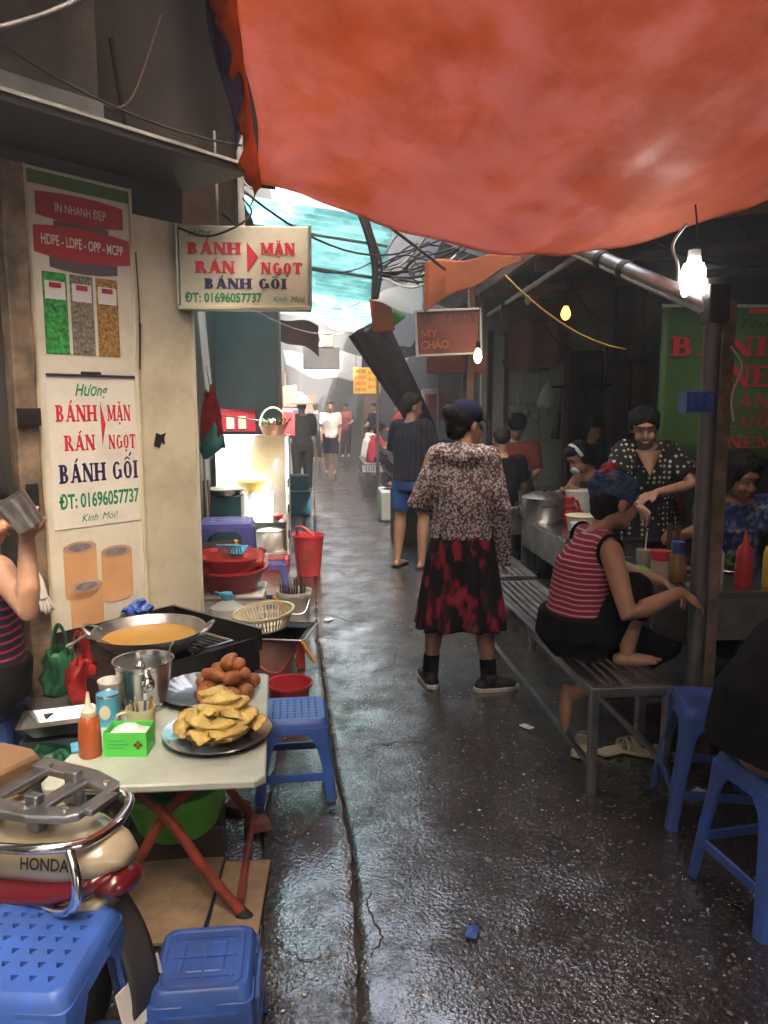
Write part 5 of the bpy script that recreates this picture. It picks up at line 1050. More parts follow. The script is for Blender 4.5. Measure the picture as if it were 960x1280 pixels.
scrap('teal_wrapper', 'teal wrapper by the gutter crack near the perforated stool', 'teal_plastic', .04, 2.78, .03, 3.1)
scrap('paper_scrap', 'small paper scrap by the far gutter', 'tissue', .05, 5.4, .05, 4.0)
scrap('paper_scrap', 'pale paper scrap under the blue stool by the bench', 'tissue', 1.5, 2.78, .04, .6)
for i, (x, y, a) in enumerate(((1.17, 3.22, 60), (1.33, 3.18, 20), (1.44, 3.12, -30))):
    s = thing('slipper', ('pale slipper lying under the bench behind its leg', 'pale strappy slipper lying sole down under the bench', 'pale slipper lying nearest the table leg under the bench')[i], 'slipper', (x, y, .004), R(a), None)
    MB().loft([[V((px*1.0, py, z)) for px, py in [(-.11, -.028), (-.06, -.034), (0, -.03), (.06, -.042), (.1, -.034), (.118, 0), (.1, .034), (.06, .042), (0, .03), (-.06, .034), (-.11, .028), (-.122, 0)]] for z in (0, .016)]).build('sole', 'slipper', s, 30, .004)
    for xx in (.02, .055): MB().tube(curve_pts([(xx, -.042, .008), (xx+.005, -.03, .04), (xx+.01, 0, .052), (xx+.005, .03, .04), (xx, .042, .008)], 4), [(.012, .003)]*17, 8, flat=(1, 0, 0)).build('strap', 'slipper', s, 180)

# ============================================================ right side: benches, tables, stall goods
def bench(label, loc, rz, L, w_, h, group=None, slats=7):
    t = thing('steel_bench', label, 'bench', loc, rz, group)
    for s in (-1, 1): MB().box((s*(w_/2-.015), 0, h-.02), (.03, L, .04)).build('side_rail', 'steel_dull', t, 0, .003)
    for s in (-1, 1): MB().box((0, s*(L/2-.015), h-.02), (w_-.06, .03, .038)).build('end_rail', 'steel_dull', t, 0, .003)
    for i in range(slats): MB().box((-w_/2+.045+(w_-.09)*i/(slats-1), 0, h-.006), (.022, L-.06, .014)).build('slat', 'steel_dull', t, 0, .002)
    for sx in (-1, 1):
        for sy in (-1, 1): MB().box((sx*(w_/2-.018), sy*(L/2-.02), (h-.04)/2), (.034, .034, h-.04)).build('leg', 'steel_dull', t, 0, .003)
        MB().box((sx*(w_/2-.018), 0, .12), (.02, L-.08, .02)).build('stretcher', 'steel_dull', t, 0, .002)
    return t
bench('slatted steel bench carrying the squatting woman in stripes', (1.2, 3.72, 0), R(1), 1.85, .34, .45)
bench('slatted steel bench beyond the woman in the flowered jacket', (1.22, 5.62, 0), R(0), 1.7, .34, .45)
def table(label, loc, size, h, m='steel', name='steel_table', skirt=True):
    t = thing(name, label, 'table', loc); sx, sy = size
    MB().box((0, 0, h-.015), (sx, sy, .03)).build('top', m, t, 0, .006)
    for a in (-1, 1):
        for b_ in (-1, 1): MB().box((a*(sx/2-.05), b_*(sy/2-.05), (h-.03)/2), (.04, .04, h-.03)).build('leg', 'steel_dull', t, 0, .003)
    if skirt:
        MB().box((0, -sy/2+.03, h-.13), (sx-.14, .012, .2)).build('apron', 'steel_dull', t, 0, .002); MB().box((-sx/2+.03, 0, h-.13), (.012, sy-.14, .2)).build('apron', 'steel_dull', t, 0, .002)
    MB().box((0, 0, .2), (sx-.1, sy-.1, .02)).build('lower_shelf', 'steel_dull', t, 0, .003)
    return t
table('steel topped eating table in front of the woman in stripes', (2.15, 3.62, 0), (1.5, .84), .72)
table('steel food counter with pots beyond the eating table', (2.1, 5.15, 0), (1.2, 1.15), .72)
table('long steel counter in the dim kitchen behind', (1.9, 6.75, 0), (.9, 1.6), .74)
blk = MB().box((0, 0, .3), (.34, .5, .6)).build('black_bin', 'iron_black', bevel=.02, loc=(.98, 8.6, 0)); tag(blk, 'black bin beyond the man in the dark striped shirt', 'bin')
def jar(label, loc, r, h, m, capm, name='sauce_jar', cat='jar', neck=.75, caph=.03):
    t = thing(name, label, cat, loc); MB().lathe([(.002, 0), (r*.95, 0), (r, .01), (r, h*.72), (r*neck, h*.88), (r*neck, h), (.002, h)], 22).build('body', m, t); MB().lathe([(r*neck+.004, h-.012), (r*neck+.005, h+caph), (.002, h+caph+.002)], 22).build('lid', capm, t); return t
Z = .722
jar('pale jar with a bright red lid on the eating table', (1.56, 3.36, Z), .042, .13, 'jar_pale', 'red_bright', neck=.95)
jar('amber sauce bottle with a blue cap on the eating table', (1.67, 3.42, Z), .042, .15, 'jar_tan', 'blue_small', neck=.6, caph=.04)
jar('white bottle with a green collar behind the awning post', (1.82, 3.34, Z), .032, .2, 'white_plastic', 'tarp_green', name='white_bottle', cat='bottle', neck=.5)
def squeeze(label, loc, m): 
    t = thing('squeeze_bottle', label, 'bottle', loc); MB().lathe([(.002, 0), (.036, 0), (.038, .01), (.037, .14), (.03, .17), (.012, .19), (.004, .25), (.001, .25)], 22).build('body', m, t); return t
for n_, (l_, p_, m_) in enumerate((('red chilli sauce squeeze bottle behind the awning post', (1.93, 3.3, Z), 'red_plastic'), ('yellow mustard sauce squeeze bottle beside the red one', (2.05, 3.28, Z), 'yellow_plastic'))):
    tag(MB().lathe([(.002, 0), (.036, 0), (.038, .01), (.037, .15), (.03, .18), (.012, .2), (.004, .26), (.001, .26)], 22).build('squeeze_bottle', m_, loc=p_), l_, 'bottle')
gd = thing('orange_drink', 'plastic cup of orange drink with a straw', 'drink', (1.63, 3.7, Z)); MB().lathe([(.002, .004), (.028, .004), (.04, .1), (.041, .1), (.03, 0), (.002, 0)], 22).build('cup', 'bottle_clear', gd); MB().lathe([(.002, .006), (.027, .006), (.036, .09), (.002, .09)], 22).build('juice', 'drink', gd); MB().tube([(0, 0, .02), (.015, .01, .19)], .004, 6).build('straw', 'plate_white', gd)
gbx = MB(); gbx.loft([rsq(.05, .01, 0), rsq(.06, .012, .05), rsq(.056, .012, .05), rsq(.046, .01, .006)]); tag(gbx.build('green_tray', 'green_box', loc=(1.5, 3.5, Z)), 'small bright green plastic tray beside the herbs', 'tray')
def heap(name, label, loc, r, n, m, cat, sz=.03, h=.06, plate='steel'):
    t = thing(name, label, cat, loc); MB().lathe([(.002, .004), (r*.8, .004), (r*1.05, .02), (r*1.07, .018), (r*.8, 0), (.002, 0)], 24).build('dish', plate, t)
    for k in range(n):
        a, q = rd.uniform(0, 6.28), r*.85*math.sqrt(rd.random()); p = V((q*math.cos(a), q*math.sin(a), .015+h*(1-q/r)*rd.random())); d = V((rd.uniform(-1, 1), rd.uniform(-1, 1), rd.uniform(-.2, .8))).normalized()*sz
        MB().tube([p-d, p+V((0, 0, sz*.3)), p+d], [(.002, .001), (sz*.4, sz*.12), (.001, .001)], 6).build('leaf' if m == 'leaf' else 'piece', m, t, 180)
    return t
heap('herb_dish', 'dish of fresh green herbs on the eating table', (1.48, 3.72, Z), .1, 40, 'leaf', 'herbs')
heap('herb_dish', 'basket of leafy greens in front of the curly haired woman', (2.05, 3.6, Z), .1, 36, 'leaf', 'herbs', .04, .1)
pt2 = thing('cooking_pot', 'dented aluminium cooking pot on the steel counter', 'pot', (1.58, 5.3, Z)); MB().lathe([(.002, 0), (.13, 0), (.15, .03), (.15, .17), (.158, .175), (.15, .18), (.08, .21), (.002, .215)], 32).build('body', 'steel_dull', pt2)
for s in (-1, 1): MB().tube(curve_pts([(-.05+.0, s*.15, .12), (-.04, s*.18, .13), (.04, s*.18, .13), (.05, s*.15, .12)]), .008, 8).build('handle', 'iron_black', pt2)
MB().ell((0, 0, .225), .018).build('lid_knob', 'iron_black', pt2)
lathe_thing('cream_tub', 'cream plastic food tub on the steel counter', 'tub', (1.72, 4.9, Z), [(.002, 0), (.085, 0), (.1, .1), (.106, .1), (.1, .104), (.002, .104)], 'cream_plastic')
MBc = lathe_thing('white_pail', 'pale plastic pail behind the cream tub', 'pail', (1.9, 5.45, Z), [(.002, 0), (.095, 0), (.11, .2), (.115, .2), (.11, .205), (.002, .205)], 'white_plastic')
lathe_thing('red_container', 'red plastic container stacked beside the aluminium pot', 'container', (1.75, 5.35, Z), [(.002, 0), (.07, 0), (.085, .08), (.085, .11), (.07, .12), (.07, .17), (.002, .175)], 'red_plastic')
lathe_thing('orange_tub', 'orange brown tub on the counter before the seated cook', 'tub', (2.18, 5.45, Z), [(.002, 0), (.12, 0), (.14, .16), (.002, .165)], 'tan_plastic')
lathe_thing('green_cup', 'green glass of sauce at the counter edge', 'glass', (1.83, 4.72, Z), [(.002, 0), (.04, 0), (.048, .12), (.002, .11)], 'leaf')
lathe_thing('white_bowl', 'small white bowl at the counter edge', 'bowl', (1.73, 4.7, Z), [(.002, 0), (.03, 0), (.06, .05), (.062, .05), (.035, .0), (.002, .0)], 'plate_white')
lathe_thing('red_lid_pot', 'small pot with a red lid at the counter edge', 'pot', (1.64, 4.75, Z), [(.002, 0), (.04, 0), (.045, .06), (.045, .075), (.002, .08)], 'white_plastic')
b = MB(); b.ell((0, 0, .05), (.08, .07, .05)); rough(b.v, .03, 16); tag(b.build('clear_plastic_bag', 'clear_bag', smooth=180, loc=(1.86, 5.05, Z)), 'crumpled clear plastic bag on the steel counter', 'bag')
heap('meat_plate', 'plate of dark cooked meat pieces on the counter', (1.95, 4.85, Z), .1, 26, 'meat', 'meat', .03, .06)
heap('food_bowl', 'heap of orange fried food beside the tub', (2.1, 4.9, Z), .1, 26, 'food_orange', 'food', .03, .07)
gbt = jar('dark green bottle shape behind the pail on the counter', (2.0, 5.62, Z), .06, .22, 'green_bag', 'iron_black', name='green_bottle', cat='bottle')
# green banner
bn = thing('green_banner', 'green banner with red dish names behind the awning post', 'banner', (2.75, 4.75, 1.66), R(-3))
MB().grid(lambda u, v: V((-.6+1.5*u, .012*math.sin(u*11), -.47+.96*v+.0*u)), 30, 8).build('cloth', 'sign_green', bn, 180, 0, .004)
MB().tube([(-.6, 0, .5), (.9, 0, .5)], .01, 8).build('top_rod', 'cable_pale', bn)
T = surf((0, -.018, 0), (1, 0, 0))
slab('BÁNH', .12, 'ink_red', bn, T, -.55, .19, .74); slab('NEM', .13, 'ink_red', bn, T, -.17, -.0, .46, wt=1.05)
slab('BÁNH B', .075, 'ink_red', bn, T, -.2, -.13, .58, wt=.8); slab('CUỐN', .075, 'ink_red', bn, T, -.17, -.26, .4, wt=.8); slab('NEM C', .075, 'ink_red', bn, T, -.15, -.39, .45, wt=.8)
text('Thi', .06, 'ink_dull', bn, T, -.12, .36, .2, shear=.3); MB().box((.0, -.02, .47), (.12, .004, .03)).build('red_tab', 'red_bright', bn, 0)
# my sign
ms = thing('noodle_sign', 'framed maroon sign with noodle and porridge names', 'sign', (1.13, 6.8, 2.17), R(2), ry=R(-3))
MB().box((0, 0, 0), (.56, .03, .38)).build('board', 'sign_maroon', ms, 0, .003)
for c, d in (((0, -.01, .19), (.58, .04, .018)), ((0, -.01, -.19), (.58, .04, .018)), ((-.285, -.01, 0), (.018, .04, .39)), ((.285, -.01, 0), (.018, .04, .39))): MB().box(c, d).build('frame_bar', 'pipe_white', ms, 0, .003)
T = surf((0, -.016, 0), (1, 0, 0))
slab('MY THUY', .075, 'ink_dull', ms, T, -.24, .08, .5); slab('MY', .06, 'tarp_flap', ms, T, -.25, -.03, .16); text('CHÁO', .065, 'tarp_flap', ms, T, -.25, -.13, .25, bold=.04); text('TEL', .025, 'ink_dull', ms, T, -.16, -.172, .12, bold=.02)
MB().tube([(-.2, 0, .19), (-.2, .05, .6)], .006, 6).build('hanger', 'galv', ms); MB().tube([(.2, 0, .19), (.2, .05, .55)], .006, 6).build('hanger', 'galv', ms)
mb2 = MB().box((1.25, 7.05, 1.93), (.55, .03, .2)).build('maroon_board', 'sign_maroon', bevel=.004); tag(mb2, 'plain maroon board hanging below the framed sign', 'board')
# lamps (lit in the photograph)
def bulb(name, label, loc, m, r, h, cordto, tubular=False):
    t = thing(name, label, 'lamp', loc)
    prof = [(.002, -h), (r*.7, -h*.93), (r, -h*.8), (r, -h*.15), (r*.8, 0), (.002, 0)] if tubular else [(.001, -h), (r*.6, -h*.9), (r, -h*.62), (r*.85, -h*.35), (r*.45, -h*.05), (.002, 0)]
    MB().lathe(prof, 20).build('bulb', m, t); MB().lathe([(r*.55, 0), (r*.6, .01), (r*.5, .055), (.002, .06)], 16).build('socket', 'ac_white' if tubular else 'iron_black', t)
    MB().tube(curve_pts([(0, 0, .05), (.01, .01, (cordto-loc[2])*.5), (0, .03, cordto-loc[2])]), .004, 6).build('cord', 'cable', t); return t
bulb('lamp', 'bright white tubular lamp hanging by the awning post', (1.565, 3.2, 2.13), 'bulb_white', .048, .17, 2.42, True)
bulb('lamp', 'glowing warm orange bulb over the food counter', (2.08, 6.5, 2.37), 'bulb_warm', .042, .12, 2.7)
bulb('lamp', 'pale white bulb hanging beside the framed sign', (1.345, 6.55, 2.02), 'bulb_soft', .035, .13, 2.6)
ub = bulb('lamp', 'unlit clear bulb beside the warm orange bulb', (1.75, 6.5, 2.46), 'bottle_clear', .028, .09, 2.7)
cable('pale cable hanging beside the white lamp', curve_pts([(1.5, 3.15, 2.28), (1.46, 3.18, 2.2), (1.475, 3.16, 2.12), (1.48, 3.16, 2.05)]), .006, 'cable_pale')
for i, (a, c_, d_, r_) in enumerate((((1.6, 4.3, 2.6), (3.1, 4.6, 2.5), .2, .006), ((1.65, 5.4, 2.58), (3.0, 7.3, 2.4), .25, .005), ((1.7, 6.2, 2.5), (2.6, 7.9, 2.2), .2, .006), ((2.1, 4.0, 2.62), (3.4, 5.0, 2.3), .15, .005))):
    cable(('black wire drooping under the first rafters', 'black wire drooping towards the dark pillar', 'black wire drooping towards the kitchen door', 'black wire drooping behind the green banner')[i], sag(a, c_, d_), r_)
cable('pipe running along the rafters over the food counter', [(1.7, 4.9, 2.52), (1.75, 8.0, 2.46)], .022, 'pipe_white', name='ceiling_pipe')
tag(MB().box((2.0, 7.2, 2.42), (.62, .03, .2), ry=R(4)).build('old_board', 'sheet_brown', bevel=.004), 'old dark board hanging above the faded curtain', 'board')
for i in range(4):
    t = thing('ladle', ('short ladle hanging on the kitchen wall', 'long ladle hanging next to the short one', 'flat skimmer hanging on the kitchen wall', 'small strainer hanging at the curtain edge')[i], 'ladle', (2.05+.11*i, 7.96, 1.45+.05*(i % 2)))
    MB().tube([(0, 0, 0), (0, 0, .25+.05*(i % 2))], .006, 6).build('handle', 'steel_dull', t); MB().ell((0, -.01, -.03), (.04, .025, .04), 12, 8).build('bowl', 'steel_dull', t)
bsx = thing('bowl_stack', 'stack of white bowls on the eating table', 'bowl', (2.2, 3.38, Z))
for k in range(6): MB().lathe([(.002, .01+k*.018), (.03, .01+k*.018), (.065, .05+k*.018), (.067, .05+k*.018), (.035, k*.018), (.002, k*.018)], 22).build('bowl', 'plate_white', bsx)
cc = thing('chopstick_cup', 'metal cup of chopsticks on the eating table', 'cup', (1.76, 3.66, Z)); MB().lathe([(.002, 0), (.034, 0), (.036, .11), (.033, .11), (.03, .004), (.002, .004)], 20).build('cup', 'steel', cc)
for k in range(12): MB().tube([(.018*math.cos(k), .018*math.sin(k), .01), (.032*math.cos(k), .032*math.sin(k), .23)], .0035, 5).build('chopstick', 'brown_wood', cc)
heap('food_plate', 'plate of fried rolls on the eating table by the post', (1.8, 3.5, Z), .08, 18, 'food_orange', 'food', .03, .05)
lathe_thing('steel_basin', 'steel basin on the counter beside the aluminium pot', 'basin', (1.62, 5.62, Z), [(.002, .004), (.1, .004), (.14, .08), (.146, .08), (.11, 0), (.002, 0)], 'steel')
lathe_thing('soup_pot', 'tall soup pot at the back of the far counter', 'pot', (1.62, 6.3, .742), [(.002, 0), (.15, 0), (.15, .26), (.158, .265), (.15, .27), (.06, .3), (.002, .305)], 'steel_dull')
for i, (x, y, m_) in enumerate(((1.75, 5.15, 'red_bag'), (2.3, 5.2, 'clear_bag'), (2.45, 5.4, 'green_bag'))): bag('plastic_bag', ('red plastic bag on the counter by the cream tub', 'clear bag of noodles on the counter', 'green bag at the back corner of the counter')[i], m_, (x, y, Z), .08, .17, 1, i*3.3)
# blue basket tied to the post
bk = thing('blue_basket', 'small blue mesh basket hung on the awning post', 'basket', (1.515, 3.02, 1.52))
for i in range(8): MB().box((-.05+.0143*i, -.035, .035), (.005, .004, .075)).build('slat', 'blue_small', bk, 0)
for z in (.0, .02, .04, .06): MB().box((0, -.035, z), (.11, .005, .006)).build('ring', 'blue_small', bk, 0)
for s in (-1, 1): MB().box((s*.053, 0, .035), (.004, .07, .08)).build('side', 'blue_small', bk, 0)
MB().box((0, .035, .035), (.11, .004, .08)).build('back', 'blue_small', bk, 0); MB().box((0, 0, 0), (.1, .07, .005)).build('base', 'blue_small', bk, 0); MB().box((0, -.037, .077), (.12, .012, .012)).build('rim', 'blue_small', bk, 0, .003)
# ============================================================ people
def remesh(b, vox, it=6, name='body'):
    me = b.mesh(name); bm = bmesh.new(); bm.from_mesh(me); bmesh.ops.recalc_face_normals(bm, faces=bm.faces); bm.to_mesh(me); bm.free()
    o = bpy.data.objects.new('tmp', me)
    md = o.modifiers.new('r', 'REMESH'); md.mode = 'VOXEL'; md.voxel_size = vox
    if it: ms_ = o.modifiers.new('s', 'SMOOTH'); ms_.iterations = it; ms_.factor = .5
    out = evaluated(o)
    bpy.data.objects.remove(o); bpy.data.meshes.remove(me); out.name = name; return out
def displace(me, fn):
    n = len(me.vertices); nr = [0.]*(3*n); me.vertex_normals.foreach_get('vector', nr); co = [0.]*(3*n); me.vertices.foreach_get('co', co)
    for i in range(n):
        k = fn(V(co[3*i:3*i+3]))
        for a in range(3): co[3*i+a] += nr[3*i+a]*k
    me.vertices.foreach_set('co', co); me.update()
def capsule(b, pts, rad, n=12, flat=None):
    pts = [V(p) for p in pts]; rad = [r if isinstance(r, tuple) else (r, r) for r in rad]
    d0 = (pts[0]-pts[1]).normalized(); d1 = (pts[-1]-pts[-2]).normalized(); k0 = min(rad[0]); k1 = min(rad[-1])
    P_ = [pts[0]+d0*k0*.95, pts[0]+d0*k0*.6]+pts+[pts[-1]+d1*k1*.6, pts[-1]+d1*k1*.95]
    Q_ = [(rad[0][0]*.3, rad[0][1]*.3), (rad[0][0]*.8, rad[0][1]*.8)]+rad+[(rad[-1][0]*.8, rad[-1][1]*.8), (rad[-1][0]*.3, rad[-1][1]*.3)]
    b.tube(P_, Q_, n, flat=flat)
def hand(b, wr, d, nrm, thumb, curl=.5, k=1.0, spread=1.0):
    d = V(d).normalized(); nrm = V(nrm); nrm = (nrm-d*nrm.dot(d)).normalized(); sd = d.cross(nrm); sd = sd if sd.dot(V(thumb)) > 0 else -sd; wr = V(wr)
    capsule(b, [wr, wr+d*.03*k, wr+d*.075*k], [(.024*k, .018*k), (.036*k, .015*k), (.037*k, .013*k)], 10, flat=sd)
    for i, (off, ln) in enumerate(((.03, .068), (.01, .078), (-.01, .072), (-.029, .055))):
        p = wr+d*.075*k+sd*off*k; dd = (d+sd*(off*3.5*spread)).normalized(); pts = [p-dd*.012]; a = 0
        for s in range(3): a += curl*(.55+.35*s); st = (dd*math.cos(a)-nrm*math.sin(a))*ln*k/2.6; p = p+st; pts.append(p)
        capsule(b, pts, [.0088*k, .0086*k, .008*k, .0068*k], 8)
    p = wr+d*.02*k+sd*.026*k; dd = (d*.75+sd*.75-nrm*.3*curl).normalized()
    capsule(b, [p-dd*.01, p+dd*.034*k, p+dd*.034*k+(d*.9+sd*.2-nrm*.4*curl).normalized()*.03*k], [.013*k, .0105*k, .008*k], 8)
STAND = dict(pel=(0, 0, .86), wai=(0, -.005, 1.0), che=(0, 0, 1.17), nec=(0, -.02, 1.33), hed=(0, .012, 1.455),
  shL=(-.165, -.01, 1.275), elL=(-.205, -.03, 1.01), wrL=(-.2, .05, .79), shR=(.165, -.01, 1.275), elR=(.205, -.03, 1.01), wrR=(.2, .05, .79),
  hiL=(-.085, 0, .84), knL=(-.09, .015, .46), anL=(-.09, -.02, .075), hiR=(.085, 0, .84), knR=(.09, .015, .46), anR=(.09, -.02, .075), ftL=(0, 1, 0), ftR=(0, 1, 0))
SIDE = V((1, 0, 0))
def rotm(yaw, pitch=0, roll=0): return Matrix.Rotation(R(yaw), 3, 'Z') @ Matrix.Rotation(R(pitch), 3, 'X') @ Matrix.Rotation(R(roll), 3, 'Y')
def figure(label, loc, rz=0, J=None, skin='skin', vox=.009, head=(0, 0, 0), side=(1, 0, 0), sc=1, hands=None, fat=1, feet=True, mute=()):
    j = {k: V(v) for k, v in {**STAND, **(J or {})}.items()}
    t = thing('person', label, 'person', loc, R(rz)); t.scale = (sc,)*3
    b = MB(); sd = V(side).normalized(); f = fat
    capsule(b, [j['pel']-(j['wai']-j['pel'])*.35, j['pel'], j['wai'], j['che'], j['nec']-(j['nec']-j['che'])*.3], [(.13*f, .1*f), (.155*f, .11*f), (.13*f, .095*f), (.145*f, .105*f), (.1, .07)], 16, sd)
    capsule(b, [j['shL'], j['shR']], [.05, .05], 10); capsule(b, [j['nec']-(j['hed']-j['nec'])*.4, j['nec'].lerp(j['hed'], .7)], [.052, .046], 12)
    hm = rotm(*head); c = j['hed']
    b.ell(c+hm @ V((0, -.012, .03)), (.076, .093, .088), 20, 14, hm); b.ell(c+hm @ V((0, .018, -.045)), (.058, .066, .068), 18, 12, hm); b.ell(c+hm @ V((0, .052, -.085)), (.03, .028, .025), 12, 8, hm)
    capsule(b, [c+hm @ V((0, .082, .012)), c+hm @ V((0, .1, -.028))], [.008, .014], 8)
    for s in (-1, 1):
        b.ell(c+hm @ V((s*.076, -.008, -.01)), (.011, .02, .031), 10, 8, hm); b.ell(c+hm @ V((s*.034, .062, -.035)), (.024, .024, .026), 10, 8, hm)
    b.ell(c+hm @ V((0, .074, .04)), (.05, .016, .014), 12, 8, hm); b.ell(c+hm @ V((0, .078, -.06)), (.022, .014, .014), 10, 8, hm)
    for s in 'LR':
        sh, el, wr = j['sh'+s], j['el'+s], j['wr'+s]
        capsule(b, [sh, sh.lerp(el, .45), el, el.lerp(wr, .3), wr], [.05*f, .045*f, .038, .039, .026], 12)
        hi, kn, an, ft = j['hi'+s], j['kn'+s], j['an'+s], j['ft'+s].normalized()
        capsule(b, [hi, hi.lerp(kn, .4), kn, kn.lerp(an, .3), an.lerp(kn, .12), an], [.088*f, .082*f, .055, .057, .037, .034], 12)
        if feet:
            up = V((0, 0, 1)) if abs(ft.z) < .6 else (an-kn).normalized()*-1; lo = an-up*.045
            capsule(b, [lo-ft*.035, lo+ft*.04, lo+ft*.11], [(.03, .028), (.036, .03), (.042, .017)], 12, flat=ft.cross(up))
            for i in range(5):
                p = lo+ft*(.125-.006*i)+ft.cross(up)*(.03-.0155*i)*(1 if s == 'L' else -1)-up*.006; capsule(b, [p, p+ft*(.028-.003*i)], [.0105-.0012*i, .009-.0012*i], 8)
        h = (hands or {}).get(s, {}); d = (wr-el).normalized()
        if h is not False: hand(b, wr+d*.01, h.get('d', d), h.get('n', sd*(1 if s == 'L' else -1)), h.get('th', (0, 1, 0)), h.get('curl', .45))
    finish(remesh(b, vox, 5), 'body', skin, t, 180)
    t['_h'] = 0; del t['_h']; return t, j, hm
def wear(t, name, m, tubes, vox=.01, fold=.008, fs=9, seed=0, it=4, ells=(), stretch=(1, 1, .45)):
    b = MB()
    for pts, rad, *fl in tubes: b.tube([V(p) for p in pts], rad, 20, flat=fl[0] if fl else None)
    for e in ells: b.ell(*e)
    for pts, rad, *fl in tubes:
        if not fl and name not in ('sock',): b.ell(pts[0], max(rad[0]) if isinstance(rad[0], tuple) else rad[0]*1.02)
    me = remesh(b, vox, it, name)
    def fd(c): p = V((c.x*stretch[0], c.y*stretch[1], c.z*stretch[2]))*fs+V((seed, 0, 0)); return fold*(noise.noise(p)+.5*noise.noise(p*2.3)-.1)
    displace(me, fd)
    return finish(me, name, m, t, 180)
def hair(t, name, m, c, hm, ells, vox=.009, amp=.006, sc=45):
    b = MB()
    for p, r_ in ells: b.ell(c+hm @ V(p), r_, 18, 12, hm)
    me = remesh(b, vox, 3, name)
    displace(me, lambda c_: amp*noise.noise(V((c_.x, c_.y, c_.z*.35))*sc))
    return finish(me, name, m, t, 180)
SHORT = [((0, -.028, .045), (.084, .09, .085)), ((0, -.06, -.01), (.07, .055, .06)), ((0, .02, .085), (.068, .065, .042))]
LONG = SHORT+[((0, -.075, -.05), (.06, .04, .08)), ((-.07, -.02, .0), (.02, .05, .06)), ((.07, -.02, .0), (.02, .05, .06))]
def face(t, c, hm, smile=0):
    for s in (-1, 1):
        MB().ell(c+hm @ V((s*.03, .0825, .012)), (.0105, .005, .0035), 10, 6, hm).build('eye', 'eye', t, 180)
        MB().tube([c+hm @ V((s*(.014+.011*i), .0885-.004*i, .036+.004*math.sin(i))) for i in range(4)], .0022, 6).build('eyebrow', 'hair', t, 180)
    MB().tube([c+hm @ V((-.024+.012*i, .089-.006*abs(i-2), -.062+(.004*abs(i-2) if smile else 0))) for i in range(5)], [.003, .0065, .0075, .0065, .003], 8).build('lip', 'lip', t, 180)
    if smile: MB().tube([c+hm @ V((-.014+.007*i, .0945-.004*abs(i-2), -.0605)) for i in range(5)], .0042, 6).build('teeth', 'teeth', t, 180)

# --- woman in the flowered jacket
t, j, hm = figure('woman seen from behind in a flowered jacket, navy cap and red black skirt', (.76, 4.05, 0), -8,
  dict(elL=(-.235, .0, 1.02), wrL=(-.13, .2, .96), elR=(.205, -.01, 1.0), wrR=(.22, .05, .76), shL=(-.15, -.01, 1.275), shR=(.15, -.01, 1.275), knL=(-.13, .02, .45), anL=(-.165, 0, .085), knR=(.12, .0, .45), anR=(.155, -.07, .085), ftL=(-.25, 1, 0), ftR=(1, .25, 0), hed=(.012, .02, 1.44)), vox=.009, head=(-48, -4, 0), hands={'L': {'curl': .8}})
wear(t, 'jacket', 'floral', [([(0, -.01, .835), (0, -.01, .95), (0, -.01, 1.12), (0, -.01, 1.25), (0, -.015, 1.33)], [(.168, .128), (.16, .125), (.165, .125), (.16, .105), (.08, .07)], SIDE),
  ([(-.135, -.01, 1.265), (-.235, .0, 1.02), (-.15, .19, .965)], [.07, .058, .046]), ([(.135, -.01, 1.265), (.205, -.01, 1.0), (.222, .04, .76), (.225, .05, .68)], [.07, .058, .05, .053]), ([(-.11, -.03, 1.29), (.11, -.03, 1.29)], [.06, .06])],
  .007, .014, 12, 3, ells=[((0, -.09, 1.28), (.1, .05, .065)), ((0, -.03, 1.325), (.08, .075, .035))])
sk = MB().grid(lambda u, v: (lambda a, w_: V(((.165+.07*v+.022*v*math.sin(a*13+2*math.sin(a*2)))*math.cos(a), (.125+.08*v+.022*v*math.sin(a*13+2*math.sin(a*2)))*math.sin(a)-.0, .87-.52*v+.012*v*math.sin(a*3))))(2*PI*u, 0), 140, 30)
sk.build('skirt', 'skirt_print', t, 180, 0, .004)
hair(t, 'hair', 'hair', j['hed'], hm, [((0, -.035, .03), (.086, .088, .085)), ((0, -.07, -.03), (.066, .045, .055)), ((-.0, -.12, .055), (.05, .042, .048))])
b = MB(); c = j['hed']; b.ell(c+hm @ V((0, -.008, .06)), (.092, .103, .078), 24, 14, hm); finish(remesh(b, .008, 3), 'cap', 'cloth_navy', t, 180)
MB().grid(lambda u, v: c+hm @ V(((u-.5)*.155*(1-.3*v*v), .075+.075*v*math.sin(PI*(.15+.7*u)), .05-.015*v-.03*(2*u-1)**2)), 14, 6).build('cap_brim', 'cloth_navy', t, 180, 0, .005)
for s, an, ft in (('L', j['anL'], V((-.25, 1, 0)).normalized()), ('R', j['anR'], V((1, .25, 0)).normalized())):
    wear(t, 'sock', 'cloth_black', [([an-V((0, 0, .03)), an+(V(j['kn'+s])-an)*.26], [.046, .046])], .008, .002)
    b = MB(); lo = an-V((0, 0, .05)); sdv = ft.cross(V((0, 0, 1))); capsule(b, [lo-ft*.045, lo+ft*.04, lo+ft*.13], [(.04, .038), (.045, .04), (.045, .026)], 12, flat=sdv); b.ell(an-V((0, 0, .01)), (.05, .05, .04)); finish(remesh(b, .008, 4), 'shoe', 'foot_black', t, 180)
    MB().loft([[lo+ft*(x)+sdv*y+V((0, 0, z)) for x, y in [(-.09, 0), (-.075, .035), (0, .044), (.1, .048), (.16, .035), (.178, 0), (.16, -.035), (.1, -.048), (0, -.044), (-.075, -.035)]] for z in (-.035, -.008)]).build('sole', 'sole_white', t, 40, .005)

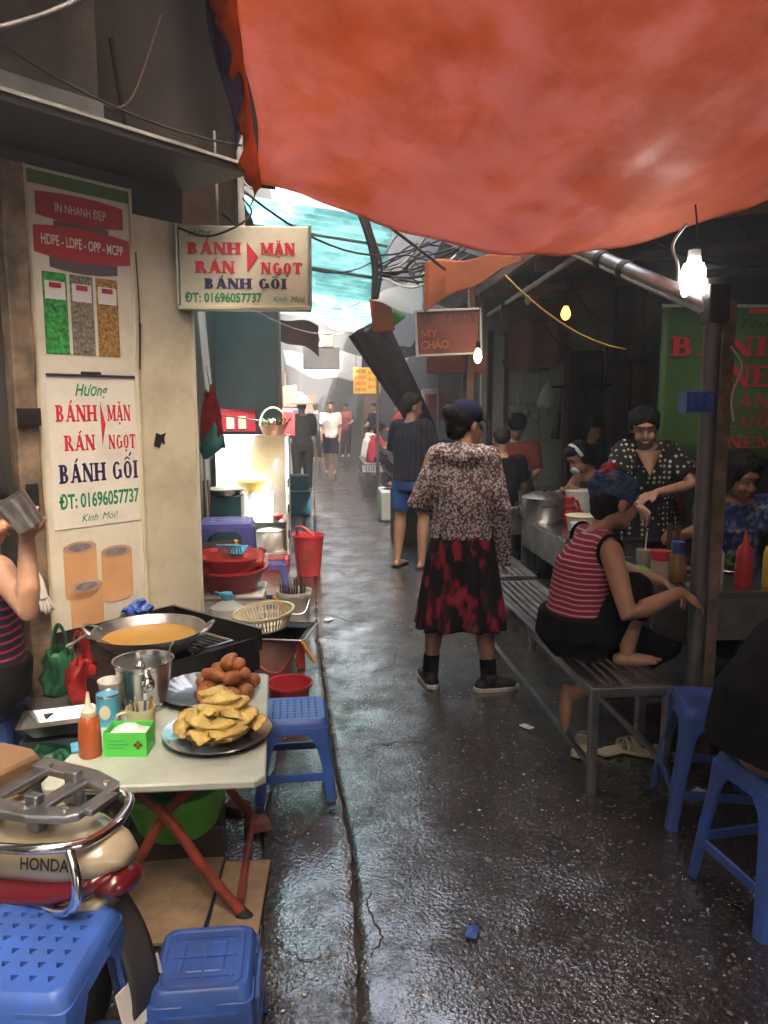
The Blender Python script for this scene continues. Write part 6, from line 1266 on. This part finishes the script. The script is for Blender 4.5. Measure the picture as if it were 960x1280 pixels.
# --- man in the dark pinstriped shirt
t, j, hm = figure('man in a dark pinstriped shirt and blue shorts at the stall counter', (.86, 7.2, 0), -35,
  dict(elR=(.22, .08, 1.02), wrR=(.15, .3, 1.0), elL=(-.2, .06, 1.02), wrL=(-.1, .28, .98), anL=(-.12, -.04, .075), knL=(-.12, .015, .46), knR=(.12, .015, .46), anR=(.12, -.02, .075)), sc=1.045, vox=.012, head=(-35, -10, 0))
wear(t, 'shirt', 'pin_navy', [([(0, 0, .8), (0, 0, 1.0), (0, 0, 1.2), (0, -.01, 1.33)], [(.18, .14), (.175, .13), (.18, .13), (.09, .07)], SIDE), ([(-.15, 0, 1.28), (-.205, .03, 1.06)], [.075, .068]), ([(.15, 0, 1.28), (.22, .04, 1.06)], [.075, .068]), ([(-.14, 0, 1.29), (.14, 0, 1.29)], [.06, .06])], .012, .012, 8)
wear(t, 'shorts', 'cloth_blue', [([(0, 0, .9), (0, 0, .78), (0, 0, .71)], [(.165, .125), (.175, .13), (.15, .12)], SIDE), ([(-.085, 0, .85), (-.12, .01, .52)], [.095, .088]), ([(.085, 0, .85), (.12, .01, .52)], [.095, .088])], .012, .008, 8)
hair(t, 'hair', 'hair', j['hed'], hm, SHORT, .011); face(t, j['hed'], hm)
for an in (j['anL'], j['anR']): MB().loft([[an+V((x, y, z)) for x, y in [(-.04, -.06), (.04, -.06), (.05, .1), (.03, .17), (-.03, .17), (-.05, .1)]] for z in (-.075, -.058)]).build('sandal', 'foot_black', t, 40, .004)

# --- woman squatting on the bench (joints in place, facing right)
J = dict(pel=(1.13, 3.2, .56), wai=(1.13, 3.21, .68), che=(1.16, 3.22, .83), nec=(1.215, 3.23, 1.0), hed=(1.285, 3.23, 1.125),
  shR=(1.2, 3.05, .945), elR=(1.235, 2.92, .705), wrR=(1.46, 2.96, .785), shL=(1.2, 3.39, .945), elL=(1.36, 3.42, .8), wrL=(1.53, 3.26, .755),
  hiR=(1.14, 3.12, .55), knR=(1.335, 3.1, .765), anR=(1.29, 3.05, .52), ftR=(1, -.1, -.02), hiL=(1.14, 3.29, .53), knL=(1.56, 3.3, .46), anL=(1.12, 3.2, .27), ftL=(-.15, -.35, -.93))
t, j, hm = figure('woman in a maroon striped top and blue headscarf squatting on the bench', (0, 0, 0), 0, J, 'skin', .007, (-82, -12, 0), (0, -1, 0), hands={'R': {'d': (.8, .2, -.45), 'n': (.35, -.3, .9), 'th': (.2, -.8, .2), 'curl': .35}, 'L': {'d': (.5, -.75, -.4), 'n': (.3, .2, .9), 'th': (-.8, -.2, 0), 'curl': .4}})
wear(t, 'striped_top', 'stripe_maroon', [([(1.105, 3.2, .6), (1.125, 3.21, .7), (1.16, 3.22, .84), (1.2, 3.225, .95), (1.21, 3.23, .985)], [(.185, .135), (.17, .125), (.175, .13), (.15, .095), (.085, .065)], (0, -1, 0)), ([(1.2, 3.1, .955), (1.2, 3.36, .955)], [.062, .062])], .008, .008, 9)
for yy in (3.055, 3.405): MB().tube([(1.2+.058*math.cos(2*PI*i/20)*.9, yy, .94+.07*math.sin(2*PI*i/20)) for i in range(20)], .008, 8, loop=True).build('armhole_trim', 'cloth_black', t, 180)
wear(t, 'trousers', 'cloth_black', [([(1.115, 3.2, .66), (1.115, 3.2, .56), (1.13, 3.2, .48)], [(.205, .155), (.205, .17), (.15, .12)], (0, -1, 0)), ([(1.14, 3.12, .56), (1.25, 3.11, .67), (1.335, 3.1, .76)], [.115, .1, .076]), ([(1.335, 3.1, .765), (1.315, 3.08, .64)], [.078, .066]), ([(1.14, 3.29, .55), (1.36, 3.3, .5), (1.57, 3.3, .465)], [.12, .11, .085]), ([(1.57, 3.3, .465), (1.36, 3.26, .37)], [.085, .07])], .009, .01, 8, ells=[((1.335, 3.1, .762), (.077, .077, .077)), ((1.57, 3.3, .465), (.088, .088, .088))])
hair(t, 'hair', 'hair', j['hed'], hm, [((0, -.05, -.0), (.08, .07, .07)), ((0, -.07, -.05), (.05, .035, .04))], .008)
b = MB(); c = j['hed']; b.ell(c+hm @ V((0, -.015, .055)), (.092, .108, .075), 22, 14, hm); b.ell(c+hm @ V((0, -.09, .05)), (.06, .05, .055), 14, 10, hm); b.ell(c+hm @ V((.02, -.06, .1)), (.06, .08, .04), 14, 10, hm)
me = remesh(b, .008, 3); displace(me, lambda c_: .008*noise.noise(c_*22)); finish(me, 'headscarf', 'wrap_blue', t, 180)
b = MB(); b.ell(c+hm @ V((.0, -.07, .135)), (.035, .03, .025)); b.ell(c+hm @ V((.03, -.1, .12)), (.03, .03, .02)); rough(b.v, .015, 25); b.build('scarf_knot', 'red_bag', t, 180); face(t, c, hm)
MB().tube([j['wrR']+V((.06+.012*math.cos(2*PI*i/12), .02+.004*math.cos(2*PI*i/12), -.035+.012*math.sin(2*PI*i/12))) for i in range(12)], .002, 6, loop=True).build('ring', 'chrome', t, 180)

# --- woman in the polka dot dress
J = dict(pel=(2.08, 4.75, .86), wai=(2.07, 4.73, .98), che=(2.04, 4.68, 1.14), nec=(2.0, 4.6, 1.3), hed=(1.965, 4.54, 1.41), shR=(1.86, 4.62, 1.25), elR=(1.78, 4.45, 1.05), wrR=(1.83, 4.25, .96), shL=(2.17, 4.64, 1.25), elL=(2.27, 4.5, 1.06), wrL=(1.98, 4.36, 1.03),
  hiL=(2.16, 4.77, .84), knL=(2.17, 4.75, .45), anL=(2.17, 4.78, .075), hiR=(1.99, 4.77, .84), knR=(1.98, 4.75, .45), anR=(1.98, 4.78, .075), ftL=(0, -1, 0), ftR=(0, -1, 0))
t, j, hm = figure('smiling woman in a black polka dot dress leaning over the table', (0, 0, 0), 0, J, 'skin', .008, (162, -22, 4), (-1, 0, 0), hands={'L': {'d': (-.9, -.2, -.25), 'n': (0, -.3, 1), 'th': (0, -1, .2), 'curl': .6}})
wear(t, 'dress', 'polka', [([(2.1, 4.78, .55), (2.09, 4.76, .85), (2.07, 4.73, .98), (2.04, 4.67, 1.14), (2.015, 4.63, 1.24), (2.005, 4.61, 1.285)], [(.24, .2), (.215, .17), (.185, .15), (.185, .145), (.16, .11), (.09, .07)], (-1, 0, 0)), ([(2.15, 4.65, 1.25), (2.25, 4.54, 1.11)], [.085, .078]), ([(1.88, 4.63, 1.25), (1.8, 4.5, 1.11)], [.085, .078]), ([(1.89, 4.63, 1.255), (2.14, 4.64, 1.255)], [.058, .058])], .009, .01, 8)
b = MB(); b.grid(lambda u, v: V((2.005+(u-.5)*.17*(1-v)-.018*v, 4.507+.018*v*(1-v)-.03*v+.05*(2*u-1)**2*(1-v), 1.27-.15*v)), 12, 10); b.build('neckline_skin', 'skin', t, 180, 0, .004)
hair(t, 'hair', 'hair', j['hed'], hm, [((0, -.035, .035), (.09, .088, .09)), ((0, -.085, -.0), (.06, .045, .055)), ((.03, .012, .075), (.066, .075, .05)), ((-.035, .01, .072), (.055, .072, .05)), ((-.076, .0, .02), (.014, .03, .04)), ((.076, .0, .02), (.014, .03, .04))], .008); face(t, j['hed'], hm, 1)

# --- seated cook in the grey tank top
J = dict(pel=(2.2, 5.95, .55), wai=(2.2, 5.93, .68), che=(2.16, 5.88, .86), nec=(2.08, 5.82, 1.04), hed=(1.99, 5.76, 1.14), shR=(2.08, 5.98, .98), elR=(1.92, 5.9, .82), wrR=(1.85, 5.72, .86), shL=(2.16, 5.66, .98), elL=(2.12, 5.5, .82), wrL=(1.92, 5.5, .9),
  hiL=(2.16, 5.86, .53), knL=(1.8, 5.8, .5), anL=(1.8, 5.85, .08), hiR=(2.16, 6.03, .53), knR=(1.8, 6.05, .5), anR=(1.8, 6.05, .08), ftL=(-1, 0, 0), ftR=(-1, 0, 0))
t, j, hm = figure('seated cook in a grey tank top and pale headband looking down', (0, 0, 0), 0, J, 'skin', .011, (100, -35, 0), (.2, 1, 0), fat=1.08)
wear(t, 'tank_top', 'cloth_grey', [([(2.2, 5.95, .5), (2.2, 5.93, .68), (2.16, 5.88, .86), (2.11, 5.83, .99)], [(.19, .15), (.175, .14), (.17, .14), (.1, .085)], (.2, 1, 0))], .011, .008)
wear(t, 'trousers', 'cloth_dkgrey', [([(2.16, 5.86, .54), (1.8, 5.8, .51)], [.11, .075]), ([(2.16, 6.03, .54), (1.8, 6.05, .51)], [.11, .075]), ([(1.8, 5.8, .52), (1.8, 5.85, .15)], [.075, .06]), ([(1.8, 6.05, .52), (1.8, 6.05, .15)], [.075, .06])], .013, .006)
hair(t, 'hair', 'hair', j['hed'], hm, LONG, .01); face(t, j['hed'], hm); c = j['hed']
MB().tube([c+hm @ V((.088*math.cos(a), .012, .03+.1*math.sin(a))) for a in [PI*i/16 for i in range(17)]], [(.014, .004)]*17, 8).build('headband', 'cloth_white', t, 180)
b = MB(); b.ell(c+hm @ V((0, .085, -.055)), (.045, .03, .04), 12, 8, hm); b.build('face_mask', 'cloth_white', t, 180)
ls = stool('plastic_stool', 'dark stool under the seated cook', (2.18, 5.96, 0), 0, .45, .13, 'blue_stool2', 0)

# --- cooks behind the far counter
def simple(label, loc, rz, shirt, J=None, low='cloth_dkgrey', hd=(0, -12, 0), hat=None, sc=1.0, vox=.014, hairs=SHORT, skin='skin', sleeve=.5, fc=True, short=False):
    t, j, hm = figure(label, loc, rz, J, skin, vox, hd, sc=sc)
    pel, wai, che, nec = j['pel'], j['wai'], j['che'], j['nec']
    tubes = [([pel-V((0, 0, .06)), pel, wai, che, nec-(nec-che)*.1], [(.175, .14), (.175, .135), (.165, .125), (.17, .125), (.085, .07)], SIDE), ([j['shL'].lerp(j['shR'], .06), j['shL'].lerp(j['shR'], .94)], [.06, .06])]
    for s in 'LR':
        pts = [j['sh'+s], j['sh'+s].lerp(j['el'+s], min(1, sleeve*1.5))]; tubes.append((pts, [.07, .063]))
        if sleeve > .8: tubes.append(([j['el'+s], j['el'+s].lerp(j['wr'+s], .85)], [.062, .045]))
    wear(t, 'shirt', shirt, tubes, vox, .01, 8, rnd.uniform(0, 9))
    tubes = [([pel+V((0, 0, .06)), pel-V((0, 0, .06)), pel-V((0, 0, .14))], [(.165, .125), (.168, .128), (.14, .115)], SIDE)]
    for s in 'LR':
        tubes.append(([j['hi'+s], j['kn'+s]], [.105, .08]))
        if not short: tubes.append(([j['kn'+s], j['an'+s].lerp(j['kn'+s], .1)], [.078, .06]))
    wear(t, 'trousers' if not short else 'shorts', low, tubes, vox, .008, 8, rnd.uniform(0, 9))
    if hairs: hair(t, 'hair', 'hair', j['hed'], hm, hairs, vox*.9)
    if fc: face(t, j['hed'], hm)
    c = j['hed']
    if hat == 'beanie':
        b = MB(); b.ell(c+hm @ V((0, -.01, .065)), (.1, .11, .085), 18, 12, hm); b.build('hat', 'cloth_black', t, 180)
    if hat == 'cone':
        MB().loft([[c+V((r_*math.cos(2*PI*i/40), r_*math.sin(2*PI*i/40), z)) for i in range(40)] for r_, z in ((.235, .03), (.16, .09), (.08, .155), (.006, .215))], cap=False).build('conical_hat', 'straw', t, 60, 0, .005)
    return t, j, hm
ARMS = dict(elL=(-.21, .06, 1.03), wrL=(-.1, .27, .98), elR=(.21, .06, 1.03), wrR=(.1, .27, .96))
SIT = dict(pel=(0, 0, .52), wai=(0, .01, .65), che=(0, .05, .82), nec=(0, .09, .98), hed=(0, .15, 1.09), shL=(-.165, .07, .925), shR=(.165, .07, .925), elL=(-.21, .17, .72), elR=(.21, .17, .72), wrL=(-.1, .36, .76), wrR=(.1, .36, .76), hiL=(-.09, .03, .52), hiR=(.09, .03, .52), knL=(-.12, .42, .5), knR=(.12, .42, .5), anL=(-.12, .42, .075), anR=(.12, .42, .075))
simple('cook in a black beanie and rust shirt bending at the far counter', (1.8, 6.95, -.02), 170, 'cloth_rust', ARMS, hd=(0, -28, 0), hat='beanie', sc=.93, hairs=None, sleeve=.6)
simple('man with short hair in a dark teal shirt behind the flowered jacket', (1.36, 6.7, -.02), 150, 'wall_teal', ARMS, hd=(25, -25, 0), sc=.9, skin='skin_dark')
simple('stout person in black seen from behind at the far counter', (1.46, 6.1, 0), -15, 'cloth_black', ARMS, hd=(0, -40, 0), sc=.86, fc=False)

simple('dim cook with loose dark hair behind the polka dot dress', (2.5, 6.9, 0), 195, 'cloth_dkgrey', ARMS, hd=(0, -25, 0), hairs=LONG, sc=.9)
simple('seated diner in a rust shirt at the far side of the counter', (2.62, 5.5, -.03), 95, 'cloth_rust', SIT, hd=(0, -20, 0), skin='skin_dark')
simple('seated diner in pale grey beyond the black clothed person', (1.2, 7.9, -.02), -70, 'cloth_grey', SIT, hd=(0, -20, 0), hairs=LONG)
# --- curly haired woman on the right
J = {k: v for k, v in SIT.items()}; J.update(elL=(-.22, .16, .76), wrL=(-.2, .4, .86), elR=(.24, .3, .83), wrR=(.42, .55, .83))
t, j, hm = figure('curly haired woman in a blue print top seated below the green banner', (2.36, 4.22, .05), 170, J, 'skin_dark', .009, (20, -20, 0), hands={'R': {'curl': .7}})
wear(t, 'print_top', 'print_blue', [([(0, 0, .5), (0, .01, .65), (0, .05, .82), (0, .08, .96)], [(.18, .14), (.17, .13), (.175, .13), (.09, .075)], SIDE), ([(-.15, .07, .93), (-.2, .13, .8)], [.072, .066]), ([(.15, .07, .93), (.21, .2, .86)], [.072, .066])], .01, .008)
wear(t, 'trousers', 'cloth_black', [([(-.09, .03, .53), (-.12, .42, .51)], [.11, .08]), ([(.09, .03, .53), (.12, .42, .51)], [.11, .08]), ([(-.12, .42, .5), (-.12, .42, .12)], [.08, .06]), ([(.12, .42, .5), (.12, .42, .12)], [.08, .06])], .013, .006)
hair(t, 'curly_hair', 'hair', j['hed'], hm, [((0, -.04, .05), (.115, .11, .1)), ((-.085, -.03, -.02), (.04, .06, .06)), ((.085, -.03, -.02), (.04, .06, .06)), ((0, -.09, -.04), (.08, .05, .07)), ((0, .04, .1), (.07, .045, .035))], .009, .014, 30); face(t, j['hed'], hm)
b = MB(); wrv = j['wrL']; capsule(b, [j['elL'].lerp(wrv, .55), wrv], [.05, .036], 12); hand(b, wrv, (.1, .9, .2), (0, -.3, 1), (1, 0, 0), .5, 1.12); finish(remesh(b, .007, 3), 'rubber_glove', 'yellow_plastic', t, 180)
stool('plastic_stool', 'blue stool under the curly haired woman', (2.36, 4.24, 0), 0, .44, .13, 'blue_stool', 0)

# --- person in black, cropped at the right edge
J = dict(pel=(0, 0, .55), wai=(.06, .01, .68), che=(.2, .04, .84), nec=(.36, .07, 1.0), hed=(.47, .09, 1.1), shL=(.3, .23, .95), shR=(.3, -.1, .95), elL=(.45, .26, .74), elR=(.5, -.12, .76), wrL=(.66, .24, .78), wrR=(.7, -.02, .8), hiL=(.04, .1, .54), hiR=(.04, -.1, .54), knL=(.42, .14, .5), knR=(.42, -.12, .5), anL=(.42, .14, .075), anR=(.42, -.12, .075), ftL=(1, 0, 0), ftR=(1, 0, 0))
t, j, hm = figure('person in loose black clothes leaning forward on the blue stool', (1.38, 2.12, .02), 0, J, 'skin', .012, (-90, -20, 0), (0, -1, 0), fat=1.1)
wear(t, 'black_shirt', 'cloth_black', [([(-.0, 0, .47), (.02, 0, .62), (.1, .02, .74), (.22, .04, .86), (.34, .065, .97)], [(.225, .21), (.22, .205), (.21, .17), (.2, .14), (.1, .08)], (0, -1, 0)), ([(.3, .22, .95), (.44, .26, .76)], [.08, .07]), ([(.3, -.09, .95), (.48, -.12, .78)], [.08, .07])], .012, .012, 7)
wear(t, 'black_trousers', 'cloth_black', [([(.02, .1, .55), (.42, .14, .52)], [.12, .09]), ([(.02, -.1, .55), (.42, -.12, .52)], [.12, .09]), ([(.42, .14, .5), (.42, .14, .12)], [.085, .065]), ([(.42, -.12, .5), (.42, -.12, .12)], [.085, .065])], .014, .008)
hair(t, 'hair', 'hair', j['hed'], hm, LONG, .012)

# --- woman at the left edge raising a cup
J = dict(pel=(-1.24, 2.84, .55), wai=(-1.24, 2.83, .68), che=(-1.23, 2.8, .86), nec=(-1.21, 2.77, 1.03), hed=(-1.17, 2.73, 1.25), shR=(-1.1, 2.68, .99), elR=(-.965, 2.56, .87), wrR=(-.98, 2.62, 1.1), shL=(-1.34, 2.9, .99), elL=(-1.38, 2.85, .78), wrL=(-1.32, 3.0, .62),
  hiR=(-1.2, 2.76, .54), hiL=(-1.26, 2.93, .54), knR=(-1.32, 2.48, .45), knL=(-1.5, 2.62, .45), anR=(-1.34, 2.48, .09), anL=(-1.52, 2.62, .09), ftL=(0, -1, 0), ftR=(0, -1, 0))
J['hed'] = (-1.17, 2.74, 1.17); 
t, j, hm = figure('woman in a navy tank top raising a metal cup at the shop opening', (0, 0, 0), 0, J, 'skin', .007, (-60, -10, 0), (.55, -.85, 0), hands={'R': {'d': (.1, -.1, 1), 'n': (-.3, .9, 0), 'th': (.5, .3, .4), 'curl': .75}})
wear(t, 'tank_top', 'tank_navy', [([(-1.24, 2.84, .5), (-1.24, 2.83, .68), (-1.23, 2.8, .86), (-1.215, 2.78, .98)], [(.185, .15), (.17, .135), (.16, .125), (.075, .07)], (.55, -.85, 0))], .009, .007)
wear(t, 'trousers', 'cloth_black', [([(-1.24, 2.84, .62), (-1.24, 2.84, .48)], [(.19, .16), (.18, .15)], (.55, -.85, 0)), ([(-1.2, 2.76, .55), (-1.32, 2.48, .46)], [.12, .09]), ([(-1.26, 2.93, .55), (-1.5, 2.62, .46)], [.12, .09]), ([(-1.32, 2.48, .46), (-1.34, 2.48, .12)], [.088, .07]), ([(-1.5, 2.62, .45), (-1.52, 2.62, .12)], [.085, .07])], .011, .008)
hair(t, 'hair', 'hair', j['hed'], hm, LONG, .01); face(t, j['hed'], hm)
cp = thing('metal_cup', 'grey metal cup tilted in the raised hand', 'cup', (-.965, 2.55, 1.2), 0, rx=R(12), ry=R(-28))
MB().lathe([(.002, -.05), (.042, -.05), (.045, -.046), (.047, .06), (.049, .06), (.05, .055), (.045, -.05), (.002, -.054)], 26).build('cup', 'steel_dull', cp)
stool('plastic_stool', 'blue stool under the woman raising the cup', (-1.27, 2.87, .01), 0, .43, .12, 'blue_stool2', 0)

# ============================================================ far alley
simple('person under a conical straw hat in long dark clothes', (-.3, 13.2, 0), 10, 'cloth_dkgrey', ARMS, low='cloth_dkgrey', hat='cone', sleeve=1, fc=False, vox=.018, sc=1.04)
simple('man in a white T shirt and dark shorts walking up the alley', (.24, 17.0, 0), 176, 'cloth_white', dict(knL=(-.09, .06, .46), anL=(-.09, .0, .09), knR=(.09, -.02, .46), anR=(.09, -.12, .09)), low='cloth_navy', hd=(0, 0, 0), vox=.02, sc=1.02, short=True)
for lb_, x, y, rz, m_ in (('girl in a white shirt seated on the far bench', .98, 16.0, -75, 'cloth_white'), ('girl in a red top bending over the far table', 1.02, 14.9, -78, 'cloth_red')):
    simple(lb_, (x, y, -.03), rz, m_, SIT, low='cloth_navy', hd=(0, -25, 0), vox=.02, hairs=LONG)
for lb_, x, y, rz, m_ in (('dim figure in brown standing deep in the far alley', .75, 22.5, 170, 'cloth_rust'), ('dim figure in grey standing behind the man in white', -.1, 21.0, 0, 'cloth_dkgrey'), ('dim figure in navy at the deep right stalls', 1.45, 20.5, 120, 'cloth_navy'), ('dim vendor figure in red at the far right stalls', 1.75, 17.2, 100, 'cloth_red')):
    simple(lb_, (x, y, 0), rz, m_, ARMS, vox=.028)
bench('low steel bench under the two seated girls', (.98, 15.4, 0), R(0), 2.2, .32, .45)
bench('empty steel bench in front of the seated girls', (.9, 13.2, 0), R(-3), 1.3, .34, .45)
table('far steel table laid with green vegetables', (1.62, 14.6, 0), (.7, 2.6), .72)
table('far counter stacked with food beyond the black tarpaulin', (1.7, 11.2, 0), (.8, 2.0), .74)
for i in range(5): heap('vegetable_dish', ('leafy vegetables heaped on the far counter end', 'green herbs heaped before the red girl', 'greens piled beside the red fruit dish', 'leafy greens at the back of the far table', 'pale greens on the far counter middle')[i], ((1.6, 10.5, .745), (1.5, 14.0, .725), (1.55, 14.8, .725), (1.6, 15.6, .725), (1.65, 11.4, .745))[i], .22, 26, 'leaf', 'vegetables', .08, .16)
heap('fruit_dish', 'red fruit heaped on the far table', (1.7, 13.5, .725), .2, 22, 'red_bright', 'fruit', .06, .12)
heap('meat_dish', 'dark meat heaped on the low grey box', (1.05, 10.4, .42), .2, 22, 'meat', 'meat', .07, .1)
gbx_ = MB().box((0, 0, .2), (.5, .6, .4)).build('foam_crate', 'ac_white', bevel=.02, loc=(1.05, 10.4, 0)); tag(gbx_, 'pale foam crate standing in front of the far counter', 'crate')
ys_ = thing('yellow_sign', 'yellow hanging menu sign over the far stalls', 'sign', (.88, 14.4, 1.98)); MB().box((0, 0, 0), (.5, .03, .48)).build('board', 'sign_yellow', ys_, 0, .004)
T = surf((0, -.016, 0), (1, 0, 0))
for i, (s_, m_) in enumerate((('BÚN'.replace('Ú', 'U'), 'ink_black'), ('BÁNH', 'ink_red'), ('MIẾN'.replace('Ế', 'E'), 'ink_red'), ('NEM', 'ink_red'))): slab(s_, .06, m_, ys_, T, -.22, .14-.11*i, .2, wt=1)
for i in range(3): slab('BUN', .05, 'ink_red', ys_, T, .03, .12-.13*i, .17)
MB().tube([(-.2, 0, .24), (-.2, 0, .7)], .006, 6).build('hanger', 'galv', ys_); MB().tube([(.2, 0, .24), (.2, 0, .7)], .006, 6).build('hanger', 'galv', ys_)
for i, (x, y, z, m_) in enumerate(((-.55, 12.2, 1.25, 'red_bright'), (-.5, 18.0, 1.6, 'sky_blue'), (1.9, 12.6, 1.5, 'cloth_rust'), (1.95, 13.6, 1.6, 'cloth_white'), (1.9, 16.4, 1.5, 'teal_plastic'), (-.6, 16.0, 1.7, 'tan_plastic'))):
    b = MB().box((0, 0, 0), (.3, .3, .45)); rough(b.v, .05, 3, i); o = b.build('stall_goods', m_, bevel=.03, loc=(x, y, z)); tag(o, ('red box hanging by the conical hat', 'sky blue box on the deep left wall', 'rust cloth hanging over the far counter', 'pale cloth hanging over the far table', 'teal box hanging at the deep right stall', 'tan parcel hanging on the far left wall')[i], 'goods')
for x, y in ((.92, 12.2), (.95, 16.9), (1.9, 12.3)): tag(MB().tube([(x, y, 0), (x, y, 2.7)], .025, 8).build('stall_pole', 'galv'), {.92: 'slim pole at the empty far bench', .95: 'slim pole beyond the seated girls', 1.9: 'slim pole behind the far counter'}[x], 'pole')
# haze
hz = bpy.data.materials.new('haze_air'); hz.use_nodes = True; n_ = hz.node_tree; n_.nodes.remove(n_.nodes['Principled BSDF'])
pv = n_.nodes.new('ShaderNodeVolumePrincipled'); pv.inputs['Color'].default_value = (.86, .92, 1, 1); pv.inputs['Density'].default_value = HAZE; pv.inputs['Anisotropy'].default_value = .3
n_.links.new(pv.outputs[0], n_.nodes['Material Output'].inputs['Volume'])
if HAZE > 0:
    M['haze_air'] = hz; hb_ = MB().box((0, 12.5, 6.2), (24, 60, 15)).build('haze', 'haze_air', smooth=0); hb_['kind'] = 'stuff'; hb_['label'] = 'thin smoky haze filling the alley'; hb_['category'] = 'haze'

SC.collection.children.link(COL)
